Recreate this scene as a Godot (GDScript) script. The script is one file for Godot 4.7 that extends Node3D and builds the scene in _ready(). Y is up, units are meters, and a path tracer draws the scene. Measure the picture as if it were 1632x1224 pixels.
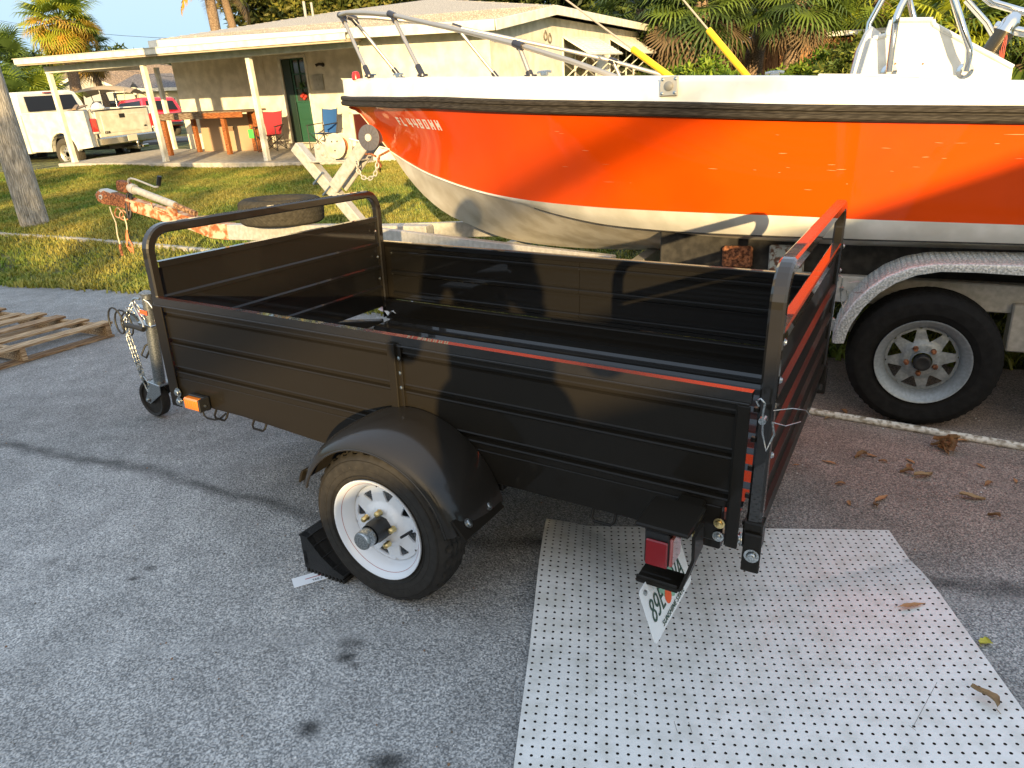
extends Node3D
# ---------------------------------------------------------------- helpers
var taken := {}
var mats := {}
var texs := {}
var rng := RandomNumberGenerator.new()

class MB:
	var v := PackedVector3Array()
	var n := PackedVector3Array()
	var t := PackedVector2Array()
	var x := PackedInt32Array()
	func vert(p: Vector3, nn: Vector3, uv := Vector2.ZERO) -> int:
		v.append(p); n.append(nn); t.append(uv)
		return v.size() - 1
	func tri(a: Vector3, b: Vector3, c: Vector3) -> void:
		var nn := (b - a).cross(c - a).normalized()
		var i := vert(a, nn); vert(b, nn, Vector2(1, 0)); vert(c, nn, Vector2(0, 1))
		x.append_array(PackedInt32Array([i, i + 2, i + 1]))
	func quad(a: Vector3, b: Vector3, c: Vector3, d: Vector3) -> void:
		var nn := (b - a).cross(d - a)
		if nn.length_squared() < 1e-16: nn = (c - b).cross(d - c)
		nn = nn.normalized()
		var i := vert(a, nn); vert(b, nn, Vector2(1, 0)); vert(c, nn, Vector2(1, 1)); vert(d, nn, Vector2(0, 1))
		x.append_array(PackedInt32Array([i, i + 2, i + 1, i, i + 3, i + 2]))
	func box(c: Vector3, s: Vector3, b := 0.0, xf := Transform3D.IDENTITY) -> void:
		var h := s / 2.0
		if b <= 0.0:
			var q: Array[Vector3] = []
			for k in 8: q.append(xf * (c + Vector3(h.x * (1 if k & 1 else -1), h.y * (1 if k & 2 else -1), h.z * (1 if k & 4 else -1))))
			quad(q[4], q[5], q[7], q[6]); quad(q[1], q[0], q[2], q[3]); quad(q[5], q[1], q[3], q[7])
			quad(q[0], q[4], q[6], q[2]); quad(q[6], q[7], q[3], q[2]); quad(q[0], q[1], q[5], q[4])
			return
		b = minf(b, minf(h.x, minf(h.y, h.z)) * 0.9)
		# chamfered: three points for each corner
		var p := func(sx: float, sy: float, sz: float, ax: int) -> Vector3:
			var w := Vector3(h.x - b, h.y - b, h.z - b)
			w[ax] += b
			return xf * (c + Vector3(w.x * sx, w.y * sy, w.z * sz))
		for ax in 3:
			var u := (ax + 1) % 3
			var w := (ax + 2) % 3
			for sg in [1.0, -1.0]:
				var r: Array[Vector3] = []
				for k in [[-1, -1], [1, -1], [1, 1], [-1, 1]]:
					var s3 := Vector3.ZERO
					s3[ax] = sg; s3[u] = k[0]; s3[w] = k[1]
					r.append(p.call(s3.x, s3.y, s3.z, ax))
				if sg > 0: quad(r[0], r[1], r[2], r[3])
				else: quad(r[3], r[2], r[1], r[0])
			for su in [1.0, -1.0]:
				for sw in [1.0, -1.0]:
					var a3 := Vector3.ZERO
					a3[ax] = -1; a3[u] = su; a3[w] = sw
					var b3 := a3
					b3[ax] = 1
					var q0: Vector3 = p.call(a3.x, a3.y, a3.z, u)
					var q1: Vector3 = p.call(b3.x, b3.y, b3.z, u)
					var q2: Vector3 = p.call(b3.x, b3.y, b3.z, w)
					var q3: Vector3 = p.call(a3.x, a3.y, a3.z, w)
					if su * sw > 0: quad(q3, q2, q1, q0)
					else: quad(q0, q1, q2, q3)
		for sx in [1.0, -1.0]:
			for sy in [1.0, -1.0]:
				for sz in [1.0, -1.0]:
					var a: Vector3 = p.call(sx, sy, sz, 0)
					var b2: Vector3 = p.call(sx, sy, sz, 1)
					var c2: Vector3 = p.call(sx, sy, sz, 2)
					if sx * sy * sz > 0: tri(a, b2, c2)
					else: tri(a, c2, b2)
	func bar(a: Vector3, b: Vector3, w: float, h: float, bev := 0.0, up := Vector3.UP) -> void:
		var d := b - a
		var l := d.length()
		d /= l
		if absf(d.dot(up)) > 0.98: up = Vector3.RIGHT if absf(d.x) < 0.9 else Vector3.BACK
		var s := up.cross(d).normalized()
		var u := d.cross(s)
		box(Vector3.ZERO, Vector3(w, h, l), bev, Transform3D(Basis(s, u, d), (a + b) / 2.0))
	func sweep(pts: Array, prof: Array, up := Vector3.UP, smooth := false, caps := true, scales: Array = []) -> void:
		var m := pts.size()
		var k := prof.size()
		var rings := []
		var nrm := []
		var pu := up
		for i in m:
			var a: Vector3 = pts[maxi(i - 1, 0)]
			var b: Vector3 = pts[mini(i + 1, m - 1)]
			var tg := (b - a).normalized()
			var s := pu.cross(tg)
			if s.length() < 0.05:
				s = Vector3.RIGHT.cross(tg)
				if s.length() < 0.05: s = Vector3.BACK.cross(tg)
			s = s.normalized()
			var u := tg.cross(s)
			pu = u if up == Vector3.ZERO or smooth else up
			var sc: float = scales[i] if scales.size() else 1.0
			var ring: Array[Vector3] = []
			var nr: Array[Vector3] = []
			for j in k:
				var q: Vector2 = prof[j]
				ring.append(pts[i] + (s * q.x + u * q.y) * sc)
				var q0: Vector2 = prof[(j + k - 1) % k]
				var q1: Vector2 = prof[(j + 1) % k]
				var e := (q1 - q0).normalized()
				nr.append(s * e.y - u * e.x)
			rings.append(ring); nrm.append(nr)
		for i in m - 1:
			for j in k:
				var j2 := (j + 1) % k
				if smooth:
					var o := vert(rings[i][j], nrm[i][j], Vector2(float(j) / k, i))
					vert(rings[i][j2], nrm[i][j2], Vector2(float(j + 1) / k, i)); vert(rings[i + 1][j2], nrm[i + 1][j2], Vector2(float(j + 1) / k, i + 1)); vert(rings[i + 1][j], nrm[i + 1][j], Vector2(float(j) / k, i + 1))
					x.append_array(PackedInt32Array([o, o + 2, o + 1, o, o + 3, o + 2]))
				else: quad(rings[i][j], rings[i][j2], rings[i + 1][j2], rings[i + 1][j])
		if caps:
			for e in [0, m - 1]:
				var cc := Vector3.ZERO
				for q in rings[e]: cc += q
				cc /= k
				for j in k:
					if e == 0: tri(cc, rings[e][(j + 1) % k], rings[e][j])
					else: tri(cc, rings[e][j], rings[e][(j + 1) % k])
	func tube(pts: Array, r: float, k := 8, scales: Array = []) -> void:
		var pr := []
		for j in k: pr.append(Vector2(cos(TAU * j / k), sin(TAU * j / k)) * r)
		sweep(pts, pr, Vector3.UP, true, true, scales)
	func lathe(prof: Array, k := 24, xf := Transform3D.IDENTITY, a0 := 0.0, a1 := TAU) -> void:
		var m := prof.size()
		var sn := []
		for j in m - 1:
			var e: Vector2 = (prof[j + 1] - prof[j]).normalized()
			sn.append(Vector2(e.y, -e.x))
		for j in m - 1:
			var n0: Vector2 = sn[j]
			var n1: Vector2 = sn[j]
			if j > 0 and sn[j - 1].dot(sn[j]) > 0.6: n0 = (sn[j - 1] + sn[j]).normalized()
			if j < m - 2 and sn[j + 1].dot(sn[j]) > 0.6: n1 = (sn[j + 1] + sn[j]).normalized()
			for i in k:
				var o := v.size()
				for w in [[j, i, n0], [j, i + 1, n0], [j + 1, i + 1, n1], [j + 1, i, n1]]:
					var th: float = a0 + (a1 - a0) * w[1] / k
					var q: Vector2 = prof[w[0]]
					var d := Vector3(cos(th), 0, sin(th))
					vert(xf * (d * q.x + Vector3(0, q.y, 0)), (xf.basis * (d * w[2].x + Vector3(0, w[2].y, 0))).normalized(), Vector2(float(w[1]) / k, float(w[0]) / m))
				x.append_array(PackedInt32Array([o, o + 1, o + 2, o, o + 2, o + 3]))
	func grid(P: Array, flip := false) -> void:
		var m := P.size()
		var k: int = P[0].size()
		var o := v.size()
		for i in m:
			for j in k:
				var du: Vector3 = P[mini(i + 1, m - 1)][j] - P[maxi(i - 1, 0)][j]
				var dv: Vector3 = P[i][mini(j + 1, k - 1)] - P[i][maxi(j - 1, 0)]
				var nn := du.cross(dv)
				if nn.length_squared() < 1e-14: nn = Vector3.UP
				nn = nn.normalized() * (-1.0 if flip else 1.0)
				vert(P[i][j], nn, Vector2(float(i) / (m - 1), float(j) / (k - 1)))
		for i in m - 1:
			for j in k - 1:
				var a := o + i * k + j
				if flip: x.append_array(PackedInt32Array([a, a + k, a + k + 1, a, a + k + 1, a + 1]))
				else: x.append_array(PackedInt32Array([a, a + 1, a + k + 1, a, a + k + 1, a + k]))
	func poly(pts: Array, axis: Vector3, th: float) -> void:   # flat outline, CCW seen against axis, given thickness
		var nn := axis.normalized()
		var s := nn.cross(Vector3.UP)
		if s.length() < 0.1: s = nn.cross(Vector3.RIGHT)
		s = s.normalized()
		var u := nn.cross(s)
		var p2 := PackedVector2Array()
		for q in pts: p2.append(Vector2(q.dot(s), q.dot(u)))
		var id := Geometry2D.triangulate_polygon(p2)
		for i in range(0, id.size(), 3):
			var a: Vector3 = pts[id[i]]; var b: Vector3 = pts[id[i + 1]]; var c: Vector3 = pts[id[i + 2]]
			if (b - a).cross(c - a).dot(nn) < 0:
				var w := b
				b = c; c = w
			tri(a, b, c)
			tri(a - nn * th, c - nn * th, b - nn * th)
		var area := 0.0
		for i in pts.size(): area += p2[i].cross(p2[(i + 1) % pts.size()])
		for i in pts.size():
			var a: Vector3 = pts[i]; var b: Vector3 = pts[(i + 1) % pts.size()]
			if area * s.cross(u).dot(nn) > 0: quad(a, a - nn * th, b - nn * th, b)
			else: quad(b, b - nn * th, a - nn * th, a)
	func strip(line: Array, d: Vector3, th: float) -> void:   # an open bent sheet drawn along d, with thickness to its left
		var k := line.size()
		var back := []
		for i in k:
			var e: Vector3 = (line[mini(i + 1, k - 1)] - line[maxi(i - 1, 0)]).normalized()
			back.append(line[i] - e.cross(d.normalized()).normalized() * th)
		for i in k - 1:
			quad(line[i], line[i + 1], line[i + 1] + d, line[i] + d)
			quad(back[i + 1], back[i], back[i] + d, back[i + 1] + d)
			quad(line[i + 1], line[i], back[i], back[i + 1])
			quad(line[i] + d, line[i + 1] + d, back[i + 1] + d, back[i] + d)
		quad(line[0], line[0] + d, back[0] + d, back[0])
		quad(line[k - 1] + d, line[k - 1], back[k - 1], back[k - 1] + d)
	func mesh() -> ArrayMesh:
		var a := []
		a.resize(Mesh.ARRAY_MAX)
		a[Mesh.ARRAY_VERTEX] = v; a[Mesh.ARRAY_NORMAL] = n; a[Mesh.ARRAY_TEX_UV] = t; a[Mesh.ARRAY_INDEX] = x
		var m := ArrayMesh.new()
		m.add_surface_from_arrays(Mesh.PRIMITIVE_TRIANGLES, a)
		return m

func named(s: String) -> String:
	taken[s] = taken.get(s, -1) + 1
	return s if taken[s] == 0 else "%s_%03d" % [s, taken[s]]

func tag(o: Node3D, label: String, category := "", group := "", kind := "") -> Node3D:
	if label: o.set_meta("label", label)
	if category: o.set_meta("category", category)
	if group: o.set_meta("group", group)
	if kind: o.set_meta("kind", kind)
	return o

func thing(called: String, label: String, category: String, xf := Transform3D.IDENTITY, group := "") -> Node3D:
	var o := Node3D.new()
	o.name = named(called)
	add_child(o)
	o.transform = xf
	tag(o, label, category, group)
	return o

func part(called: String, g, m: Material, parent: Node3D, xf := Transform3D.IDENTITY) -> MeshInstance3D:
	var o := MeshInstance3D.new()
	o.mesh = g.mesh() if g is MB else g
	o.material_override = m
	o.name = called if parent != self else named(called)
	parent.add_child(o, true)
	o.transform = xf
	return o

func single(called: String, g, m: Material, label: String, category: String, xf := Transform3D.IDENTITY, group := "") -> MeshInstance3D:
	var o := part(called, g, m, self, xf)
	tag(o, label, category, group)
	return o

func struct(called: String, g, m: Material, xf := Transform3D.IDENTITY) -> MeshInstance3D:
	var o := part(called, g, m, self, xf)
	o.set_meta("kind", "structure")
	return o

func copy_of(o: Node3D, xf: Transform3D, label := "") -> Node3D:
	var c: Node3D = o.duplicate()
	c.name = named(String(o.name).trim_suffix("_" + String(o.name).right(3)) if String(o.name).right(3).is_valid_int() else String(o.name))
	add_child(c)
	c.transform = xf
	if label: c.set_meta("label", label)
	return c

func many(called: String, mesh: Mesh, m: Material, xfs: Array, cols: Array, parent: Node3D, kind := "stuff") -> MultiMeshInstance3D:
	var mm := MultiMesh.new()
	mm.transform_format = MultiMesh.TRANSFORM_3D
	mm.use_colors = cols.size() > 0
	mm.mesh = mesh
	mm.instance_count = xfs.size()
	for i in xfs.size():
		mm.set_instance_transform(i, xfs[i])
		if cols.size(): mm.set_instance_color(i, cols[i])
	var o := MultiMeshInstance3D.new()
	o.multimesh = mm
	o.material_override = m
	o.name = called if parent != self else named(called)
	parent.add_child(o, true)
	if kind: o.set_meta("kind", kind)
	return o

func L(r: float, g: float, b: float) -> Color: return Color(r, g, b).linear_to_srgb()

func ntex(key: String, freq: float, lo: Color, hi: Color, type := FastNoiseLite.TYPE_SIMPLEX_SMOOTH, size := 512, oct := 5, p0 := 0.25, p1 := 0.75, sd := 1) -> NoiseTexture2D:
	if texs.has(key): return texs[key]
	var f := FastNoiseLite.new()
	f.noise_type = type; f.frequency = freq; f.fractal_octaves = oct; f.seed = sd
	if type == FastNoiseLite.TYPE_CELLULAR: f.fractal_type = FastNoiseLite.FRACTAL_NONE
	var gr := Gradient.new()
	gr.offsets = PackedFloat32Array([p0, p1]); gr.colors = PackedColorArray([lo, hi])
	var n := NoiseTexture2D.new()
	n.width = size; n.height = size; n.seamless = true; n.noise = f; n.color_ramp = gr
	texs[key] = n
	return n

func bump(key: String, freq: float, strength: float, type := FastNoiseLite.TYPE_SIMPLEX_SMOOTH, size := 512, oct := 4) -> NoiseTexture2D:
	if texs.has(key): return texs[key]
	var f := FastNoiseLite.new()
	f.noise_type = type; f.frequency = freq; f.fractal_octaves = oct; f.seed = 7
	if type == FastNoiseLite.TYPE_CELLULAR: f.fractal_type = FastNoiseLite.FRACTAL_NONE
	var n := NoiseTexture2D.new()
	n.width = size; n.height = size; n.seamless = true; n.noise = f
	n.as_normal_map = true; n.bump_strength = strength
	texs[key] = n
	return n

# o: metal, spec, coat, wear (texture), ws (its scale), nrm (bump texture), ns (strength), nsc, back, alpha
func mat(key: String, c: Color, rough := 0.6, o := {}) -> StandardMaterial3D:
	if mats.has(key): return mats[key]
	var m := StandardMaterial3D.new()
	m.resource_name = key
	m.albedo_color = c
	m.roughness = rough
	m.metallic = o.get("metal", 0.0)
	m.metallic_specular = o.get("spec", 0.5)
	if o.has("coat"):
		m.clearcoat_enabled = true; m.clearcoat = o.coat; m.clearcoat_roughness = o.get("cr", 0.05)
	if o.has("wear") or o.has("nrm"):
		m.uv1_triplanar = true
		m.uv1_world_triplanar = o.get("world", false)
		m.uv1_scale = o.get("ws3", Vector3.ONE * o.get("ws", 1.0))
		m.uv1_triplanar_sharpness = 4.0
	if o.has("wear"): m.albedo_texture = o.wear
	if o.has("rt"): m.roughness_texture = o.rt
	if o.has("nrm"):
		m.normal_enabled = true; m.normal_texture = o.nrm; m.normal_scale = o.get("ns", 1.0)
	if o.has("back"):
		m.backlight_enabled = true; m.backlight = o.back
	if o.has("alpha"):
		m.transparency = BaseMaterial3D.TRANSPARENCY_ALPHA
		m.albedo_color.a = o.alpha
	m.cull_mode = BaseMaterial3D.CULL_DISABLED
	mats[key] = m
	return m

func lerp_tab(tab: Array, x: float) -> float:   # [[x, y], ...] smooth
	if x <= tab[0][0]: return tab[0][1]
	for i in tab.size() - 1:
		if x <= tab[i + 1][0]:
			var a = tab[maxi(i - 1, 0)]; var b = tab[i]; var c = tab[i + 1]; var d = tab[mini(i + 2, tab.size() - 1)]
			var h: float = c[0] - b[0]
			var m0: float = 0.0 if i == 0 and a == b else (c[1] - a[1]) / maxf(c[0] - a[0], 1e-6)
			if i == 0: m0 = (c[1] - b[1]) / h
			var m1: float = (d[1] - b[1]) / maxf(d[0] - b[0], 1e-6)
			if i == tab.size() - 2: m1 = (c[1] - b[1]) / h
			var s: float = (x - b[0]) / h
			return (2 * s ** 3 - 3 * s ** 2 + 1) * b[1] + (s ** 3 - 2 * s ** 2 + s) * h * m0 + (-2 * s ** 3 + 3 * s ** 2) * c[1] + (s ** 3 - s ** 2) * h * m1
	return tab[-1][1]

func arc(c: Vector3, u: Vector3, w: Vector3, r: float, a0: float, a1: float, k: int) -> Array:
	var o := []
	for i in k + 1:
		var a := lerpf(a0, a1, float(i) / k)
		o.append(c + (u * cos(a) + w * sin(a)) * r)
	return o

func text(called: String, s: String, size: float, m: Material, parent: Node3D, xf: Transform3D, font := "Droid Sans", depth := 0.001, bold := false) -> MeshInstance3D:
	var t := TextMesh.new()
	var f := SystemFont.new()
	f.font_names = PackedStringArray([font])
	if bold: f.font_weight = 700
	t.font = f; t.text = s; t.font_size = 48; t.pixel_size = size / 48.0; t.depth = depth
	t.curve_step = 2.0
	return part(called, t, m, parent, xf)

# ---------------------------------------------------------------- ground
const EDGE := [[-30.0, -18.0], [-14.0, -11.6], [-5.88, -8.27], [-3.77, -7.35], [0.0, -5.2], [1.8, -4.1], [4.0, -3.2], [12.0, -0.5]]

func edge_z(x: float) -> float:
	var e := EDGE
	if x <= e[0][0]: return e[0][1]
	for i in e.size() - 1:
		if x <= e[i + 1][0]: return lerpf(e[i][1], e[i + 1][1], (x - e[i][0]) / (e[i + 1][0] - e[i][0]))
	return e[-1][1]

func gh(x: float, z: float) -> float:
	var d := edge_z(x) - z
	if d <= 0.0: return 0.0
	return 0.3 * smoothstep(0.0, 2.2, d) + 0.06 * maxf(0.0, d - 0.6) + 0.2 * smoothstep(-14.0, -18.0, z) * smoothstep(-6.0, -11.0, x)

func build_ground() -> void:
	# asphalt drive: fine aggregate repeats, a large map carries wear, seam and oil spots
	var w := 1250
	var h := 1084
	var img := Image.create(w, h, false, Image.FORMAT_RGB8)
	var n1 := FastNoiseLite.new(); n1.seed = 3; n1.frequency = 0.004; n1.fractal_octaves = 4
	var n2 := FastNoiseLite.new(); n2.seed = 9; n2.frequency = 0.05; n2.fractal_octaves = 3
	var seam := [Vector2(-7, -5.0), Vector2(-2.69, -3.43), Vector2(-2.12, -3.16), Vector2(-1.67, -2.99), Vector2(-1.36, -2.77), Vector2(-1.07, -2.63), Vector2(-0.88, -2.51), Vector2(-0.21, -2.24), Vector2(0.06, -2.19), Vector2(1.6, -1.75), Vector2(6, -0.4)]
	var spots := [[-1.73, -2.29, .05, .03], [-1.66, -2.3, .035, .018], [-1.58, -2.3, .025, .012], [-.52, -1.75, .045, .024], [-.49, -1.76, .025, .02], [-.53, -1.685, .035, .02], [-.43, -1.815, .026, .02], [-.42, -1.72, .024, .02], [-.5, -1.65, .018, .012], [-.58, -1.43, .03, .025], [-.36, -1.31, .05, .03], [-.76, -1.8, .02, .015], [-.75, -1.73, .025, .015], [-1.35, -2.21, .022, .014], [-1.38, -2.15, .02, .012], [-.3, -1.22, .05, .02], [0.03, -1.29, .04, .02]]
	var row := PackedFloat32Array()
	row.resize(w)
	for i in w:
		var x := -9.0 + 15.0 * i / w
		var sz := -9.0
		for k in seam.size() - 1:
			if x >= seam[k].x and x <= seam[k + 1].x: sz = lerpf(seam[k].y, seam[k + 1].y, (x - seam[k].x) / (seam[k + 1].x - seam[k].x))
		row[i] = sz
	for j in h:
		var z := -10.0 + 13.0 * j / h
		for i in w:
			var x := -9.0 + 15.0 * i / w
			var a := n1.get_noise_2d(i, j)
			var b := n2.get_noise_2d(i, j)
			var s := z - row[i] + 0.03 * b
			var c := 0.86 + 0.10 * a + 0.09 * b
			var far := smoothstep(0.1, -0.25, s)
			c *= lerpf(1.0, 0.9, far)
			c *= 1.0 - 0.42 * exp(-pow((s + 0.03) / 0.042, 2.0)) * (0.75 + 0.6 * b)
			var k := Vector3(1.0, 1.0, 1.0)
			for q in (spots if x > -1.9 and x < 0.2 and z > -2.5 and z < -1.1 else []):
				var dx: float = (x - q[0]) / q[2]
				var dz: float = (z - q[1]) / q[3]
				if absf(dx) < 2.4 and absf(dz) < 2.4:
					var f := exp(-(dx * dx + dz * dz)) * clampf(0.35 + 2.2 * b, 0.0, 1.0)
					c *= 1.0 - 0.62 * clampf(f, 0.0, 1.0)
			# warmer, dustier strip by the boat
			var dust := smoothstep(0.3, 1.6, x) * smoothstep(-1.6, -2.2, z)
			k = k.lerp(Vector3(1.0, 0.9, 0.84), dust)
			img.set_pixel(i, j, Color(minf(c * k.x, 1), minf(c * k.y, 1), minf(c * k.z, 1)))
	var m := StandardMaterial3D.new()
	m.resource_name = "asphalt"
	m.albedo_color = L(0.80, 0.79, 0.765)
	m.albedo_texture = ntex("stones", 0.30, Color(0.50, 0.51, 0.52), Color(1, 1, 1), FastNoiseLite.TYPE_VALUE, 1024, 3, 0.2, 0.8, 5)
	m.normal_enabled = true
	m.normal_texture = bump("asphalt_bump", 0.22, 9.0, FastNoiseLite.TYPE_VALUE, 1024, 2)
	m.normal_scale = 0.5
	m.uv1_triplanar = true; m.uv1_world_triplanar = true; m.uv1_scale = Vector3.ONE * 0.82
	m.detail_enabled = true
	m.detail_blend_mode = BaseMaterial3D.BLEND_MODE_MUL
	m.detail_albedo = ImageTexture.create_from_image(img)
	m.detail_uv_layer = BaseMaterial3D.DETAIL_UV_2
	m.roughness = 0.92
	# drive sheet, ends along the ragged lawn edge
	var st := SurfaceTool.new()
	st.begin(Mesh.PRIMITIVE_TRIANGLES)
	var nx := 150
	for i in nx:
		for j in 8:
			var c := []
			for k in [[0, 0], [1, 0], [1, 1], [0, 1]]:
				var x: float = -9.0 + 15.0 * (i + k[0]) / nx
				var ze := edge_z(x) + 0.035 * n2.get_noise_1d(x * 160.0) + 0.06 * n2.get_noise_1d(x * 30.0)
				var z := lerpf(ze, 3.0, (j + k[1]) / 8.0)
				c.append(Vector3(x, 0.004, z))
			for q in [0, 1, 2, 0, 2, 3]:
				st.set_normal(Vector3.UP)
				st.set_uv2(Vector2((c[q].x + 9.0) / 15.0, (c[q].z + 10.0) / 13.0))
				st.add_vertex(c[q])
	struct("driveway", st.commit(), m)
	# the land: one sheet to the horizon
	var g := MB.new()
	var xs := []
	var zs := []
	for i in 61: xs.append(-14.0 + 24.0 * i / 60.0)
	for e in [-22.0, -30.0, -45.0, -80.0, -160.0, -400.0]: xs.push_front(e)
	for e in [16.0, 30.0, 60.0, 160.0, 400.0]: xs.append(e)
	for e in [60.0, 30.0, 14.0, 6.0, 2.0]: zs.append(e)
	for i in 90: zs.append(1.0 - 24.0 * i / 89.0)
	for e in [-27.0, -34.0, -45.0, -60.0, -90.0, -160.0, -400.0]: zs.append(e)
	var P := []
	for xx in xs:
		var r := []
		for zz in zs: r.append(Vector3(xx, gh(xx, maxf(zz, -120.0)) - (0.0 if edge_z(xx) > zz else 0.012), zz))
		P.append(r)
	g.grid(P, true)
	var soil := mat("lawn_soil", L(0.17, 0.175, 0.06), 0.95, {"wear": ntex("lawn", 0.012, Color(0.45, 0.5, 0.42), Color(1, 1, 0.9), FastNoiseLite.TYPE_SIMPLEX_SMOOTH, 512, 6), "ws": 0.25, "world": true, "nrm": bump("soil_b", 0.06, 6.0), "ns": 1.0})
	struct("lawn_ground", g, soil)
	# concrete edging strip in the lawn
	var cur := MB.new()
	var pts := []
	for q in [[-12.5, -12.6], [-9.0, -11.25], [-7.31, -10.6], [-5.89, -9.85], [-4.95, -9.32], [-3.59, -8.53], [-2.4, -7.75], [-1.5, -7.1]]:
		pts.append(Vector3(q[0], gh(q[0], q[1]) + 0.012, q[1]))
	cur.sweep(pts, [Vector2(-.05, -.1), Vector2(.05, -.1), Vector2(.05, .012), Vector2(.035, .02), Vector2(-.035, .02), Vector2(-.05, .012)])
	var conc := mat("concrete", L(0.46, 0.43, 0.38), 0.9, {"wear": ntex("conc", 0.02, Color(0.85, 0.85, 0.84), Color(1, 1, 1)), "ws": 0.9, "nrm": bump("conc_b", 0.08, 3.0), "ns": 0.6})
	single("edging_strip", cur, conc, "narrow grey concrete edging strip laid across the front lawn", "edging")

func build_grit() -> void:
	# loose pale chips and dark crumbs on the asphalt
	var g := MB.new()
	g.lathe([Vector2(.0001, -.5), Vector2(.5, -.15), Vector2(.42, .3), Vector2(.0001, .5)], 5)
	var xfs := []
	var cols := []
	for k in 5200:
		var x := rng.randf_range(-5.5, 3.0)
		var z := rng.randf_range(-7.5, -.7)
		if z < edge_z(x) + .02: continue
		if z > -2.4 and x > -.05 + (z + 2.3) * -.14 and x < 1.3 + (z + 2.3) * .1: continue
		var s := .0014 + .0028 * pow(rng.randf(), 3.0)
		xfs.append(Transform3D(Basis(Vector3.UP, rng.randf() * TAU).scaled(Vector3(s, s * .7, s * 1.2) * 2.0), Vector3(x, .005, z)))
		var c := rng.randf()
		cols.append(Color(.55, .54, .52) * rng.randf_range(.6, 1.3) if c > .45 else Color(.12, .10, .08) if c > .2 else Color(.22, .12, .06))
	var m := mat("grit", Color(1, 1, 1), .8)
	m.vertex_color_use_as_albedo = true
	tag(many("loose_grit", g.mesh(), m, xfs, cols, self), "fine loose grit and crumbs scattered over the asphalt driveway", "grit", "", "stuff")

func build_grass() -> void:
	# one tuft: bent blades
	var tuft := MB.new()
	for k in 9:
		var a := rng.randf() * TAU
		var o := Vector3(rng.randf_range(-.035, .035), 0, rng.randf_range(-.035, .035))
		var d := Vector3(cos(a), 0, sin(a))
		var s := Vector3(-sin(a), 0, cos(a)) * 0.0035
		var hh := rng.randf_range(.022, .05)
		var tip := o + d * hh * rng.randf_range(.3, 1.0) + Vector3(0, hh, 0)
		var mid := o + d * hh * .25 + Vector3(0, hh * .6, 0)
		tuft.quad(o - s, o + s, mid + s * .8, mid - s * .8)
		tuft.tri(mid - s * .8, mid + s * .8, tip)
	var gm := mat("grass", Color(1, 1, 1), 0.7, {"back": Color(0.5, 0.55, 0.2), "spec": 0.25})
	gm.vertex_color_use_as_albedo = true
	var xfs := []
	var cols := []
	var nz := FastNoiseLite.new(); nz.frequency = 0.6; nz.fractal_octaves = 3
	var n := 0
	while n < 85000:
		var x := rng.randf_range(-15.0, 5.0)
		var z := -3.2 - 16.0 * pow(rng.randf(), 0.85)
		var e := edge_z(x) + 0.05 * nz.get_noise_1d(x * 9.0)
		if z > e + 0.03 or z < -19.5: continue
		if x < -11.5 - (z + 10.0) * -0.1 and z > -9: continue
		var p := nz.get_noise_2d(x, z)
		if rng.randf() > 0.92 + p * 0.6: continue
		var sc := rng.randf_range(0.8, 1.5) * (1.0 + 0.5 * clampf(0.25 - absf(z - e), 0, 0.25) * 4.0)
		xfs.append(Transform3D(Basis(Vector3.UP, rng.randf() * TAU).scaled(Vector3(sc * 1.3, sc, sc * 1.3)), Vector3(x, gh(x, z), z)))
		var dry := clampf(0.58 + p * 0.8 + rng.randf_range(-.25, .25), 0, 1)
		cols.append(Color(0.115, 0.20, 0.035).lerp(Color(0.36, 0.30, 0.075), dry) * rng.randf_range(.75, 1.2))
		n += 1
	tag(many("lawn_grass", tuft.mesh(), gm, xfs, cols, self), "short green and straw coloured grass of the front lawn", "grass", "", "stuff")

# ---------------------------------------------------------------- wheels
func tyre_mesh(R: float, rim: float, w: float, zig := 0.006, tread := 0.007, nz := 40) -> ArrayMesh:
	# outline from inner bead round the tread to the outer bead; axis is y, outer face up
	var pr := []
	var h := w / 2.0
	var sw := h * 1.04
	for q in [[rim - .012, -h * .62], [rim + .004, -h * .82], [lerpf(rim, R, .3), -sw * .98], [lerpf(rim, R, .55), -sw], [lerpf(rim, R, .8), -sw * .93], [R - .012, -h * .82]]: pr.append(Vector2(q[0], q[1]))
	var nt := 18
	for i in nt + 1:
		var y := lerpf(-h * .76, h * .76, float(i) / nt)
		pr.append(Vector2(R - 0.006 * pow(y / h, 2.0) / 0.58, y))
	for q in [[R - .012, h * .82], [lerpf(rim, R, .8), sw * .93], [lerpf(rim, R, .70), sw * .985], [lerpf(rim, R, .69), sw * 1.005], [lerpf(rim, R, .55), sw], [lerpf(rim, R, .3), sw * .98], [lerpf(rim, R, .29), sw * .955], [rim + .008, h * .84], [rim + .004, h * .80], [rim - .012, h * .62]]: pr.append(Vector2(q[0], q[1]))
	var P := []
	var k := 180
	for i in k + 1:
		var th := TAU * (i % k) / k
		var row := []
		for j in pr.size():
			var q: Vector2 = pr[j]
			var r := q.x
			if j >= 6 and j <= 6 + nt:
				var zz := zig * (1.0 if int(floor(th / TAU * nz * 2.0)) % 2 == 0 else -1.0)
				for gy in [-0.52, -0.18, 0.18, 0.52]:
					if absf(q.y - zz - gy * h) < w * 0.032: r -= tread
				if absf(q.y) > h * .6 and int(floor(th / TAU * nz * 2.0)) % 2 == 0: r -= tread * 0.7
			row.append(Vector3(cos(th) * r, q.y, sin(th) * r))
		P.append(row)
	var g := MB.new()
	g.grid(P, true)
	return g.mesh()

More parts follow.
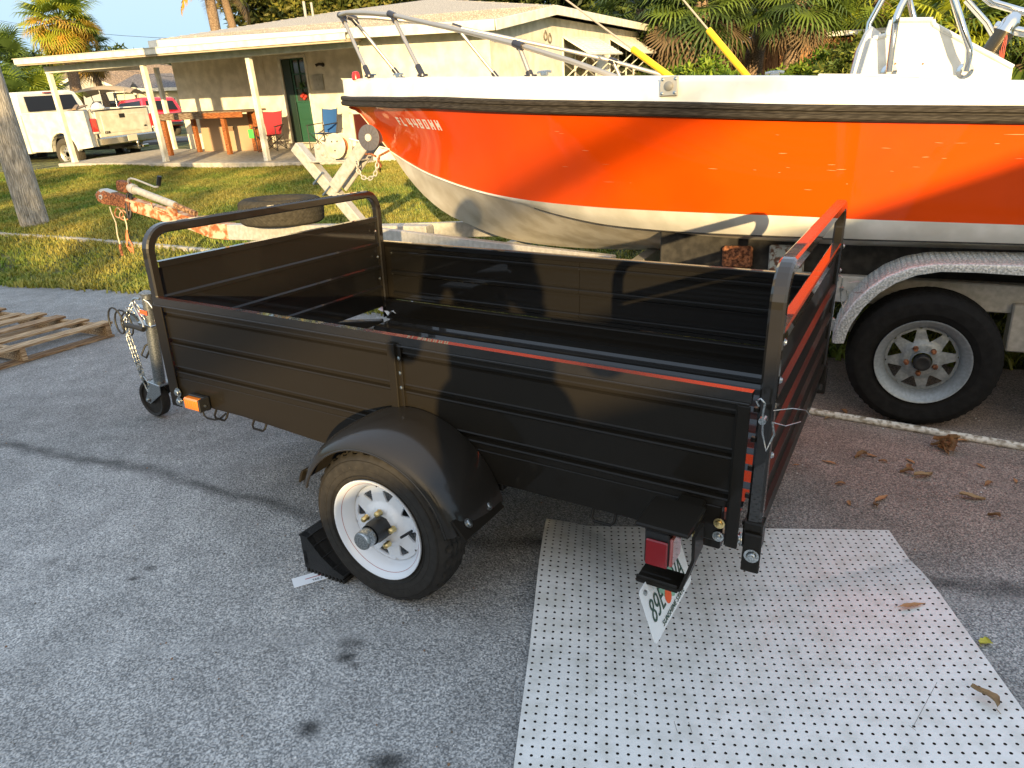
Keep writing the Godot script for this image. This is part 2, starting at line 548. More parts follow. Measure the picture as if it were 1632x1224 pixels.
# pressed steel rim; outer face up at y = 0, dish below it
func rim_mesh(R: float, depth: float, holes: int, disc_y: float, hub_r: float, tri := false) -> MB:
	var g := MB.new()
	g.lathe([Vector2(R * .86, -depth), Vector2(R * .99, -depth), Vector2(R * .9, -depth + .012), Vector2(R * .80, -depth + .03), Vector2(R * .80, -.035), Vector2(R * .9, -.012), Vector2(R * .985, -.008), Vector2(R, -.002), Vector2(R * .995, .003), Vector2(R * .965, .002), Vector2(R * .93, -.008), Vector2(R * .895, -.013), Vector2(R * .86, -.02), Vector2(R * .80, -.034), Vector2(R * .785, -.05), Vector2(R * .77, disc_y - .012), Vector2(R * .75, disc_y - .012)], 64)
	# disc between R*.76 and hub hole, with windows
	var ro := R * 0.765
	var ri := hub_r
	var hy := func(r: float) -> float:
		var f := clampf((r - ri) / (ro - ri), 0, 1)
		return disc_y + (0.016 * smoothstep(0.50, 0.22, f) - 0.008 * smoothstep(0.75, 1.0, f))
	for k in holes:
		var a := TAU * (k + 0.5) / holes
		var ha := PI / holes
		var rc := lerpf(ri, ro, 0.70)
		var C := Vector2(rc, 0)
		var m := 28
		var inner := []
		var outer := []
		var wr := (ro - ri) * (0.20 if tri else 0.15)
		for i in m:
			var f := TAU * i / m
			var d := Vector2(cos(f), sin(f))
			# window: rounded triangle, one corner towards the hub
			var rr := 0.0
			for q in 3: rr += pow(maxf(0.0, cos(f - TAU * q / 3.0)), 5.0 if not tri else 9.0)
			rr = wr * (0.92 if not tri else 0.86) * pow(rr, -1.0 / (5.0 if not tri else 9.0))
			var ip := C + d * rr * Vector2(1.0, 1.25 if tri else 1.0)
			inner.append(ip)
			# march to the sector border
			var lo := 0.0
			var hi := ro
			for s in 22:
				var md := (lo + hi) / 2.0
				var q := C + d * md
				var rq := q.length()
				if rq < ro and rq > ri and absf(q.angle()) < ha: lo = md
				else: hi = md
			outer.append(C + d * lo)
		var to3 := func(q: Vector2, dy: float) -> Vector3:
			var r := q.length()
			var b := q.angle() + a
			return Vector3(cos(b) * r, hy.call(r) + dy, sin(b) * r)
		var P := []
		for s in 12:
			var row := []
			var f := s / 11.0
			for i in m + 1:
				var q: Vector2 = inner[i % m].lerp(outer[i % m], f)
				row.append(to3.call(q, -0.0025 * (1.0 - smoothstep(0.0, 0.15, f))))
			P.append(row)
		var o0 := g.v.size()
		g.grid(P, true)
		for q in range(o0, g.v.size()):
			var vv := g.v[q]
			var r := Vector2(vv.x, vv.z).length()
			var sl: float = (hy.call(r + .002) - hy.call(r - .002)) / .004
			g.n[q] = Vector3(-sl * vv.x / r, 1.0, -sl * vv.z / r).normalized()
		var W := []
		for s in 2:
			var row := []
			for i in m + 1: row.append(to3.call(inner[i % m], -0.0025 - 0.006 * s))
			W.append(row)
		g.grid(W, false)
	return g

func lug(g: MB, p: Vector3, r: float, h: float) -> void:
	g.lathe([Vector2(r * 1.25, 0), Vector2(r, h * .3), Vector2(r, h), Vector2(r * .6, h * 1.15), Vector2(0.0001, h * 1.15)], 6, Transform3D(Basis.IDENTITY, p))

func bolt_at(parent: Node3D, p: Vector3, n: Vector3, r := 0.009, m: Material = null, called := "bolt") -> void:
	var g := MB.new()
	var up := n.normalized()
	var s := up.cross(Vector3.UP if absf(up.y) < .9 else Vector3.RIGHT).normalized()
	var xf := Transform3D(Basis(s, up, s.cross(up)), p)
	g.lathe([Vector2(r * 1.5, 0), Vector2(r * 1.5, .0025), Vector2(r, .003)], 14, xf)
	g.lathe([Vector2(r, .003), Vector2(r, r * .85), Vector2(r * .8, r), Vector2(.0001, r)], 6, xf)
	part(called, g, m if m else mats["zinc"], parent)

func chain(pts: Array, link: float, wire: float) -> MB:
	var g := MB.new()
	var total := 0.0
	for i in pts.size() - 1: total += pts[i].distance_to(pts[i + 1])
	var n := int(total / (link * 0.72))
	for k in n:
		var s := total * (k + 0.5) / n
		var i := 0
		while i < pts.size() - 2 and s > pts[i].distance_to(pts[i + 1]):
			s -= pts[i].distance_to(pts[i + 1])
			i += 1
		var d: Vector3 = (pts[i + 1] - pts[i]).normalized()
		var c: Vector3 = pts[i] + d * s
		var side := d.cross(Vector3(.3, .2, .93)).normalized()
		if k % 2: side = d.cross(side).normalized()
		var lp := []
		for q in 13:
			var a := TAU * q / 12.0
			lp.append(c + d * (cos(a) * link * .32 + signf(cos(a)) * link * .16) + side * sin(a) * link * .3)
		g.tube(lp, wire, 5)
	return g

# ---------------------------------------------------------------- the black utility trailer
func build_trailer() -> void:
	var paint := mat("black_paint", L(.0125, .0105, .0078), 0.5, {"spec": 0.22, "coat": .2, "cr": 0.05, "nrm": bump("peel", 0.012, 1.2), "ns": 0.035, "ws": 1.2})
	mat("rail_paint", L(.0125, .0105, .0078), .45, {"spec": .3, "coat": 1.0, "cr": .02})
	var gloss := mat("gloss_paint", L(.0095, .0085, .0070), .4, {"spec": .3, "coat": 1.0, "cr": .03, "nrm": bump("peel", 0.012, 1.2), "ns": 0.03, "ws": 1.2})
	var fpaint := mat("fender_paint", L(.0125, .0105, .0080), 0.5, {"spec": 0.3, "coat": 0.7, "cr": 0.14, "nrm": bump("stone_bump", 0.11, 4.0, FastNoiseLite.TYPE_VALUE), "ns": 0.05, "ws": 3.0})
	var blk := mat("black_plastic", L(.010, .010, .010), 0.5)
	var zinc := mat("zinc", L(.62, .63, .62), 0.32, {"metal": 1.0, "wear": ntex("zincw", .05, Color(.86, .87, .87), Color(1, 1, 1)), "ws": 6.0})
	var brass := mat("brass", L(.72, .55, .25), 0.3, {"metal": 1.0})
	var rubber := mat("rubber", L(.030, .027, .023), 0.6, {"spec": 0.4, "wear": ntex("dust", .02, Color(.86, .86, .86), Color(1, 1, 1)), "ws": 3.0})
	var X := Vector3(0.8538418, -0.03148003, 0.51957982)
	var Y := Vector3(0.02689229, 0.99950438, 0.0163645)
	var Z := Vector3(-0.51983746, 0, 0.85426519)
	var t := thing("utility_trailer", "new black steel utility trailer with open box, white spoke wheel and raised tube end frames", "trailer", Transform3D(Basis(X, Y, Z), Vector3(-1.42883, 0.00033, -2.79823)))
	var Ln := 2.32
	var W := 1.4154
	# ribbed sides: near at z = 0, far at z = -W
	var prof := func(out: float) -> Array:
		var l := []
		for q in [[.543, 0], [.560, 0], [.564, .003], [.568, 0], [.572, -.012], [.582, -.012], [.587, .001], [.590, .003], [.594, 0], [.680, 0], [.684, .003], [.688, 0], [.692, -.012], [.702, -.012], [.707, .001], [.710, .003], [.714, 0], [.798, 0], [.803, -.010], [.811, -.010], [.816, .002], [.820, 0], [.838, 0]]:
			l.append(Vector3(0, q[0], q[1] * out))
		return l
	for side in 2:
		var z0 := -.006 if side == 0 else -W + .006
		var o := 1.0 if side == 0 else -1.0
		for half in 2:
			var g := MB.new()
			var x0 := 0.055 if half == 0 else 1.2075
			var x1 := 1.2055 if half == 0 else 2.292
			var line: Array = prof.call(o)
			for i in line.size(): line[i] += Vector3(x0, 0, z0)
			if side == 0: line.reverse()
			g.strip(line, Vector3(x1 - x0, 0, 0), .003)
			part("side_panel", g, paint if side == 0 else gloss, t)
		var r := MB.new()
		r.poly([Vector3(.002, .838, z0 + .004), Vector3(.002, .871, z0 + .004), Vector3(.002, .8695, z0 - .024), Vector3(.002, .866, z0 - .025), Vector3(.002, .838, z0 - .001)] if side == 0 else [Vector3(.002, .838, z0 - .004), Vector3(.002, .8702, z0 - .004), Vector3(.002, .8708, z0 + .024), Vector3(.002, .866, z0 + .025), Vector3(.002, .838, z0 + .001)], Vector3(-1, 0, 0), Ln - .004)
		r.box(Vector3(Ln / 2, .8395, z0 + o * .0065), Vector3(Ln - .01, .006, .004), .001)
		part("top_rail", r, mat("rail_paint", L(.0125, .0105, .0078), .45, {"spec": .3, "coat": 1.0, "cr": .02}), t)
		var mp := MB.new()
		mp.box(Vector3(1.213, .716, z0 + o * .012), Vector3(.030, .262, .014), .002)
		mp.box(Vector3(1.236, .716, z0 + o * .006), Vector3(.018, .258, .004), .001)
		part("side_post", mp, paint, t)
		for y in [.80, .70, .60, .75]:
			bolt_at(t, Vector3(1.237, y, z0 + o * .008), Vector3(0, 0, o), .004, zinc, "rivet")
		var fb := MB.new()
		fb.box(Vector3(Ln / 2 - .02, .487, z0 - o * .02), Vector3(Ln - .06, .108, .04), .004)
		# low skirt in front of the wheel, cut off at a slant
		fb.poly([Vector3(.40, .437, z0), Vector3(.88, .412, z0), Vector3(1.02, .437, z0)] if side == 0 else [Vector3(.88, .412, z0), Vector3(.40, .437, z0), Vector3(1.02, .437, z0)], Vector3(0, 0, o), .004)
		part("chassis_beam", fb, paint, t)
		# corner posts
		var fp := MB.new()
		fp.box(Vector3(.026, .625, z0 + o * .0085), Vector3(.058, .43, .005), .0015)
		fp.box(Vector3(.0, .64, z0 - o * .02), Vector3(.005, .40, .052), .001)
		part("corner_plate", fp, paint, t)
		var rp := MB.new()
		rp.box(Vector3(2.304, .636, z0 + o * .0105), Vector3(.030, .402, .008), .0015)
		rp.box(Vector3(2.287, .636, z0 - o * .006), Vector3(.006, .402, .030), .001)
		part("rear_post", rp, paint, t)
		for y in [.478, .438]:
			bolt_at(t, Vector3(.055, y, z0 + o * .012), Vector3(0, 0, o), .013, zinc)
			bolt_at(t, Vector3(2.268, y + .016, z0 + o * .004), Vector3(0, 0, o), .010, brass if y > .45 else zinc)
		for x in [.29, .51, 1.94]:
			var hk := MB.new()
			var pr: Array = [Vector3(x - .035, .44, z0 - o * .012), Vector3(x - .035, .412, z0 + o * .006), Vector3(x - .026, .402, z0 + o * .010), Vector3(x + .026, .402, z0 + o * .010), Vector3(x + .035, .412, z0 + o * .006), Vector3(x + .035, .44, z0 - o * .012)]
			hk.tube(pr, .0045, 7)
			part("tie_down_loop", hk, paint, t)
	# front gate: tube hoop, ribbed panel
	var sq := [Vector2(-.019, -.013), Vector2(-.013, -.019), Vector2(.013, -.019), Vector2(.019, -.013), Vector2(.019, .013), Vector2(.013, .019), Vector2(-.013, .019), Vector2(-.019, .013)]
	var hoop := func(x: float, top: float, zn: float, zf: float, y0: float, r: float) -> MB:
		var g := MB.new()
		var p := [Vector3(x, y0, zn)]
		p.append_array(arc(Vector3(x, top - r, zn - r), Vector3(0, 0, 1), Vector3(0, 1, 0), r, 0, PI / 2, 9))
		p.append_array(arc(Vector3(x, top - r, zf + r), Vector3(0, 1, 0), Vector3(0, 0, -1), r, 0, PI / 2, 9))
		p.append(Vector3(x, y0, zf))
		g.sweep(p, sq, Vector3(1, 0, 0))
		return g
	part("front_hoop", hoop.call(.0, 1.128, -.030, -W + .030, .50, .085), mats["rail_paint"], t)
	var fg := MB.new()
	var line := []
	for q in [[.505, 0], [.60, 0], [.606, .012], [.620, .012], [.626, 0], [.716, 0], [.722, .012], [.736, .012], [.742, 0], [.842, 0], [.848, .012], [.862, .012], [.868, 0], [.975, 0], [.980, .016], [1.004, .016], [1.004, -.012]]:
		line.append(Vector3(q[1], q[0], -.052))
	line.reverse()
	fg.strip(line, Vector3(0, 0, -W + .104), .003)
	part("front_panel", fg, gloss, t)
	for z in [-W + .075]:
		for y in [.93, .79, .67]: bolt_at(t, Vector3(.016, y, z), Vector3(1, 0, 0), .006, zinc)
	# floor with long ribs
	var fl := MB.new()
	var fline := [Vector3(.13, .452, -.02)]
	var z := -.06
	while z > -W + .12:
		for q in [[0, 0], [-.012, .012], [-.05, .012], [-.062, 0]]: fline.append(Vector3(.13, .452 + q[1], z + q[0]))
		z -= .118
	fline.append(Vector3(.13, .452, -W + .02))
	fl.strip(fline, Vector3(Ln - .16, 0, 0), .003)
	part("floor_panel", fl, gloss, t)
	for x in [.10, .85, 1.55, 2.24]:
		var cm := MB.new()
		cm.box(Vector3(x, .415, -W / 2), Vector3(.05, .06, W - .09), .003)
		part("cross_member", cm, paint, t)
	var ax := MB.new()
	ax.tube([Vector3(1.275, .306, .10), Vector3(1.275, .306, -W - .10)], .024, 10)
	part("axle", ax, blk, t)
	for zz in [-.07, -W + .07]:
		var lf := MB.new()
		for k in 3: lf.sweep(arc(Vector3(1.275, .306 + .55 - k * .008, zz), Vector3(0, -1, 0), Vector3(1, 0, 0), .55, -.5 + .1 * k, .5 - .1 * k, 10), [Vector2(-.022, -.004), Vector2(.022, -.004), Vector2(.022, .004), Vector2(-.022, .004)], Vector3(0, 0, 1))
		part("leaf_spring", lf, blk, t)
	# tailgate, a little askew
	var gx := Transform3D(Basis.from_euler(Vector3(0, 0.022, 0)), Vector3(2.350, 0, -.02))
	var tg := Node3D.new()
	tg.name = "tailgate"
	t.add_child(tg, true)
	tg.transform = gx
	var h2: MB = hoop.call(.0, 1.160, -.02, -W + .06, .40, .085)
	part("tailgate_hoop", h2, mats["rail_paint"], tg)
	var bar := MB.new()
	bar.box(Vector3(0, .995, -W / 2 + .02), Vector3(.034, .034, W - .12), .004)
	part("tailgate_bar", bar, mats["rail_paint"], tg)
	var tl := []
	for q in [[.405, 0], [.49, 0], [.496, .012], [.51, .012], [.516, 0], [.60, 0], [.606, .012], [.62, .012], [.626, 0], [.71, 0], [.716, .012], [.73, .012], [.736, 0], [.82, 0], [.826, .014], [.846, .014], [.852, 0], [.96, 0]]:
		tl.append(Vector3(q[1] * 1.0 + .004, q[0], -.042))
	tl.reverse()
	var tp := MB.new()
	tp.strip(tl, Vector3(0, 0, -W + .124), .003)
	part("tailgate_panel", tp, paint, tg)
	for y in [.50, .58, .66, .74, .82]:
		var sp := MB.new()
		sp.box(Vector3(-.023, y, -.008), Vector3(.012, .012, .012), .001)
		part("spacer", sp, paint, tg)
	for zz in [-.02, -W + .06]:
		var hb := MB.new()
		hb.box(Vector3(.004, .425, zz + (.03 if zz > -.1 else -.03)), Vector3(.046, .115, .012), .003)
		hb.box(Vector3(.0, .47, zz), Vector3(.05, .08, .05), .004)
		part("hinge_bracket", hb, paint, tg)
		bolt_at(tg, Vector3(.006, .42, zz + (.036 if zz > -.1 else -.036)), Vector3(0, 0, 1 if zz > -.1 else -1), .013, zinc)
		bolt_at(tg, Vector3(-.028, .452, zz + (.02 if zz > -.1 else -.02)), Vector3(-1, 0, .4), .012, zinc)
		for y in [.995, .90, .70]: bolt_at(tg, Vector3(.022, y, zz), Vector3(1, 0, 0), .006, zinc)
	# latch pin with wire clip, near and far
	for zz in [0.0, -W + .03]:
		var pin := MB.new()
		var b := Vector3(2.352, .815, zz + .022 if zz == 0.0 else zz - .03)
		pin.tube([b + Vector3(-.012, .035, 0), b + Vector3(-.018, .048, .003), b + Vector3(-.008, .056, .004), b + Vector3(.002, .046, .004), b + Vector3(0, .02, .005), b + Vector3(.004, -.03, .006), b + Vector3(.016, -.075, .004), b + Vector3(.03, -.03, .0), b + Vector3(.022, .0, -.002)], .0028, 6)
		pin.lathe([Vector2(.0001, -.01), Vector2(.009, -.01), Vector2(.009, .012), Vector2(.0001, .012)], 10, Transform3D(Basis(Vector3(1, 0, 0), Vector3(0, 0, 1), Vector3(0, -1, 0)), b + Vector3(.002, .004, .004)))
		part("latch_pin", pin, zinc, t)
		var wr := MB.new()
		wr.tube([b + Vector3(.022, .03, 0), b + Vector3(.06, .035, -.02), b + Vector3(.085, .02, -.06), b + Vector3(.09, -.01, -.11)], .0012, 5)
		wr.tube([b + Vector3(.022, .0, 0), b + Vector3(.05, -.012, -.02), b + Vector3(.075, -.02, -.08)], .0012, 5)
		part("latch_wire", wr, zinc, t)
	# fenders
	for side in 2:
		var o := 1.0 if side == 0 else -1.0
		var zb := 0.0 if side == 0 else -W
		var P := []
		for i in 41:
			var a := lerpf(deg_to_rad(160), deg_to_rad(14), i / 40.0)
			var row := []
			for q in [[.335, .004], [.338, .03], [.338, .10], [.334, .16], [.324, .21], [.310, .236], [.298, .246], [.286, .249]]:
				row.append(Vector3(1.282 + cos(a) * q[0], .304 + sin(a) * q[0], zb + o * q[1]))
			P.append(row)
		var g := MB.new()
		g.grid(P, side == 0)
		var rim := []
		for i in 41: rim.append(P[i][7])
		g.tube(rim, .0035, 6)
		part("fender", g, fpaint, t)
		var br := MB.new()
		br.bar(Vector3(1.595, .40, zb + o * .02), Vector3(1.595, .40, zb + o * .235), .07, .010, .002, Vector3(.75, .66, 0))
		part("fender_bracket", br, paint, t)
		br = MB.new()
		br.bar(Vector3(.975, .425, zb + o * .02), Vector3(.975, .425, zb + o * .235), .05, .008, .002, Vector3(-.9, .4, 0))

		part("fender_bracket", br, paint, t)
		for zq in [.08, .19]:
			bolt_at(t, Vector3(1.600, .406, zb + o * zq), Vector3(.75, .66, 0), .010, zinc)
		bolt_at(t, Vector3(.985, .435, zb + o * .20), Vector3(.9, -.4, 0), .009, zinc)
	# wheels
	var ty := tyre_mesh(.2663, .160, .135, .008, .010, 34)
	var white := mat("rim_white", L(.78, .82, .88), 0.35, {"coat": .6, "cr": .1})
	var red := mat("pinstripe_red", L(.35, .02, .02), .4)
	var hubm := mat("hub_black", L(.02, .02, .02), .35)
	for side in 2:
		var o := 1.0 if side == 0 else -1.0
		var zf := .228 if side == 0 else -W - .228
		# axis y of the wheel points outwards
		var b := Basis(Vector3(1, 0, 0), Vector3(0, 0, o), Vector3(0, -o, 0)).rotated(Vector3(0, 0, 1), .22)
		var wh := Node3D.new()
		wh.name = "wheel"
		t.add_child(wh, true)
		wh.transform = Transform3D(b, Vector3(1.275, .306, zf))
		part("tyre", ty, rubber, wh, Transform3D(Basis.IDENTITY, Vector3(0, -.0675, 0)))
		var rm := rim_mesh(.1736, .11, 8, -.044, .036)
		part("rim", rm, white, wh)
		var rg := MB.new()
		for k in 3: rg.lathe([Vector2([.186, .207, .238][k], -.0003), Vector2([.187, .208, .239][k], .0018), Vector2([.188, .209, .240][k], -.0003)], 72)
		for k in 46:
			if k % 23 < 13:
				var a := TAU * k / 46.0 + .3
				rg.bar(Vector3(cos(a) * .213, .0008, sin(a) * .213), Vector3(cos(a) * .230, .0002, sin(a) * .230), .010 if k % 3 else .005, .0025, .0005)
		part("sidewall_relief", rg, rubber, wh, Transform3D(Basis.IDENTITY, Vector3(0, .0012, 0)))
		var ps := MB.new()
		ps.lathe([Vector2(.1545, -.0139), Vector2(.1556, -.0131)], 64)
		ps.lathe([Vector2(.1600, -.0104), Vector2(.1609, -.0097)], 64)
		part("pinstripe", ps, red, wh, Transform3D(Basis.IDENTITY, Vector3(0, .0012, 0)))
		var hb := MB.new()
		hb.lathe([Vector2(.037, -.06), Vector2(.037, .012), Vector2(.034, .018), Vector2(.0335, .030)], 28)
		part("hub", hb, hubm, wh)
		var cp := MB.new()
		cp.lathe([Vector2(.029, .028), Vector2(.030, .030), Vector2(.030, .066), Vector2(.027, .072), Vector2(.012, .0735), Vector2(.0001, .0735)], 28)
		part("dust_cap", cp, zinc, wh)
		for k in 5:
			var ln := MB.new()
			lug(ln, Vector3(cos(TAU * k / 5.0) * .057, -.020, sin(TAU * k / 5.0) * .057), .0095, .020)
			part("lug_nut", ln, brass, wh)
		var vs := MB.new()
		vs.tube([Vector3(.118, -.032, .01), Vector3(.112, -.004, .01), Vector3(.108, .012, .01)], .0045, 8)
		part("valve_stem", vs, blk, wh)
	# raised lettering ring on the near tyre wall is left to wear; tongue and coupler
	var tn := MB.new()
	tn.bar(Vector3(.6, .425, -W / 2), Vector3(-1.18, .425, -W / 2), .06, .06, .006)
	tn.bar(Vector3(.05, .425, -.12), Vector3(-.80, .425, -W / 2 + .03), .05, .05, .005)
	tn.bar(Vector3(.05, .425, -W + .12), Vector3(-.80, .425, -W / 2 - .03), .05, .05, .005)
	part("tongue", tn, paint, t)
	var cpl := MB.new()
	cpl.sweep([Vector3(-1.10, .470, -W / 2), Vector3(-1.22, .475, -W / 2), Vector3(-1.32, .470, -W / 2), Vector3(-1.38, .462, -W / 2)], [Vector2(-.042, -.03), Vector2(.042, -.03), Vector2(.042, .018), Vector2(.026, .034), Vector2(-.026, .034), Vector2(-.042, .018)], Vector3.UP, false, true, [1.0, .9, 1.05, .6])
	cpl.bar(Vector3(-1.16, .515, -W / 2), Vector3(-1.28, .53, -W / 2), .03, .012, .003)
	part("coupler", cpl, zinc, t)
	# jack on the near side of the tongue
	var jk := Node3D.new()
	jk.name = "jack"
	t.add_child(jk, true)
	jk.transform = Transform3D(Basis.from_euler(Vector3(0, 0, -.10)), Vector3(-.86, .43, -.50))
	var jt := MB.new()
	jt.lathe([Vector2(.030, -.235), Vector2(.030, .10)], 24)
	jt.lathe([Vector2(.025, .10), Vector2(.025, .255), Vector2(.031, .256), Vector2(.033, .266), Vector2(.018, .276), Vector2(.0001, .277)], 24)
	part("jack_tube", jt, mat("jack_grey", L(.30, .31, .31), .38, {"metal": .8, "wear": texs["zincw"], "ws": 4.0}), jk)
	var jc := MB.new()
	jc.box(Vector3(0, .10, -.01), Vector3(.11, .012, .10), .003)
	jc.box(Vector3(.05, .06, -.08), Vector3(.05, .12, .02), .003)
	jc.bar(Vector3(0, .06, -.03), Vector3(0, .06, -.20), .05, .05, .004)
	part("jack_collar", jc, zinc, jk)
	var jh := MB.new()
	jh.tube([Vector3(-.018, .236, .03), Vector3(-.05, .234, .035), Vector3(-.066, .222, .04), Vector3(-.066, .20, .042), Vector3(.018, .115, .055), Vector3(.024, .10, .058)], .0065, 8)
	part("crank_rod", jh, zinc, jk)
	var jg := MB.new()
	jg.lathe([Vector2(.0001, -.065), Vector2(.014, -.064), Vector2(.015, -.055), Vector2(.012, .0), Vector2(.015, .055), Vector2(.014, .064), Vector2(.0001, .065)], 14, Transform3D(Basis(Vector3(0, 1, 0), Vector3(-1, -.22, .1).normalized(), Vector3(0, 0, 1)).orthonormalized(), Vector3(-.045, .085, .062)))
	part("crank_grip", jg, blk, jk)
	var js := MB.new()
	js.box(Vector3(-.005, .165, .028), Vector3(.055, .022, .004), .001)
	part("warning_sticker", js, mat("sticker_red", L(.75, .10, .03), .5), jk)
	var jp := MB.new()
	jp.box(Vector3(0, -.24, 0), Vector3(.10, .012, .085), .003)
	jp.poly([Vector3(-.035, -.245, .037), Vector3(.045, -.245, .037), Vector3(.045, -.29, .037), Vector3(-.06, -.375, .037), Vector3(-.095, -.355, .037)], Vector3(0, 0, 1), .004)
	jp.poly([Vector3(-.035, -.245, -.033), Vector3(.045, -.245, -.033), Vector3(.045, -.29, -.033), Vector3(-.06, -.375, -.033), Vector3(-.095, -.355, -.033)], Vector3(0, 0, 1), .004)
	part("caster_fork", jp, zinc, jk)
	var jw := MB.new()
	var wx := Transform3D(Basis(Vector3(1, 0, 0), Vector3(0, 0, 1), Vector3(0, -1, 0)), Vector3(-.068, -.352, 0))
	jw.lathe([Vector2(.085, -.022), Vector2(.098, -.026), Vector2(.105, -.016), Vector2(.105, .016), Vector2(.098, .026), Vector2(.085, .022), Vector2(.083, .012), Vector2(.03, .014), Vector2(.022, .03), Vector2(.0001, .03)], 40, wx)
	part("caster_wheel", jw, mats["rubber"], jk)
	bolt_at(jk, Vector3(-.068, -.352, .040), Vector3(0, 0, 1), .010, zinc)
	# safety chains and wiring by the coupler
	var c1 := chain([Vector3(-1.02, .43, -.62), Vector3(-1.10, .60, -.58), Vector3(-1.12, .50, -.52), Vector3(-1.06, .38, -.50), Vector3(-1.02, .27, -.49), Vector3(-.99, .17, -.48), Vector3(-.96, .13, -.475), Vector3(-.935, .20, -.475)], .034, .0032)
	part("safety_chain", c1, zinc, t)
	var c2 := chain([Vector3(-1.00, .43, -.60), Vector3(-1.13, .56, -.56), Vector3(-1.09, .42, -.50), Vector3(-1.04, .30, -.485), Vector3(-1.00, .19, -.48)], .034, .0032)
	part("safety_chain", c2, zinc, t)
	var snap := MB.new()
	snap.tube([Vector3(-.975, .22, -.47), Vector3(-.945, .205, -.465), Vector3(-.93, .165, -.465), Vector3(-.94, .135, -.465), Vector3(-.965, .15, -.465), Vector3(-.985, .19, -.468), Vector3(-.975, .22, -.47)], .004, 6)
	part("snap_hook", snap, zinc, t)
	var wi := MB.new()
	var lp := []
	for k in 40:
		var a := k * .42
		lp.append(Vector3(-1.12 + cos(a) * (.075 - .0008 * k), .47 + sin(a) * .07 + .0015 * k, -.56 + .0026 * k))
	wi.tube(lp, .005, 6)
	wi.tube([Vector3(-.9, .44, -.6), Vector3(-.98, .38, -.52), Vector3(-1.0, .33, -.5), Vector3(-.96, .32, -.5), Vector3(-.93, .38, -.52)], .006, 6)
	part("wiring_loop", wi, blk, t)
	var wt := MB.new()
	wt.tube([Vector3(-.84, .665, -.48), Vector3(-.77, .66, -.46), Vector3(-.70, .63, -.44), Vector3(-.64, .56, -.42), Vector3(-.62, .52, -.42)], .0028, 6)
	part("tag_string", wt, mat("string_white", L(.8, .8, .78), .7), t)
	# side marker
	var am := mat("amber_lens", L(.85, .23, .01), .15, {"spec": .7, "coat": 1.0})
	var ml := MB.new()
	ml.box(Vector3(.185, .462, .034), Vector3(.088, .050, .03), .006)
	var mk := part("marker_light", ml, am, t)
	for k in 6:
		var rb := MB.new()
		rb.box(Vector3(.155 + k * .012, .462, .0495), Vector3(.003, .04, .003), .001)
		part("lens_rib", rb, am, mk)
	var mb := MB.new()
	mb.box(Vector3(.19, .462, .009), Vector3(.108, .056, .022), .004)
	mb.box(Vector3(.243, .466, .030), Vector3(.010, .054, .05), .003)
	part("marker_base", mb, blk, t)
	bolt_at(t, Vector3(.249, .462, .030), Vector3(1, 0, 0), .004, zinc)
	var wd := MB.new()
	wd.tube([Vector3(.20, .43, .012), Vector3(.205, .405, .012), Vector3(.22, .395, .01), Vector3(.25, .39, .0), Vector3(.27, .395, -.01), Vector3(.30, .42, -.02)], .004, 6)
	part("marker_wire", wd, blk, t)
	# tail lights in their guards
	var rl := mat("red_lens", L(.24, .003, .006), .15, {"spec": .5, "coat": .3})
	var pink := mat("red_lens_lit_tone", L(.45, .14, .14), .15, {"coat": .8})  # same red lens, the lit look of its rear face put into the colour
	for side in 2:
		var tn2 := Node3D.new()
		tn2.name = "tail_light"
		t.add_child(tn2, true)
		tn2.transform = Transform3D(Basis.IDENTITY if side == 0 else Basis(Vector3(1, 0, 0), Vector3(0, 1, 0), Vector3(0, 0, 1)), Vector3(2.175, .500, .138 if side == 0 else -W - .174))
		var b1 := MB.new()
		b1.box(Vector3(-.01, 0, .018), Vector3(.062, .098, .08), .004)
		part("lamp_body", b1, blk, tn2)
		var b2 := MB.new()
		b2.box(Vector3(-.008, -.010, .061), Vector3(.056, .074, .008), .003)
		part("side_lens", b2, rl, tn2)
		var b3 := MB.new()
		b3.box(Vector3(.025, -.006, .018), Vector3(.010, .082, .072), .004)
		part("rear_lens", b3, pink, tn2)
		var gd := MB.new()
		gd.box(Vector3(.005, .066, .0 if side == 0 else .036), Vector3(.135, .012, .15), .004)
		gd.box(Vector3(.02, .03, -.09 if side == 0 else .126), Vector3(.07, .05, .10), .004)
		gd.sweep([Vector3(-.056, -.098, .030), Vector3(.050, -.098, .030), Vector3(.058, -.093, .030), Vector3(.084, .0, .030), Vector3(.082, .066, .030)], [Vector2(-.036, -.004), Vector2(.036, -.004), Vector2(.036, .004), Vector2(-.036, .004)], Vector3(-.5, 1, 0))
		gd.box(Vector3(-.003, -.096, .062), Vector3(.108, .022, .006), .002)
		part("lamp_guard", gd, paint, tn2)
		bolt_at(tn2, Vector3(.068, .045, .02), Vector3(1, 0, 0), .006, brass)
	build_plate(t)

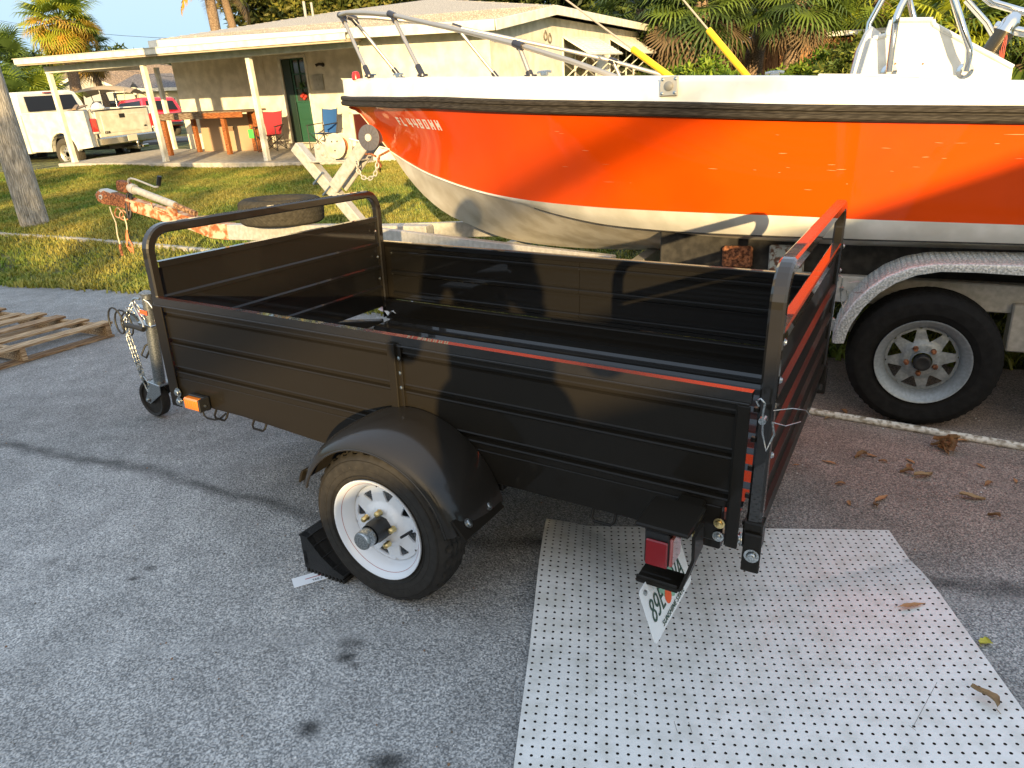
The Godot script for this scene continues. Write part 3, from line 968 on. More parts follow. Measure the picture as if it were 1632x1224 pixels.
func build_plate(t: Node3D) -> void:
	var p := Node3D.new()
	p.name = "licence_plate"
	t.add_child(p, true)
	var up := Vector3(-.33, .943, 0).normalized()
	var rt := Vector3(0, 0, -1)
	p.transform = Transform3D(Basis(rt, up, rt.cross(up)), Vector3(2.170, .330, .1005))
	var pl := MB.new()
	var o := []
	for c in [[1, 1], [-1, 1], [-1, -1], [1, -1]]:
		var a0 := atan2(c[1], c[0]) - PI / 4
		for k in 5:
			var a := a0 + PI / 2 * k / 4.0
			o.append(Vector3(c[0] * .1375 + cos(a) * .015, c[1] * .0612 + sin(a) * .015, 0))
	pl.poly(o, Vector3(0, 0, 1), .0012)
	part("plate_blank", pl, mat("plate_white", L(.80, .83, .83), .35, {"coat": .4}), p)
	var green := mat("plate_green", L(.012, .055, .035), .5)
	var pale := mat("plate_pale_green", L(.25, .47, .33), .5)
	var org := mat("plate_orange", L(.85, .10, .01), .5)
	var whi: Material = mats["plate_white"]
	var m := MB.new()
	m.poly([Vector3(-.052, .052, .0008), Vector3(-.058, .022, .0008), Vector3(-.028, -.018, .0008), Vector3(.022, -.044, .0008), Vector3(.036, -.04, .0008), Vector3(.058, .02, .0008), Vector3(.03, .05, .0008)], Vector3(0, 0, 1), .0004)
	part("print_shape", m, pale, p)
	for q in [[.010, .024, .017, .020], [-.012, -.020, .020, .022], [.004, -.002, .012, .010]]:
		var f := MB.new()
		var ring := []
		for k in 20: ring.append(Vector3(q[0] + cos(TAU * k / 20) * q[2], q[1] + sin(TAU * k / 20) * q[3], .0016))
		f.poly(ring, Vector3(0, 0, 1), .0006)
		part("print_fruit", f, org, p)
	for q in [[.026, .0], [.030, -.008], [.018, -.006]]:
		var f := MB.new()
		var ring := []
		for k in 10: ring.append(Vector3(q[0] + cos(TAU * k / 10) * .005, q[1] + sin(TAU * k / 10) * .005, .0022))
		f.poly(ring, Vector3(0, 0, 1), .0006)
		part("print_blossom", f, whi, p)
	for q in [[-.012, .036, .5], [.0, .040, 2.2]]:
		var f := MB.new()
		var ring := []
		for k in 12:
			var a := TAU * k / 12
			ring.append(Vector3(q[0], q[1], .002) + Vector3(cos(a) * .014, sin(a) * .005, 0).rotated(Vector3(0, 0, 1), q[2]))
		f.poly(ring, Vector3(0, 0, 1), .0006)
		part("print_leaf", f, green, p)
	var put := func(s: String, at: Vector3, size: float, sx: float, sy: float) -> void:
		text("plate_text", s, size, green, p, Transform3D(Basis.IDENTITY.scaled(Vector3(sx, sy, 1)), at), "Droid Sans", .0012)
	put.call("89E", Vector3(-.082, -.002, .0016), .070, .80, 1.25)
	put.call("VA", Vector3(.082, -.002, .0016), .070, .80, 1.25)
	put.call("MYFLORIDA.COM", Vector3(0, .060, .0016), .021, 1.0, 1.0)
	put.call("SUNSHINE STATE", Vector3(0, -.060, .0016), .020, 1.1, 1.0)
	for q in [[-.125, .058], [.125, .058]]: bolt_at(p, Vector3(q[0], q[1], .001), Vector3(0, 0, 1), .005, mats["zinc"])
	var br := MB.new()
	br.bar(Vector3(.10, .05, -.006), Vector3(.10, .13, -.03), .03, .004, .001)
	part("plate_bracket", br, mats["black_plastic"], p)

# ---------------------------------------------------------------- pegboard, chock, pallet, pipe, leaves
func build_pegboard() -> void:
	var s := .0254
	var cy := cos(.13584)
	var sy := sin(.13584)
	var hgt := func(c: float, r: float) -> float:
		return maxf(.005, .006 + .070 * (c - .6) * (c - .6) - .0067 * exp(-pow(c / .12, 2)) + .0806 * maxf(0.0, -r) / .6 * exp(-pow(c / .25, 2)) - .466 * pow(maxf(0.0, -r - .25), 2.0)) + .003
	var at := func(c: float, r: float, dy: float) -> Vector3:
		return Vector3(.02082 + c * cy - r * sy, hgt.call(c, r) + dy, -1.66114 + c * sy + r * cy)
	var g := MB.new()
	var V := PackedVector3Array()
	var N := PackedVector3Array()
	var I := PackedInt32Array()
	var wv := PackedVector3Array()
	var wn := PackedVector3Array()
	var wi := PackedInt32Array()
	var th := .0055
	for r in range(-26, 44):
		for c in 48:
			var cc := c * s
			var rr := r * s
			var e := 0.002
			var du: Vector3 = at.call(cc + e, rr, 0) - at.call(cc - e, rr, 0)
			var dv: Vector3 = at.call(cc, rr + e, 0) - at.call(cc, rr - e, 0)
			var nn := dv.cross(du).normalized()
			var o := V.size()
			var o2 := wv.size()
			for k in 8:
				var a := PI / 4 * k
				var d := Vector2(cos(a), sin(a))
				var rad := .0041
				V.append(at.call(cc + d.x * rad, rr + d.y * rad, 0)); N.append(nn)
				var q := d / maxf(absf(d.x), absf(d.y)) * s / 2.0
				V.append(at.call(cc + q.x, rr + q.y, 0)); N.append(nn)
				var lowp: Vector3 = at.call(cc + d.x * rad, rr + d.y * rad, -th)
				wv.append(lowp); wn.append(Vector3(-d.x, 0, -d.y))
				wv.append(at.call(cc + d.x * rad, rr + d.y * rad, -.0004)); wn.append(Vector3(-d.x, 0, -d.y))
			for k in 8:
				var a := o + k * 2
				var b := o + (k + 1) % 8 * 2
				I.append_array(PackedInt32Array([a, a + 1, b + 1, a, b + 1, b]))
				a = o2 + k * 2
				b = o2 + (k + 1) % 8 * 2
				wi.append_array(PackedInt32Array([a + 1, b + 1, b, a + 1, b, a]))
	g.v = V; g.n = N; g.x = I; g.t.resize(V.size())
	# border strip and underside edge
	var c0 := -.5 * s
	var c1 := 47.5 * s
	var r0 := -26.5 * s
	var r1 := 43.5 * s
	var rim := []
	for i in 49: rim.append([c0 + i * s, r0])
	for i in 71: rim.append([c1, r0 + i * s])
	for i in 49: rim.append([c1 - i * s, r1])
	for i in 71: rim.append([c0, r1 - i * s])
	for i in rim.size() - 1:
		var a: Vector3 = at.call(rim[i][0], rim[i][1], 0)
		var b: Vector3 = at.call(rim[i + 1][0], rim[i + 1][1], 0)
		if a.distance_to(b) > .001: g.quad(a, b, b - Vector3(0, th, 0), a - Vector3(0, th, 0))
	var m := mat("pegboard_white", L(.74, .735, .71), 0.38, {"coat": .5, "cr": .22, "wear": ntex("peg", .012, Color(.93, .93, .92), Color(1, 1, 1), FastNoiseLite.TYPE_SIMPLEX_SMOOTH, 512, 6, .2, .6), "ws": 1.7, "nrm": bump("soil_b", 0.06, 6.0), "ns": .12})
	var pb := single("pegboard", g, m, "white perforated hardboard sheet lying flat on the driveway behind the black trailer", "pegboard")
	var hw := MB.new()
	hw.v = wv; hw.n = wn; hw.x = wi; hw.t.resize(wv.size())
	part("hole_walls", hw, mat("hardboard_brown", L(.035, .022, .014), .9), pb).set_meta("kind", "stuff")
	var sc := MB.new()
	var sm := mat("scratch", L(.18, .16, .13), .8)
	for q in [[[41.4, 3.3], [36.8, 9.2]], [[36.6, 8.9], [37.0, 9.5]], [[14.6, 9.6], [14.8, 11.0]], [[16.0, 9.6], [16.2, 11.0]], [[10.8, 6.2], [11.2, 6.6]], [[17.6, 11.6], [18.4, 11.6]], [[2.1, 13.1], [2.4, 12.7]], [[18.7, 8.9], [19.3, 8.9]]]:
		var p := []
		for i in 9:
			var f := i / 8.0
			p.append(at.call(lerpf(q[0][0], q[1][0], f) * s, lerpf(q[0][1], q[1][1], f) * s, .0002))
		sc.tube(p, .0005, 4)
	part("scratch_marks", sc, sm, pb)

func leaf_mesh(len: float, wid: float, curl: float, sd: int) -> ArrayMesh:
	var g := MB.new()
	var P := []
	var r2 := RandomNumberGenerator.new()
	r2.seed = sd
	var tw := r2.randf_range(-1, 1)
	for i in 9:
		var f := i / 8.0
		var row := []
		var w := wid * sin(pow(f, .8) * PI) * (1.0 + .25 * sin(f * 17.0 + sd)) + .0006
		for j in 5:
			var c := (j - 2) / 2.0
			row.append(Vector3((f - .5) * len, .004 + curl * (c * c * .7 + sin(f * PI * 1.3 + tw) * .5 + .35) * wid, c * w + tw * .012 * sin(f * 3)))
		P.append(row)
	g.grid(P, true)
	g.tube([Vector3(-.5 * len, .004 + curl * wid * .4, 0), Vector3(-.66 * len, .006, tw * .008)], .0009, 4)
	return g.mesh()

func build_small_things() -> void:
	# wheel chock
	var blk := mat("chock_black", L(.013, .013, .013), .7, {"nrm": bump("soil_b", 0.06, 6.0), "ns": .3, "ws": 3.0})
	var X := Vector3(.8538, 0, .5196)
	var ck := thing("wheel_chock", "black moulded wheel chock wedged in front of the white trailer wheel", "wheel chock", Transform3D(Basis(X, Vector3.UP, X.cross(Vector3.UP)), Vector3(-.735, .004, -2.165)))
	var outl := func(z: float) -> Array: return [Vector3(0, .018, z), Vector3(.175, .018, z), Vector3(.178, .034, z), Vector3(.135, .052, z), Vector3(.09, .082, z), Vector3(.055, .118, z), Vector3(.03, .146, z), Vector3(0, .15, z)]
	var w := MB.new()
	w.poly(outl.call(.045), Vector3(0, 0, 1), .022)
	w.poly(outl.call(-.045), Vector3(0, 0, 1), .022)
	w.poly([Vector3(.012, .03, .0), Vector3(.12, .03, .0), Vector3(.03, .13, .0)], Vector3(0, 0, 1), .006)
	var o: Array = outl.call(0.0)
	for i in range(1, 8):
		var a: Vector3 = o[i]
		var b: Vector3 = o[(i + 1) % 8]
		w.bar(a + Vector3(0, -.004, -.067), a + Vector3(0, -.004, .045), .008, .008)
		w.quad(a + Vector3(0, 0, .045), b + Vector3(0, 0, .045), b + Vector3(0, 0, -.067), a + Vector3(0, 0, -.067))
	w.bar(Vector3(.012, .06, -.065), Vector3(.012, .06, .045), .02, .06, .003)
	w.bar(Vector3(.05, .03, .034), Vector3(.05, .09, .034), .018, .02, .003)
	part("chock_body", w, blk, ck)
	var ft := MB.new()
	for k in 11: ft.box(Vector3(.008 + k * .0165, .009, -.011), Vector3(.010, .018, .112), .002)
	part("chock_teeth", ft, blk, ck)
	# printed card under the chock
	var cd := thing("paper_card", "small white printed card lying flat beneath the wheel chock", "card", Transform3D(Basis.from_euler(Vector3(0, .42, 0)), Vector3(-.72, .0065, -2.085)))
	var cb := MB.new()
	cb.box(Vector3.ZERO, Vector3(.145, .001, .058))
	part("card_sheet", cb, mat("card_white", L(.78, .81, .84), .5), cd)
	var st := MB.new()
	st.box(Vector3(.012, .0008, -.002), Vector3(.085, .0006, .003))
	part("card_stripe", st, mat("pinstripe_red", L(.35, .02, .02), .4), cd)
	text("card_print", "TAG 2", .013, mat("ink", L(.03, .03, .04), .6), cd, Transform3D(Basis(Vector3(1, 0, 0), Vector3(0, 0, -1), Vector3(0, 1, 0)), Vector3(.008, .0010, .016)))
	# PVC pipe
	var pp := MB.new()
	var a := Vector3(1.30, .018, -3.36)
	var b := Vector3(3.1, .018, -2.04)
	pp.tube([a, a.lerp(b, .25) + Vector3(0, .001, .004), a.lerp(b, .5), b], .0165, 16)
	single("plastic_pipe", pp, mat("pvc", L(.74, .70, .62), .5, {"wear": ntex("pvcw", .03, Color(.62, .58, .52), Color(1, 1, 1), FastNoiseLite.TYPE_SIMPLEX_SMOOTH, 512, 5, .25, .55), "ws": 2.0}), "long dirty white plastic pipe lying on the driveway beside the boat trailer wheel", "pipe")
	build_pallet()
	var pg := MB.new()
	var PP := []
	for i in 8:
		var row := []
		for j in 6: row.append(Vector3((i - 3.5) * .032, .012 + .012 * sin(i * 2.3 + j * 1.7) + .01 * cos(j * 2.9), (j - 2.5) * .026))
		PP.append(row)
	pg.grid(PP, true)
	single("crumpled_paper", pg, mats["card_white"], "crumpled white paper lying at the front end of the trailer floor", "paper", Transform3D(Basis.from_euler(Vector3(0, .9, 0)), Vector3(-.62, .462, -4.02)))
	# fallen leaves
	var shades := [L(.34, .17, .07), L(.42, .21, .09), L(.28, .14, .06), L(.30, .20, .10), L(.22, .12, .05)]
	var spots := [[1.19, -2.70], [1.33, -2.70], [1.63, -3.21], [1.52, -3.16], [1.48, -2.73], [1.53, -2.74], [1.66, -2.67], [1.62, -2.61], [1.64, -2.54], [1.59, -2.57], [1.91, -2.59], [1.96, -2.46], [1.84, -2.44], [1.72, -2.35], [1.71, -2.21], [1.26, -2.36], [1.39, -2.38], [1.29, -2.51], [1.69, -3.71], [1.34, -2.33], [1.40, -3.22], [1.99, -2.83], [1.55, -2.68], [1.6, -3.62], [1.75, -3.85], [1.52, -3.66]]
	var meshes := []
	for k in 5: meshes.append(leaf_mesh(.05 + .012 * k, .009 + .0022 * ((k * 2) % 5), .5 + .4 * (k % 3), k + 2))
	for i in spots.size():
		var q = spots[i]
		var where: String = "dry brown fallen leaf " + ("behind the white pipe beside the boat trailer wheel" if q[1] < -2.9 - (q[0] - 1.6) * -.0 and q[1] < -2.95 else "on open asphalt near the right edge, beyond the leaf clump" if q[0] > 1.8 else "in the loose cluster left of the leaf clump" if q[1] < -2.5 and q[0] > 1.44 else "close behind the black trailer tailgate" if q[0] < 1.36 and q[1] < -2.6 else "on bare asphalt between the pegboard corner and the leaf cluster")
		var m := mat("leaf_%d" % (i % 5), shades[i % 5], .8, {"back": Color(.25, .12, .04)})
		single("fallen_leaf", meshes[(i * 3) % 5], m, where, "leaf", Transform3D(Basis.from_euler(Vector3(0, i * 2.39, 0)).scaled(Vector3.ONE * (.5 + .5 * fmod(i * .37, 1.0))), Vector3(spots[i][0], .004, spots[i][1])), "dry brown leaves scattered on the driveway")
	single("fallen_leaf", leaf_mesh(.085, .008, .3, 3), mat("leaf_1", shades[1], .8), "slender brown leaf lying near the right edge of the white pegboard", "leaf", Transform3D(Basis.from_euler(Vector3(0, .1, 0)), Vector3(1.145, .030, -1.725)))
	single("fallen_leaf", leaf_mesh(.072, .014, 1.2, 9), mat("leaf_3", shades[3], .8), "curled pale brown leaf standing on the white pegboard", "leaf", Transform3D(Basis.from_euler(Vector3(.3, 1.9, .2)), Vector3(1.115, .036, -1.36)))
	single("fallen_leaf", leaf_mesh(.045, .014, .4, 6), mat("leaf_yellow", L(.45, .42, .05), .7), "small yellow leaf on the asphalt touching the pegboard edge", "leaf", Transform3D(Basis.from_euler(Vector3(0, .7, 0)), Vector3(1.27, .005, -1.59)))
	# clump of leaf litter
	var cl := thing("leaf_clump", "matted clump of dark brown dead leaves on the driveway in front of the pipe", "leaf clump", Transform3D(Basis.IDENTITY, Vector3(1.86, .004, -2.75)))
	for k in 16:
		part("dead_leaf", meshes[k % 5], mat("leaf_%d" % [2, 4, 4][k % 3], shades[0], .8), cl, Transform3D(Basis.from_euler(Vector3(rng.randf_range(-.9, .9), rng.randf() * TAU, rng.randf_range(-.7, .7))), Vector3(rng.randf_range(-.03, .03), .012 + .002 * k, rng.randf_range(-.02, .02))))

func build_pallet() -> void:
	var wood := []
	for k in 3:
		wood.append(mat("pallet_wood_%d" % k, [L(.52, .38, .22), L(.58, .44, .27), L(.44, .31, .18)][k], .85, {"wear": ntex("grain", .03, Color(.62, .55, .48), Color(1, 1, 1), FastNoiseLite.TYPE_SIMPLEX_SMOOTH, 512, 5), "ws3": Vector3(.35, 4.0, 4.0)}))
	# slats run along local x, stringers along local z; front right corner at the origin
	var sl := Vector3(-.48, 0, .877).normalized()
	var p := thing("wooden_pallet", "weathered wooden shipping pallet lying on the driveway near the lawn", "pallet", Transform3D(Basis(sl, Vector3.UP, sl.cross(Vector3.UP)), Vector3(-3.17, .004, -5.57)))
	var zs := 1.0 if sl.cross(Vector3.UP).dot(Vector3(-.877, 0, -.48)) > 0 else -1.0
	for k in 3:
		var g := MB.new()
		var x := .02 + k * .66 + .019
		var z0 := 0.0
		var z1 := 1.0
		# notched stringer
		var o := []
		for q in [[0, .018], [.20, .018], [.23, .045], [.36, .045], [.39, .018], [.61, .018], [.64, .045], [.77, .045], [.80, .018], [1.0, .018], [1.0, .107], [0, .107]]:
			o.append(Vector3(x + .019, q[1], zs * lerpf(z0, z1, q[0]) * 2.0))
		g.poly(o, Vector3(1, 0, 0), .038)
		part("stringer", g, wood[k], p)
	for k in 7:
		var g := MB.new()
		g.box(Vector3(.70, .1155, zs * (.065 + k * .30)), Vector3(1.42 - .01 * (k % 3), .018, .125), .002, Transform3D(Basis.from_euler(Vector3(.012 * sin(k * 2.0), .006 * cos(k * 3.0), 0)), Vector3(0, .001 * (k % 2), 0)))
		part("slat", g, wood[(k * 2 + 1) % 3], p)
	for k in 3:
		var g := MB.new()
		g.box(Vector3(.70, .009, zs * (.07 + k * .9)), Vector3(1.41, .016, .12), .002)
		part("bottom_slat", g, wood[(k + 2) % 3], p)

# ---------------------------------------------------------------- the boat and its trailer
const RUB_H := [[0.0, 1.640], [.14, 1.623], [.54, 1.595], [.87, 1.570], [1.17, 1.552], [1.62, 1.512], [1.99, 1.482], [2.33, 1.457], [2.64, 1.434], [3.21, 1.388], [3.68, 1.356], [4.05, 1.332], [6.2, 1.19]]
const TOP_H := [[0.0, 1.818], [.13, 1.807], [.56, 1.769], [.85, 1.747], [1.61, 1.685], [2.11, 1.646], [2.62, 1.609], [3.22, 1.564], [3.66, 1.523], [4.03, 1.487], [6.2, 1.33]]
const BOOT_D := [[0.36, 1.282], [.6, 1.205], [.83, 1.143], [1.30, 1.054], [1.68, 1.012], [2.16, .986], [2.59, .975], [3.17, .962], [3.45, .949], [4.13, .924], [6.2, .85]]
const CH_D := [[.50, 1.07], [.70, 1.05], [.95, 1.015], [1.4, .965], [1.70, .925], [1.89, .896], [2.54, .861], [3.16, .855], [3.46, .85], [4.15, .838], [6.2, .78]]
const KEEL := [[-.02, 1.66], [.0, 1.62], [.08, 1.585], [.18, 1.47], [.25, 1.385], [.34, 1.27], [.42, 1.15], [.57, .98], [.75, .845], [.92, .77], [1.19, .675], [1.45, .63], [1.80, .605], [2.32, .60], [3.5, .60], [6.2, .58]]

func bfun(B: float, Lb: float, e: float, d: float) -> float:
	return 0.0 if d <= 0.0 else B * (1.0 - pow(maxf(0.0, 1.0 - d / Lb), e))

func build_boat() -> void:
	var XF := Transform3D(Basis(Vector3(.9004471, 0, .43496553), Vector3.UP, Vector3(-.43496553, 0, .9004471)), Vector3(-1.0925, 0, -5.70843))
	var boat := thing("motor_boat", "orange and white centre console boat with bow rail sitting on its galvanized trailer", "boat", XF)
	var org := mat("hull_orange", L(.78, .073, .002), .45, {"spec": .12, "coat": .5, "cr": .05, "wear": ntex("hullw", .006, Color(.965, .95, .95), Color(1, 1, 1), FastNoiseLite.TYPE_SIMPLEX_SMOOTH, 512, 5, .2, .6), "ws": .5})
	var wht := mat("gelcoat_white", L(.82, .80, .74), .4, {"coat": .3, "cr": .2, "wear": ntex("gel", .012, Color(.9, .9, .88), Color(1, 1, 1)), "ws": .7})
	var bot := mat("hull_bottom", L(.74, .69, .59), .55, {"wear": ntex("botw", .01, Color(.86, .84, .80), Color(1, 1, 1), FastNoiseLite.TYPE_SIMPLEX_SMOOTH, 512, 6, .2, .7), "ws": .8})
	var blk := mat("rub_black", L(.055, .048, .040), .65, {"spec": .3, "wear": ntex("rubw", .05, Color(.6, .58, .55), Color(1, 1, 1)), "ws3": Vector3(.5, 6, 6)})
	var anti := mat("bottom_black", L(.045, .042, .038), .75, {"wear": ntex("anti", .02, Color(.7, .7, .7), Color(1, 1, 1)), "ws": 1.3})
	var ds := []
	for i in 64: ds.append(6.1 * pow(i / 63.0, 1.35))
	# section points on one side at distance d from the bow: rub, boot, chine, keel
	var sec := func(d: float) -> Array:
		var rub := Vector2(bfun(1.17, 3.0, 2.3, d), lerp_tab(RUB_H, d))
		var kl := lerp_tab(KEEL, d)
		if d < .0: kl = rub.y
		var boot := Vector2(bfun(1.06, 3.0, 1.8, d - .345) , maxf(lerp_tab(BOOT_D, d), kl))
		if d < .345: boot = Vector2(0.0, kl)
		var ch := Vector2(bfun(1.0, 3.1, 1.7, d - .50), maxf(lerp_tab(CH_D, d), kl))
		if d < .50: ch = Vector2(0.0, minf(boot.y, maxf(kl, 0)))
		ch = (boot + Vector2(-.003, -.008)).lerp(ch, smoothstep(1.25, 2.3, d)) if d > .345 else ch
		return [rub, boot, ch, Vector2(0, kl)]
	for s in [1.0, -1.0]:
		var T := []
		var Wh := []
		var Bo := []
		var Ba := []
		for d in ds:
			var q: Array = sec.call(d)
			var row := []
			for k in 13:
				var f := k / 12.0
				var p: Vector2 = q[0].lerp(q[1], f)
				var fl := sin(f * PI) * .07 * clampf(1.0 - d / 2.6, 0, 1) * minf(1.0, q[0].x / .3)
				row.append(Vector3(d + 0.0 * f, p.y, s * maxf(0.0, p.x - fl)))
			T.append(row)
			row = []
			for k in 4:
				var p: Vector2 = q[1].lerp(q[2], k / 3.0)
				row.append(Vector3(d, p.y - .002 * k, s * (p.x + .012 * sin(k / 3.0 * PI))))
			Wh.append(row)
			row = []
			for k in 9:
				var f := k / 8.0
				var p: Vector2 = q[2].lerp(q[3], f)
				row.append(Vector3(d, p.y - .03 * sin(f * PI) * clampf(d / 2.0, 0, 1), s * p.x))
			if d < 2.42: Bo.append(row)
			else:
				if Ba.is_empty() and Bo.size(): Ba.append(Bo[-1])
				Ba.append(row)
		var g := MB.new(); g.grid(T, s > 0)
		part("topside", g, org, boat)
		var g2 := MB.new(); g2.grid(Wh, s > 0)
		part("chine_stripe", g2, wht, boat)
		var g3 := MB.new(); g3.grid(Bo, s > 0)
		part("bottom_forward", g3, bot, boat)
		var g4 := MB.new(); g4.grid(Ba, s > 0)
		part("bottom_aft", g4, bot, boat)
		# lower chine line
		var sr := MB.new()
		var sp := []
		for k in 40:
			var d := lerpf(1.75, 6.08, k / 39.0)
			var q: Array = sec.call(d)
			sp.append(Vector3(d, q[2].y - .004, s * (q[2].x + .004)))
		sr.tube(sp, .004, 6)
		part("chine_line", sr, anti, boat)
		# rub rail
		var rp := []
		for i in 50:
			var d := 6.1 * pow(i / 49.0, 1.6)
			rp.append(Vector3(d - .035 * (1.0 - minf(1.0, d * 4.0)), lerp_tab(RUB_H, d) + .028, s * (bfun(1.17, 3.0, 2.3, d) + .012)))
		var rr := MB.new()
		rr.sweep(rp, [Vector2(-.02, -.033), Vector2(.012, -.033), Vector2(.02, -.024), Vector2(.02, -.008), Vector2(.012, -.003), Vector2(.012, .003), Vector2(.02, .008), Vector2(.02, .024), Vector2(.012, .033), Vector2(-.02, .033)] if s < 0 else [Vector2(-.012, -.033), Vector2(.02, -.033), Vector2(.02, .033), Vector2(-.012, .033), Vector2(-.02, .024), Vector2(-.02, .008), Vector2(-.012, .003), Vector2(-.012, -.003), Vector2(-.02, -.008), Vector2(-.02, -.024)], Vector3.UP)
		part("rub_rail", rr, blk, boat)
		# deck cap: side, rounded edge, gunwale deck, inner coaming
		var C := []
		for i in 60:
			var d := 6.1 * pow(i / 59.0, 1.5)
			var b := bfun(1.17, 3.0, 2.3, d)
			var y0 := lerp_tab(RUB_H, d) + .05
			var y1 := lerp_tab(TOP_H, d)
			var k := minf(1.0, b / .12)
			var inn := maxf(0.0, b - .30) if d > 1.35 else maxf(0.0, b - .30) * smoothstep(1.0, 1.35, d)
			var fr := -.03 * (1.0 - minf(1.0, d * 5.0))
			var row := []
			for q in [[b + .004, y0], [b - .01 * k, lerpf(y0, y1, .35)], [b - .035 * k, lerpf(y0, y1, .75)], [b - .05 * k, y1 - .022], [b - .062 * k, y1 - .006], [b - .085 * k, y1], [inn + .02, y1 + .002], [inn, y1 - .01], [inn, y1 - (.5 if d > 1.3 else .012)]]:
				row.append(Vector3(d + fr, q[1], s * maxf(0.0, q[0])))
			C.append(row)
		var g5 := MB.new(); g5.grid(C, s < 0)
		part("deck_cap", g5, wht, boat)
	# cockpit sole and transom
	var so := MB.new()
	so.poly([Vector3(2.2, 1.04, .55), Vector3(3.2, 1.02, .85), Vector3(6.05, 1.0, .9), Vector3(6.05, 1.0, -.9), Vector3(3.2, 1.02, -.85), Vector3(2.2, 1.04, -.55)], Vector3(0, 1, 0), .02)
	part("cockpit_floor", so, wht, boat)
	var tr := MB.new()
	tr.box(Vector3(6.08, 1.0, 0), Vector3(.06, .60, 2.1), .01)
	part("transom", tr, wht, boat)
	# registration letters on the port bow, laid on the flare
	var let := mat("letter_cream", L(.80, .74, .66), .5)
	var reg := MB.new()
	var glyph := {
		"F": [[0, 0, .32, 1], [0, .76, .85, 1], [0, .40, .7, .62]],
		"L": [[0, 0, .32, 1], [0, 0, .85, .24]],
		"4": [[.50, 0, .80, 1], [0, .28, 1, .50], [0, .3, .28, 1]],
		"8": [[0, 0, .31, 1], [.58, 0, .88, 1], [0, 0, .8, .2], [0, .84, .8, 1], [0, .43, .8, .58]],
		"0": [[0, 0, .31, 1], [.58, 0, .88, 1], [0, 0, .8, .2], [0, .82, .8, 1]],
		"N": [[0, 0, .31, 1], [.60, 0, .9, 1], [.2, .3, .68, .7]]}
	var lx := .70
	for ch in "FL4480NN":
		for q in glyph[ch]:
			var P := []
			for i in 3:
				var row := []
				for j in 3:
					var d: float = lx + lerpf(q[0], q[2], i / 2.0) * .044
					var hh: float = lerpf(q[1], q[3], j / 2.0)
					var c: Array = sec.call(d)
					var f := .275 - .125 * hh
					var p: Vector2 = c[0].lerp(c[1], f)
					var fl := sin(f * PI) * .07 * clampf(1.0 - d / 2.6, 0, 1) * minf(1.0, c[0].x / .3)
					row.append(Vector3(d, p.y, p.x - fl + .004))
				P.append(row)
			reg.grid(P)
		lx += .060 if ch != "L" else .075
	part("registration_letters", reg, let, boat)
	# scuffs on the topside
	var sm := MB.new()
	for k in 30:
		var d := rng.randf_range(2.0, 4.4)
		var f := rng.randf_range(.10, .72)
		var ln := rng.randf_range(.008, .05) * (2.2 if k % 7 == 0 else 1.0)
		var tk := rng.randf_range(.0012, .0035)
		var P := []
		for i in 4:
			var row := []
			for j in 2:
				var dd := d + ln * i / 3.0
				var ff := f + (tk * (j - .5)) * 2.0 * (1.0 if i in [1, 2] else .2) + .0015 * sin(i + k)
				var c: Array = sec.call(dd)
				var p: Vector2 = c[0].lerp(c[1], ff)
				row.append(Vector3(dd, p.y, p.x - sin(ff * PI) * .07 * clampf(1.0 - dd / 2.6, 0, 1) + .0035))
			P.append(row)
		sm.grid(P, true)
	part("hull_scuffs", sm, mat("scuff_pale", L(.72, .26, .11), .7), boat)
	# bow rail
	var rail := mat("anodised_rail", L(.52, .47, .40), .45, {"metal": .85})
	var fit := mat("rail_fitting", L(.06, .06, .07), .3, {"metal": .6})
	var near := [Vector3(.04, 2.20, 0.0), Vector3(.05, 2.225, .05), Vector3(.20, 2.215, .16), Vector3(.45, 2.175, .29), Vector3(.73, 2.121, .42), Vector3(1.10, 2.020, .60), Vector3(1.45, 1.925, .74), Vector3(1.78, 1.828, .85), Vector3(2.10, 1.72, .925), Vector3(2.35, 1.625, .96)]
	for s in [1.0, -1.0]:
		var pts := []
		for q in near: pts.append(Vector3(q.x, q.y, q.z * s))
		var g := MB.new()
		g.tube(pts, .014, 10)
		part("bow_rail", g, rail, boat)
		for q in [[Vector3(.08, 2.215, .06), Vector3(.35, 1.80, .20)], [Vector3(.73, 2.121, .42), Vector3(.99, 1.746, .55)], [Vector3(1.78, 1.828, .85), Vector3(1.85, 1.668, .87)]]:
			var a: Vector3 = q[0]; var b: Vector3 = q[1]
			a.z *= s; b.z *= s
			var p := MB.new()
			p.tube([a, b], .0125, 8)
			part("rail_stanchion", p, rail, boat)
			var f := MB.new()
			f.tube([b, b.lerp(a, .16)], .019, 8)
			f.tube([b + Vector3(0, -.004, 0), b + Vector3(0, .008, 0)], .034, 10)
			f.tube([a.lerp(b, .0), a.lerp(b, .11)], .019, 8)
			f.tube([a + Vector3(-.03, .012, -.012 * s), a + Vector3(.03, -.012, .014 * s)], .021, 8)
			part("rail_fitting", f, fit, boat)
	# bow light, cleats, side plate
	var bl := MB.new()
	bl.lathe([Vector2(.03, 0), Vector2(.03, .03), Vector2(.022, .05), Vector2(.0001, .055)], 14, Transform3D(Basis.IDENTITY, Vector3(.13, 1.80, .05)))
	part("bow_light", bl, mat("red_plastic", L(.5, .02, .02), .3), boat)
	for q in [Vector3(.30, 1.80, .10), Vector3(.62, 1.775, .25), Vector3(1.95, 1.665, .92), Vector3(3.1, 1.572, 1.0)]:
		var cl := MB.new()
		cl.tube([q + Vector3(-.04, .014, 0), q + Vector3(-.02, .018, 0), q + Vector3(.02, .018, 0), q + Vector3(.04, .014, 0)], .006, 8)
		cl.box(q + Vector3(0, .006, 0), Vector3(.04, .02, .02), .004)
		part("deck_cleat", cl, mats["zinc"], boat)
	var hp := MB.new()
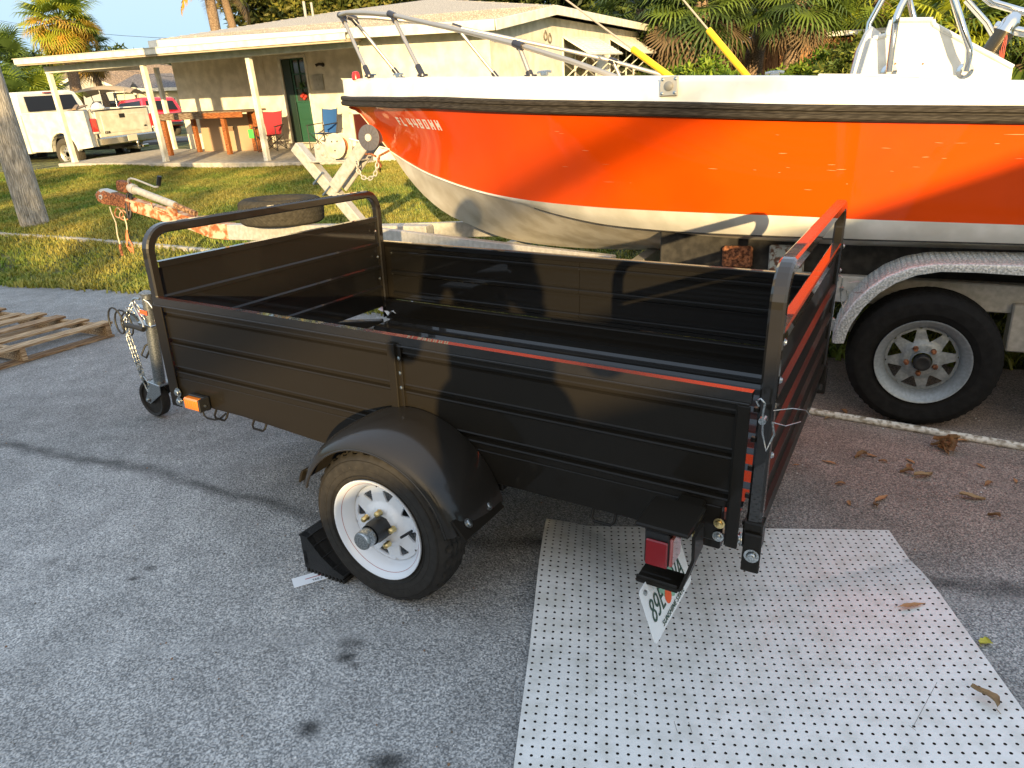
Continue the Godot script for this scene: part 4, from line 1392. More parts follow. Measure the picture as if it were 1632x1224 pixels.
	hp.box(Vector3(3.35, 1.549, 0.97), Vector3(.4, .012, .12), .004, Transform3D(Basis(Vector3(0, 0, 1), -.083), Vector3(.015, .280, 0)))
	part("gunwale_plate", hp, wht, boat)
	var d0 := 2.66
	var nz := bfun(1.17, 3.0, 2.3, d0)
	var hc := Node3D.new()
	hc.name = "through_hull"
	boat.add_child(hc, true)
	hc.transform = Transform3D(Basis.from_euler(Vector3(-.15, -.12, 0)), Vector3(d0, lerp_tab(RUB_H, d0) + .125, nz - .004))
	var hg := MB.new()
	hg.box(Vector3.ZERO, Vector3(.085, .085, .012), .003)
	part("cover_plate", hg, mat("dull_steel", L(.55, .50, .40), .45, {"metal": .7}), hc)
	for q in [[-.03, .03], [.03, .03], [-.03, -.03], [.03, -.03]]: bolt_at(hc, Vector3(q[0], q[1], .006), Vector3(0, 0, 1), .005, mats["zinc"])
	var hq := MB.new()
	hq.lathe([Vector2(.021, 0), Vector2(.021, .006), Vector2(.012, .012), Vector2(.0001, .013)], 16, Transform3D(Basis(Vector3(1, 0, 0), Vector3(0, 0, 1), Vector3(0, -1, 0)), Vector3(0, 0, .006)))
	part("drain_fitting", hq, mat("fitting_grey", L(.2, .2, .19), .5), hc)
	# console with forward seat
	var con := MB.new()
	var cs := [[3.455, 1.10], [3.455, 1.553], [3.49, 1.733], [3.549, 1.742], [3.562, 1.806], [3.737, 1.790], [3.744, 1.768], [3.836, 1.711], [4.093, 1.555], [4.10, 1.10]]
	var cp := []
	for q in cs: cp.append(Vector3(q[0], q[1], .40))
	con.poly(cp, Vector3(0, 0, 1), .80)
	part("console", con, wht, boat)
	var ce := MB.new()
	for s in [1.0, -1.0]:
		ce = MB.new()
		for i in range(1, 9):
			ce.tube([Vector3(cs[i - 1][0], cs[i - 1][1], s * .398), Vector3(cs[i][0], cs[i][1], s * .398)], .012, 8)
		part("console_edge", ce, wht, boat)
	var seat := MB.new()
	seat.sweep([Vector3(3.45, 1.12, 0), Vector3(3.43, 1.55, 0), Vector3(3.452, 1.68, 0), Vector3(3.475, 1.745, 0), Vector3(3.50, 1.775, 0)], [Vector2(-.33, -.035), Vector2(.33, -.035), Vector2(.36, -.02), Vector2(.36, .03), Vector2(-.36, .03), Vector2(-.36, -.02)], Vector3(1, 0, 0))
	part("seat_cushion", seat, mat("cushion_white", L(.72, .70, .66), .6), boat)
	var pin := MB.new()
	for z in [.20, .13]:
		pin.tube([Vector3(3.412, 1.40, z), Vector3(3.395, 1.55, z), Vector3(3.415, 1.69, z), Vector3(3.44, 1.75, z)], .004, 5)
	part("seat_piping", pin, mat("piping_red", L(.45, .06, .08), .5), boat)
	for q in [[3.60, 1.61], [3.72, 1.60]]: bolt_at(boat, Vector3(q[0], q[1], .402), Vector3(0, 0, 1), .003, mat("rust", L(.20, .09, .04), .8))
	# polished pipework
	var chrome := mat("polished_steel", L(.70, .69, .67), .09, {"metal": 1.0})
	for pts in [[Vector3(3.576, 1.575, .45), Vector3(3.576, 1.62, .46), Vector3(3.577, 1.779, .5), Vector3(3.580, 1.81, .5), Vector3(3.592, 1.85, .49), Vector3(3.65, 1.98, .44), Vector3(3.72, 2.15, .40)], [Vector3(3.901, 1.555, .45), Vector3(3.902, 1.60, .47), Vector3(3.895, 1.645, .5), Vector3(3.849, 1.752, .5), Vector3(3.806, 1.855, .5), Vector3(3.74, 2.02, .46), Vector3(3.70, 2.15, .42)],
		[Vector3(3.46, 1.60, -.45), Vector3(3.457, 1.80, -.5), Vector3(3.466, 1.882, -.5), Vector3(3.52, 1.996, -.47), Vector3(3.62, 2.2, -.42)], [Vector3(3.73, 1.6, -.47), Vector3(3.698, 1.877, -.5), Vector3(3.658, 1.981, -.48), Vector3(3.60, 2.15, -.45)]]:
		var g := MB.new()
		g.tube(pts, .0165, 12)
		part("leaning_frame", g, chrome, boat)
		var fl := MB.new()
		fl.lathe([Vector2(.036, 0), Vector2(.036, .004), Vector2(.02, .012)], 18, Transform3D(Basis(Vector3(1, 0, 0), Vector3(0, 0, signf(pts[0].z)), Vector3(0, -signf(pts[0].z), 0)), Vector3(pts[0].x, pts[0].y, signf(pts[0].z) * .402)))
		part("frame_flange", fl, chrome, boat)
	var wf := MB.new()
	wf.tube([Vector3(3.80, 2.02, .05), Vector3(3.95, 1.93, .0), Vector3(4.02, 1.88, -.05), Vector3(4.15, 1.835, -.1), Vector3(4.35, 1.77, -.1)], .018, 12)
	wf.tube([Vector3(3.90, 1.90, 0), Vector3(4.005, 1.785, 0), Vector3(4.06, 1.70, 0)], .015, 12)
	wf.tube([Vector3(4.05, 1.77, -.02), Vector3(4.093, 1.749, 0), Vector3(4.173, 1.725, 0), Vector3(4.4, 1.70, 0)], .022, 12)
	part("leaning_frame", wf, chrome, boat)
	var rh := MB.new()
	var ax := Vector3(.065, .13, 0).normalized()
	var rx := Transform3D(Basis(Vector3(ax.y, -ax.x, 0), ax, Vector3(0, 0, 1)), Vector3(4.045, 1.645, .0))
	rh.lathe([Vector2(.0001, 0), Vector2(.045, 0), Vector2(.047, .095), Vector2(.047, .10)], 24, rx)
	part("throttle_binnacle", rh, mat("dark_bronze", L(.10, .085, .06), .25, {"metal": .9}), boat)
	var rh2 := MB.new()
	rh2.lathe([Vector2(.046, .10), Vector2(.042, .115), Vector2(.040, .15), Vector2(.022, .19), Vector2(.0001, .195)], 24, rx)
	part("throttle_cap", rh2, chrome, boat)
	var rw := MB.new()
	for k in 4:
		rw.tube([Vector3(4.075 + .006 * k, 1.74, .03), Vector3(4.085 + .004 * k, 1.70, .04 + .005 * k), Vector3(4.075 + .008 * k, 1.66, .035), Vector3(4.088 + .004 * k, 1.60, .03)], .0022, 5)
	part("loose_wires", rw, mat("wire_red", L(.45, .08, .05), .5), boat)
	# poles leaning in the cockpit
	for q in [[Vector3(1.05, 2.55, -.85), Vector3(2.60, 1.50, .0), .42, .985, "long thin pole with yellow sleeve leaning towards the bow rail"], [Vector3(1.95, 2.55, -.9), Vector3(2.92, 1.50, -.35), .33, .985, "thin pole with longer yellow sleeve leaning in the boat beside palms"]]:
		var a: Vector3 = XF * q[0]; var b: Vector3 = XF * q[1]
		var po := thing("sleeved_pole", q[4], "pole", Transform3D(Basis.IDENTITY, b), "yellow sleeved poles standing in the boat")
		var g := MB.new()
		g.tube([a - b, Vector3.ZERO], .0065, 8)
		part("pole_shaft", g, mat("pole_tan", L(.45, .36, .28), .4), po)
		var y := MB.new()
		y.tube([(a - b) * (1.0 - q[2] - .25), Vector3.ZERO], .021, 12)
		part("yellow_sleeve", y, mat("foam_yellow", L(.85, .52, .01), .55), po)
	build_boat_trailer(XF)

func build_boat_trailer(XF: Transform3D) -> void:
	var t := thing("boat_trailer", "galvanized tandem boat trailer with rusty coupler and diamond plate fenders under the orange boat", "trailer", XF)
	var gal := mat("galvanized", L(.50, .48, .44), .55, {"metal": .25, "wear": ntex("galv", .02, Color(.90, .90, .89), Color(1, 1, 1)), "ws": 2.0, "nrm": bump("soil_b", .06, 6.0), "ns": .1})
	var rust := mat("rusty_steel", L(.34, .13, .055), .85, {"wear": ntex("rustw", .02, Color(.45, .40, .36), Color(1, 1, 1), FastNoiseLite.TYPE_SIMPLEX_SMOOTH, 512, 6, .2, .7), "ws": 4.0, "nrm": bump("soil_b", .06, 6.0), "ns": .5})
	var half := mat("rust_patched", L(.50, .40, .30), .75, {"wear": ntex("patch", .018, Color(.80, .52, .34), Color(1, .98, .95), FastNoiseLite.TYPE_SIMPLEX_SMOOTH, 512, 5, .36, .66, 4), "ws": 1.1, "nrm": bump("soil_b", .06, 6.0), "ns": .3})
	var blk: Material = mats["black_plastic"]
	# tongue, climbing forward to the coupler
	var g := MB.new()
	g.bar(Vector3(.6, .69, 0), Vector3(-1.42, .69, 0), .11, .13, .006)
	part("tongue_beam", g, gal, t)
	g = MB.new()
	g.bar(Vector3(-1.40, .69, 0), Vector3(-1.62, .705, 0), .115, .135, .006)
	g.sweep([Vector3(-1.6, .705, 0), Vector3(-1.85, .765, 0), Vector3(-2.3, .865, 0)], [Vector2(-.05, -.065), Vector2(.05, -.065), Vector2(.05, .065), Vector2(-.05, .065)], Vector3.UP, false, true, [1.05, .9, .85])
	part("tongue_sleeve", g, half, t)
	g = MB.new()
	g.bar(Vector3(-2.25, .855, 0), Vector3(-2.62, .935, 0), .10, .11, .006)
	for z in [.0525, -.0525]:
		g.lathe([Vector2(.0001, 0), Vector2(.045, 0), Vector2(.045, .012), Vector2(.03, .018), Vector2(.0001, .018)], 18, Transform3D(Basis(Vector3(1, 0, 0), Vector3(0, 0, signf(z)), Vector3(0, -signf(z), 0)), Vector3(-2.50, .905, z)))
	part("coupler_body", g, half, t)
	g = MB.new()
	g.sweep([Vector3(-2.56, .935, 0), Vector3(-2.74, .975, 0), Vector3(-2.90, 1.005, 0), Vector3(-2.99, 1.015, 0), Vector3(-3.06, 1.02, 0)], [Vector2(-.05, -.055), Vector2(.05, -.055), Vector2(.05, .02), Vector2(.032, .05), Vector2(-.032, .05), Vector2(-.05, .02)], Vector3.UP, false, true, [1.0, 1.0, 1.15, .85, .15])
	part("coupler_head", g, rust, t)
	g = MB.new()
	g.sweep([Vector3(-2.80, 1.0, 0), Vector3(-2.93, 1.03, 0), Vector3(-3.02, 1.025, 0)], [Vector2(-.048, -.02), Vector2(.048, -.02), Vector2(.034, .045), Vector2(-.034, .045)], Vector3.UP, false, true, [1.02, 1.05, .5])
	g.lathe([Vector2(.022, 0), Vector2(.022, .01), Vector2(.012, .012)], 14, Transform3D(Basis(Vector3(1, 0, 0), Vector3(0, 0, 1), Vector3(0, -1, 0)), Vector3(-2.91, 1.005, .06)))
	part("coupler_nose", g, mat("dull_zinc", L(.5, .49, .45), .5, {"metal": .6}), t)
	# stowed swivel jack
	var jack := Node3D.new()
	jack.name = "swivel_jack"
	t.add_child(jack, true)
	g = MB.new()
	g.tube([Vector3(-2.50, 1.09, .07), Vector3(-1.95, .925, .07)], .032, 14)
	g.tube([Vector3(-2.46, 1.078, .07), Vector3(-2.42, 1.066, .07)], .045, 14)
	part("jack_tube", g, gal, jack)
	g = MB.new()
	g.tube([Vector3(-1.97, .93, .07), Vector3(-1.72, .85, .07)], .025, 12)
	part("jack_ram", g, mat("rust_tan", L(.42, .24, .12), .8, {"wear": texs["rustw"], "ws": 3.0}), jack)
	g = MB.new()
	g.bar(Vector3(-2.61, 1.11, .07), Vector3(-2.49, 1.085, .07), .085, .095, .012)
	part("jack_head", g, rust, jack)
	g = MB.new()
	g.tube([Vector3(-2.49, 1.12, .07), Vector3(-2.475, 1.155, .07), Vector3(-2.44, 1.165, .07), Vector3(-2.38, 1.155, .07), Vector3(-2.16, 1.085, .07), Vector3(-2.12, 1.085, .07), Vector3(-2.10, 1.11, .07)], .009, 8)
	part("jack_crank", g, gal, jack)
	g = MB.new()
	g.tube([Vector3(-2.105, 1.10, .07), Vector3(-2.07, 1.175, .07)], .019, 10)
	part("crank_grip", g, blk, jack)
	g = MB.new()
	g.bar(Vector3(-2.02, .92, .07), Vector3(-2.02, .79, .03), .07, .05, .004)
	g.tube([Vector3(-2.25, .95, .07), Vector3(-2.24, .90, .075), Vector3(-2.05, .845, .075), Vector3(-1.9, .80, .07)], .008, 6)
	part("jack_bracket", g, half, jack)
	# strap, chain hooks and loose wires at the coupler
	g = MB.new()
	var lp := []
	for k in 17:
		var a := TAU * k / 16.0
		lp.append(Vector3(-2.58 + sin(a) * .03, .93 + cos(a) * .12, sin(a * .5) * .09 - .02))
	g.tube(lp, .014, 7)
	part("rubber_strap", g, blk, t)
	g = MB.new()
	for q in [[-2.72, .86], [-2.66, .84]]:
		var r := []
		for k in 15:
			var a := TAU * k / 14.0
			r.append(Vector3(q[0] + cos(a) * .055, q[1] + sin(a) * .045, .06 + .01 * sin(a * 2)))
		g.tube(r, .007, 6)
	part("safety_hook", g, half, t)
	g = MB.new()
	g.tube([Vector3(-2.83, .915, .055), Vector3(-2.815, .87, .065), Vector3(-2.78, .77, .07), Vector3(-2.80, .66, .07), Vector3(-2.795, .57, .07)], .006, 6)
	g.tube([Vector3(-2.66, .83, .06), Vector3(-2.645, .76, .065), Vector3(-2.655, .70, .065)], .006, 6)
	part("trailer_wire", g, mat("wire_tan", L(.55, .47, .33), .7), t)
	g = MB.new()
	g.tube([Vector3(-2.795, .57, .07), Vector3(-2.805, .53, .07), Vector3(-2.80, .46, .07)], .013, 7)
	part("wire_plug", g, rust, t)
	g = MB.new()
	for k in 9:
		var z := .05 + .008 * k
		g.tube([Vector3(-2.66, .71, .065), Vector3(-2.66 + .014 * k - .05, .64, z), Vector3(-2.65 + .018 * ((k * 5) % 9) - .06, .58 - .01 * (k % 3), z + .01), Vector3(-2.66 + .02 * k - .08, .53 - .012 * (k % 4), z - .01)], .0055, 5)
	part("frayed_wires", g, mat("wire_orange", L(.62, .20, .08), .7), t)
	# frame: V members, side rails, cross members, bunks
	for s in [1.0, -1.0]:
		g = MB.new()
		g.bar(Vector3(.10, .69, s * .07), Vector3(2.3, .66, s * .86), .055, .12, .005)
		part("frame_member", g, gal, t)
		g = MB.new()
		g.bar(Vector3(2.25, .62, s * .88), Vector3(6.3, .52, s * .88), .06, .13, .005)
		part("side_rail", g, gal, t)
		g = MB.new()
		g.box(Vector3(3.35, .42, s * .95), Vector3(.6, .05, .05), .004)
		g.bar(Vector3(4.40, .68, s * .93), Vector3(4.30, .40, s * .93), .05, .06, .004)
		g.bar(Vector3(4.24, .56, s * .90), Vector3(4.24, .34, s * .90), .10, .14, .006)
		part("fender_stay", g, gal, t)
		g = MB.new()
		g.bar(Vector3(2.55, .742, s * .80), Vector3(6.0, .69, s * .80), .045, .23, .008)
		part("bunk_board", g, mat("bunk_carpet", L(.035, .032, .028), .95, {"wear": ntex("anti", .02, Color(.7, .7, .7), Color(1, 1, 1)), "ws": 1.3}), t)
	g = MB.new()
	g.bar(Vector3(1.2, .58, -.45), Vector3(1.2, .58, .45), .07, .07, .005)
	part("cross_member", g, gal, t)
	g = MB.new()
	g.bar(Vector3(2.35, .60, -.88), Vector3(2.35, .60, .88), .08, .08, .005)
	part("cross_member", g, gal, t)
	g = MB.new()
	g.box(Vector3(2.96, .725, .84), Vector3(.15, .11, .04), .01)
	g.lathe([Vector2(.0001, 0), Vector2(.03, 0), Vector2(.03, .012), Vector2(.0001, .014)], 8, Transform3D(Basis(Vector3(1, 0, 0), Vector3(0, 0, 1), Vector3(0, -1, 0)), Vector3(2.96, .735, .86)))
	part("roller_bracket", g, rust, t)
	g = MB.new()
	g.box(Vector3(3.20, .715, .845), Vector3(.17, .15, .03), .008)
	part("peeling_bracket", g, mat("peeling_grey", L(.34, .36, .34), .7, {"wear": ntex("peelw", .02, Color(.55, .36, .28), Color(1, 1, 1), FastNoiseLite.TYPE_SIMPLEX_SMOOTH, 512, 5, .3, .5, 8), "ws": 2.0}), t)
	# winch stand
	var ws := Node3D.new()
	ws.name = "winch_stand"
	t.add_child(ws, true)
	g = MB.new()
	g.bar(Vector3(-.555, 1.365, 0), Vector3(.03, .70, 0), .085, .085, .006, Vector3(.75, .66, 0))
	part("winch_post", g, gal, ws)
	g = MB.new()
	for z in [.06, -.06]:
		g.bar(Vector3(-.205, 1.04, z), Vector3(.17, 1.385, z), .022, .095, .005, Vector3(-.68, .73, 0))
	part("bow_arm", g, gal, ws)
	g = MB.new()
	for q in [[-.345, 1.115], [-.265, 1.03]]:
		g.bar(Vector3(q[0] - .055, q[1] - .04, .05), Vector3(q[0] + .055, q[1] + .05, .05), .012, .014, .002)
		g.bar(Vector3(q[0] - .055, q[1] - .04, -.05), Vector3(q[0] - .055, q[1] - .04, .05), .012, .014, .002)
	part("clamp_bolt", g, mats["zinc"], ws)
	g = MB.new()
	g.box(Vector3(-.16, 1.243, .0), Vector3(.48, .012, .12), .003)
	g.box(Vector3(-.245, 1.31, .05), Vector3(.19, .125, .008), .003)
	g.box(Vector3(-.245, 1.31, -.05), Vector3(.19, .125, .008), .003)
	part("winch_plate", g, gal, ws)
	var zx := func(p: Vector3) -> Transform3D: return Transform3D(Basis(Vector3(1, 0, 0), Vector3(0, 0, 1), Vector3(0, -1, 0)), p)
	g = MB.new()
	for z in [.065, -.02]:
		g = MB.new()
		g.lathe([Vector2(.0001, 0), Vector2(.05, 0), Vector2(.082, .004), Vector2(.090, .0), Vector2(.093, .008), Vector2(.082, .014), Vector2(.06, .010), Vector2(.05, .016), Vector2(.0001, .016)], 36, zx.call(Vector3(-.12, 1.352, z)))
		part("winch_drum", g, mat("winch_cream", L(.60, .55, .45), .5, {"wear": ntex("gel", .012, Color(.9, .9, .88), Color(1, 1, 1)), "ws": 2.0}), ws)
	g = MB.new()
	g.lathe([Vector2(.06, -.02), Vector2(.06, .07)], 28, zx.call(Vector3(-.12, 1.352, 0)))
	part("winch_strap", g, mat("strap_orange", L(.45, .16, .06), .8), ws)
	for q in [[-.30, 1.345], [-.265, 1.30], [-.235, 1.28]]: bolt_at(ws, Vector3(q[0], q[1], .055), Vector3(0, 0, 1), .011, gal)
	for q in [[-.14, 1.385], [-.09, 1.385], [-.12, 1.32]]: bolt_at(ws, Vector3(q[0], q[1], .076), Vector3(0, 0, 1), .007, blk)
	g = MB.new()
	var rb := []
	for k in 12:
		var f := k / 11.0
		rb.append(Vector2(.092 - .030 * pow(sin(f * PI), 1.0), lerpf(-.10, .10, f)))
	rb.push_front(Vector2(.015, -.10)); rb.append(Vector2(.085, .103)); rb.append(Vector2(.015, .103))
	g.lathe(rb, 32, zx.call(Vector3(.215, 1.400, 0)))
	for k in 14:
		var a := TAU * k / 14.0
		g.bar(Vector3(.215 + cos(a) * .035, 1.40 + sin(a) * .035, .103), Vector3(.215 + cos(a) * .082, 1.40 + sin(a) * .082, .103), .006, .006)
	part("bow_roller", g, mat("roller_grey", L(.09, .09, .11), .6), ws)
	g = MB.new()
	g.lathe([Vector2(.026, .10), Vector2(.026, .112), Vector2(.012, .114), Vector2(.0001, .114)], 18, zx.call(Vector3(.215, 1.40, 0)))
	part("roller_washer", g, mat("washer_cream", L(.6, .56, .45), .5), ws)
	g = MB.new()
	g.tube([Vector3(-.02, 1.40, .02), Vector3(.33, 1.31, .02)], .006, 6)
	part("winch_line", g, mats["string_white"], ws)
	part("bow_chain", chain([Vector3(.08, 1.24, .10), Vector3(.09, 1.17, .11), Vector3(.13, 1.12, .11), Vector3(.18, 1.108, .11), Vector3(.235, 1.13, .11), Vector3(.265, 1.19, .11), Vector3(.27, 1.25, .10)], .042, .005), gal, ws)
	g = MB.new()
	g.tube([Vector3(.27, 1.245, .10), Vector3(.295, 1.20, .10), Vector3(.28, 1.16, .10), Vector3(.265, 1.20, .10), Vector3(.285, 1.27, .09), Vector3(.34, 1.30, .04)], .009, 7)
	g.tube([Vector3(.16, 1.285, .09), Vector3(.22, 1.285, .10), Vector3(.26, 1.265, .10)], .008, 6)
	part("chain_hook", g, rust, ws)
	# wheels and fenders
	var ty := tyre_mesh(.318, .185, .20, .006, .006, 56)
	var rubr := mat("old_rubber", L(.016, .0155, .015), .85, {"spec": .25, "wear": texs["dust"], "ws": 2.0})
	var gz := mat("galvanized_rim", L(.31, .335, .35), .5, {"metal": .4, "wear": texs["galv"], "ws": 5.0})
	for s in [1.0, -1.0]:
		for ax in 2:
			var xx := 3.83 + ax * .80
			var wh := Node3D.new()
			wh.name = "wheel"
			t.add_child(wh, true)
			wh.transform = Transform3D(Basis(Vector3(1, 0, 0), Vector3(0, 0, s), Vector3(0, -s, 0)).rotated(Vector3(0, 0, 1), .12), Vector3(xx, .322, s * 1.15))
			part("tyre", ty, rubr, wh, Transform3D(Basis.IDENTITY, Vector3(0, -.10, 0)))
			part("rim", rim_mesh(.196, .15, 8, -.055, .045, true), gz, wh)
			g = MB.new()
			g.lathe([Vector2(.046, -.08), Vector2(.046, -.025), Vector2(.042, -.018)], 24)
			part("hub", g, gz, wh)
			g = MB.new()
			g.lathe([Vector2(.036, -.02), Vector2(.034, .016), Vector2(.026, .020), Vector2(.020, .017), Vector2(.0001, .018)], 24)
			part("hub_cap", g, blk, wh)
			for k in 5:
				g = MB.new()
				lug(g, Vector3(cos(TAU * k / 5.0 + .55) * .062, -.036, sin(TAU * k / 5.0 + .55) * .062), .0105, .018)
				part("lug_nut", g, rust, wh)
		# diamond plate fender over both wheels
		var prof := []
		for q in [[3.45, .40], [3.46, .46], [3.475, .51], [3.52, .60], [3.575, .67], [3.64, .725], [3.72, .765], [3.81, .785], [3.95, .79], [4.23, .79], [4.5, .79], [4.68, .785], [4.80, .75], [4.92, .66], [4.99, .52], [5.0, .42]]: prof.append(Vector3(q[0], q[1] - .008, 0))
		var P := []
		for q in prof:
			var row := []
			var c := Vector3(4.23, .42, 0)
			var dn: Vector3 = (c - q)
			dn.x = clampf(dn.x, -.38, .38)
			dn = dn.normalized()
			for k in [[.90, 0.0], [1.02, 0.0], [1.155, 0.0], [1.168, .004], [1.175, .014], [1.176, .05]]:
				row.append(q + dn * k[1] + Vector3(0, 0, s * k[0]))
			P.append(row)
		g = MB.new()
		g.grid(P, s < 0)
		var fd := part("fender", g, mat("tread_plate", L(.74, .73, .71), .36, {"metal": .3, "wear": texs["zincw"], "ws": 3.0}), t)
		# raised tread lozenges
		g = MB.new()
		for i in prof.size() - 1:
			var a: Vector3 = prof[i]; var b: Vector3 = prof[i + 1]
			var n := maxi(1, int(a.distance_to(b) / .022))
			for k in n:
				var p := a.lerp(b, (k + .5) / n)
				var tg := (b - a).normalized()
				var up := Vector3(-tg.y, tg.x, 0)
				for m in 11:
					var z := .915 + m * .0225
					var dg := (tg + Vector3(0, 0, .8 if (m + k) % 2 else -.8)).normalized()
					g.bar(p + Vector3(0, 0, s * z) + up * .0012 - dg * .010, p + Vector3(0, 0, s * z) + up * .0012 + dg * .010, .0045, .0026, .001, up)
				var c := Vector3(4.23, .42, 0) - p
				c.x = clampf(c.x, -.38, .38)
				var dn := c.normalized()
				var q := p + dn * .028 + Vector3(0, 0, s * 1.1765)
				var dg2 := (tg + dn * (.9 if k % 2 else -.9)).normalized()
				g.bar(q - dg2 * .011, q + dg2 * .011, .005, .003, .001, Vector3(0, 0, s))
		part("tread_pattern", g, mats["tread_plate"], t)
	# spare tyre without a rim, lying on the tongue
	var sp := tyre_mesh(.345, .19, .20, .006, .006, 60)
	single("bare_tyre", sp, mat("dusty_rubber", L(.055, .05, .04), .9, {"spec": .2, "wear": texs["dust"], "ws": 2.0}), "worn bare tyre without a rim lying flat on the boat trailer tongue", "tyre", Transform3D(Basis.from_euler(Vector3(.02, .4, -.02)), Vector3(-1.84, .862, -6.12)))

# ---------------------------------------------------------------- the house across the lawn
func build_house() -> void:
	var XF := Transform3D(Basis(Vector3(.89958, -.02532, .43602), Vector3(-.00331, .99789, .06477), Vector3(-.43674, -.05971, .89760)), Vector3(-5.33347, .94505, -17.281))
	var h := thing("house", "low cream house with white porch posts, grey shingle roof and green door", "house", XF)
	var stuc := mat("stucco_cream", L(.74, .69, .59), .85, {"wear": ntex("stuc", .01, Color(.90, .90, .89), Color(1, 1, 1)), "ws": .5, "nrm": bump("stuc_b", .12, 2.0), "ns": .25})
	var trim := mat("trim_white", L(.78, .76, .70), .55, {"wear": ntex("gel", .012, Color(.9, .9, .88), Color(1, 1, 1)), "ws": .5})
	var g := MB.new()
	# porch slab and walls
	g.box(Vector3(-2.0, -.30, -1.36), Vector3(10.1, .60, 3.26), .015)
	part("porch_slab", g, mat("slab", L(.50, .46, .40), .9, {"wear": ntex("conc", 0.02, Color(0.85, 0.85, 0.84), Color(1, 1, 1)), "ws": .5}), h)
	g = MB.new()
	# main wall with a door opening x -1.72..-.93
	g.box(Vector3(-3.70, 1.0, -3.06), Vector3(3.96, 2.9, .16))
	g.box(Vector3(1.01, 1.0, -3.06), Vector3(3.88, 2.9, .16))
	g.box(Vector3(-1.325, 2.36, -3.06), Vector3(.79, .30, .16))
	g.box(Vector3(-1.325, -.2, -3.06), Vector3(.79, .64, .16))
	part("porch_wall", g, stuc, h)
	g = MB.new()
	g.box(Vector3(-5.6, 1.0, -6.7), Vector3(.16, 2.9, 7.12))
	part("west_wall", g, stuc, h)
	g = MB.new()
	g.box(Vector3(4.42, .95, -.08), Vector3(2.94, 3.0, .16))
	part("front_wall", g, stuc, h)
	g = MB.new()
	g.box(Vector3(3.03, .95, -1.5), Vector3(.16, 3.0, 2.66))
	part("return_wall", g, stuc, h)
	g = MB.new()
	# gable side wall with window opening
	var sx := 5.81
	g.poly([Vector3(sx + .08, -.6, -.16), Vector3(sx + .08, -.6, -10.4), Vector3(sx + .08, 2.42, -10.4), Vector3(sx + .08, 2.62, -2.6), Vector3(sx + .08, 2.30, -.16)], Vector3(1, 0, 0), .16)
	part("gable_wall", g, stuc, h)
	g = MB.new()
	g.box(Vector3(.14, .9, -10.4), Vector3(11.4, 3.0, .16))
	part("rear_wall", g, stuc, h)
	# porch posts and beam
	for q in [[-6.723, .0, 2.2], [-3.286, .0, 2.2], [.0, .0, 2.2], [-6.28, -2.95, 2.25]]:
		g = MB.new()
		g.box(Vector3(q[0], q[2] / 2, q[1]), Vector3(.115, q[2], .115), .008)
		g.box(Vector3(q[0], .02, q[1]), Vector3(.125, .04, .125), .006)
		part("porch_post", g, trim, h)
	g = MB.new()
	g.box(Vector3(-1.92, 2.275, 0), Vector3(9.8, .16, .09), .006)
	part("porch_beam", g, trim, h)
	g = MB.new()
	g.box(Vector3(-6.72, 2.285, -1.5), Vector3(.09, .15, 2.9), .006)
	part("porch_beam", g, trim, h)
	g = MB.new()
	g.poly([Vector3(-7.0, 2.44, .6), Vector3(3.05, 2.33, .6), Vector3(3.05, 2.45, -3.0), Vector3(-7.0, 2.56, -3.2)], Vector3(0, 1, .03), .05)
	part("porch_ceiling", g, mat("ceiling_tan", L(.45, .38, .29), .8), h)
	g = MB.new()
	g.bar(Vector3(-7.02, 2.485, .62), Vector3(3.1, 2.385, .62), .03, .13, .004)
	g.bar(Vector3(-7.02, 2.485, .62), Vector3(-7.02, 2.58, -3.2), .03, .13, .004)
	part("porch_fascia", g, trim, h)
	g = MB.new()
	g.poly([Vector3(-7.04, 2.560, .65), Vector3(3.1, 2.455, .65), Vector3(3.1, 2.58, -2.2), Vector3(-7.04, 2.68, -3.2)], Vector3(0, 1, .03), .012)
	part("porch_roofing", g, mat("roll_roof", L(.6, .57, .52), .9), h)
	# main roof
	var shg := mat("shingles", L(.66, .61, .53), .9, {"wear": ntex("shing", .06, Color(.60, .60, .60), Color(1, 1, 1), FastNoiseLite.TYPE_CELLULAR, 512, 1, .1, .8), "ws3": Vector3(1.0, 2.2, 2.2), "nrm": bump("soil_b", .06, 6.0), "ns": .5})
	var E0 := Vector3(-2.42, 2.66, .42)
	var E1 := Vector3(6.22, 2.44, .42)
	var PK := Vector3(6.22, 2.79, -2.58)
	var BR := Vector3(6.22, 2.60, -10.6)
	var BL := Vector3(-5.9, 2.66, -10.6)
	var R0 := Vector3(-1.0, 3.36, -5.0)
	var R1 := Vector3(1.9, 3.40, -5.0)
	var LM := Vector3(-5.9, 2.80, -3.4)
	g = MB.new()
	for q in [[E0, E1, PK], [E0, PK, R1], [E0, R1, R0], [PK, BR, R1], [BR, BL, R0], [BR, R0, R1], [E0, R0, LM], [LM, R0, BL]]:
		g.tri(q[0], q[1], q[2])
		g.tri(q[0] - Vector3(0, .10, 0), q[2] - Vector3(0, .10, 0), q[1] - Vector3(0, .10, 0))
	var roof := part("roof", g, shg, h)
	# courses of shingles on the front slope, each its own lip
	g = MB.new()
	for k in range(1, 22):
		var f := k / 22.0
		g.bar(E0.lerp(R0, f) + Vector3(0, .004, 0), E1.lerp(PK if f < .5 else PK, minf(1.0, f * 1.7)).lerp(R1, maxf(0.0, (f - .588) / .412)) + Vector3(0, .004, 0), .02, .010)
	part("shingle_course", g, shg, roof)
	var fas := MB.new()
	fas.bar(E0 + Vector3(0, -.09, .02), E1 + Vector3(0, -.09, .02), .03, .18, .004)
	fas.bar(E1 + Vector3(.02, -.09, .0), PK + Vector3(.02, -.09, 0), .03, .18, .004)
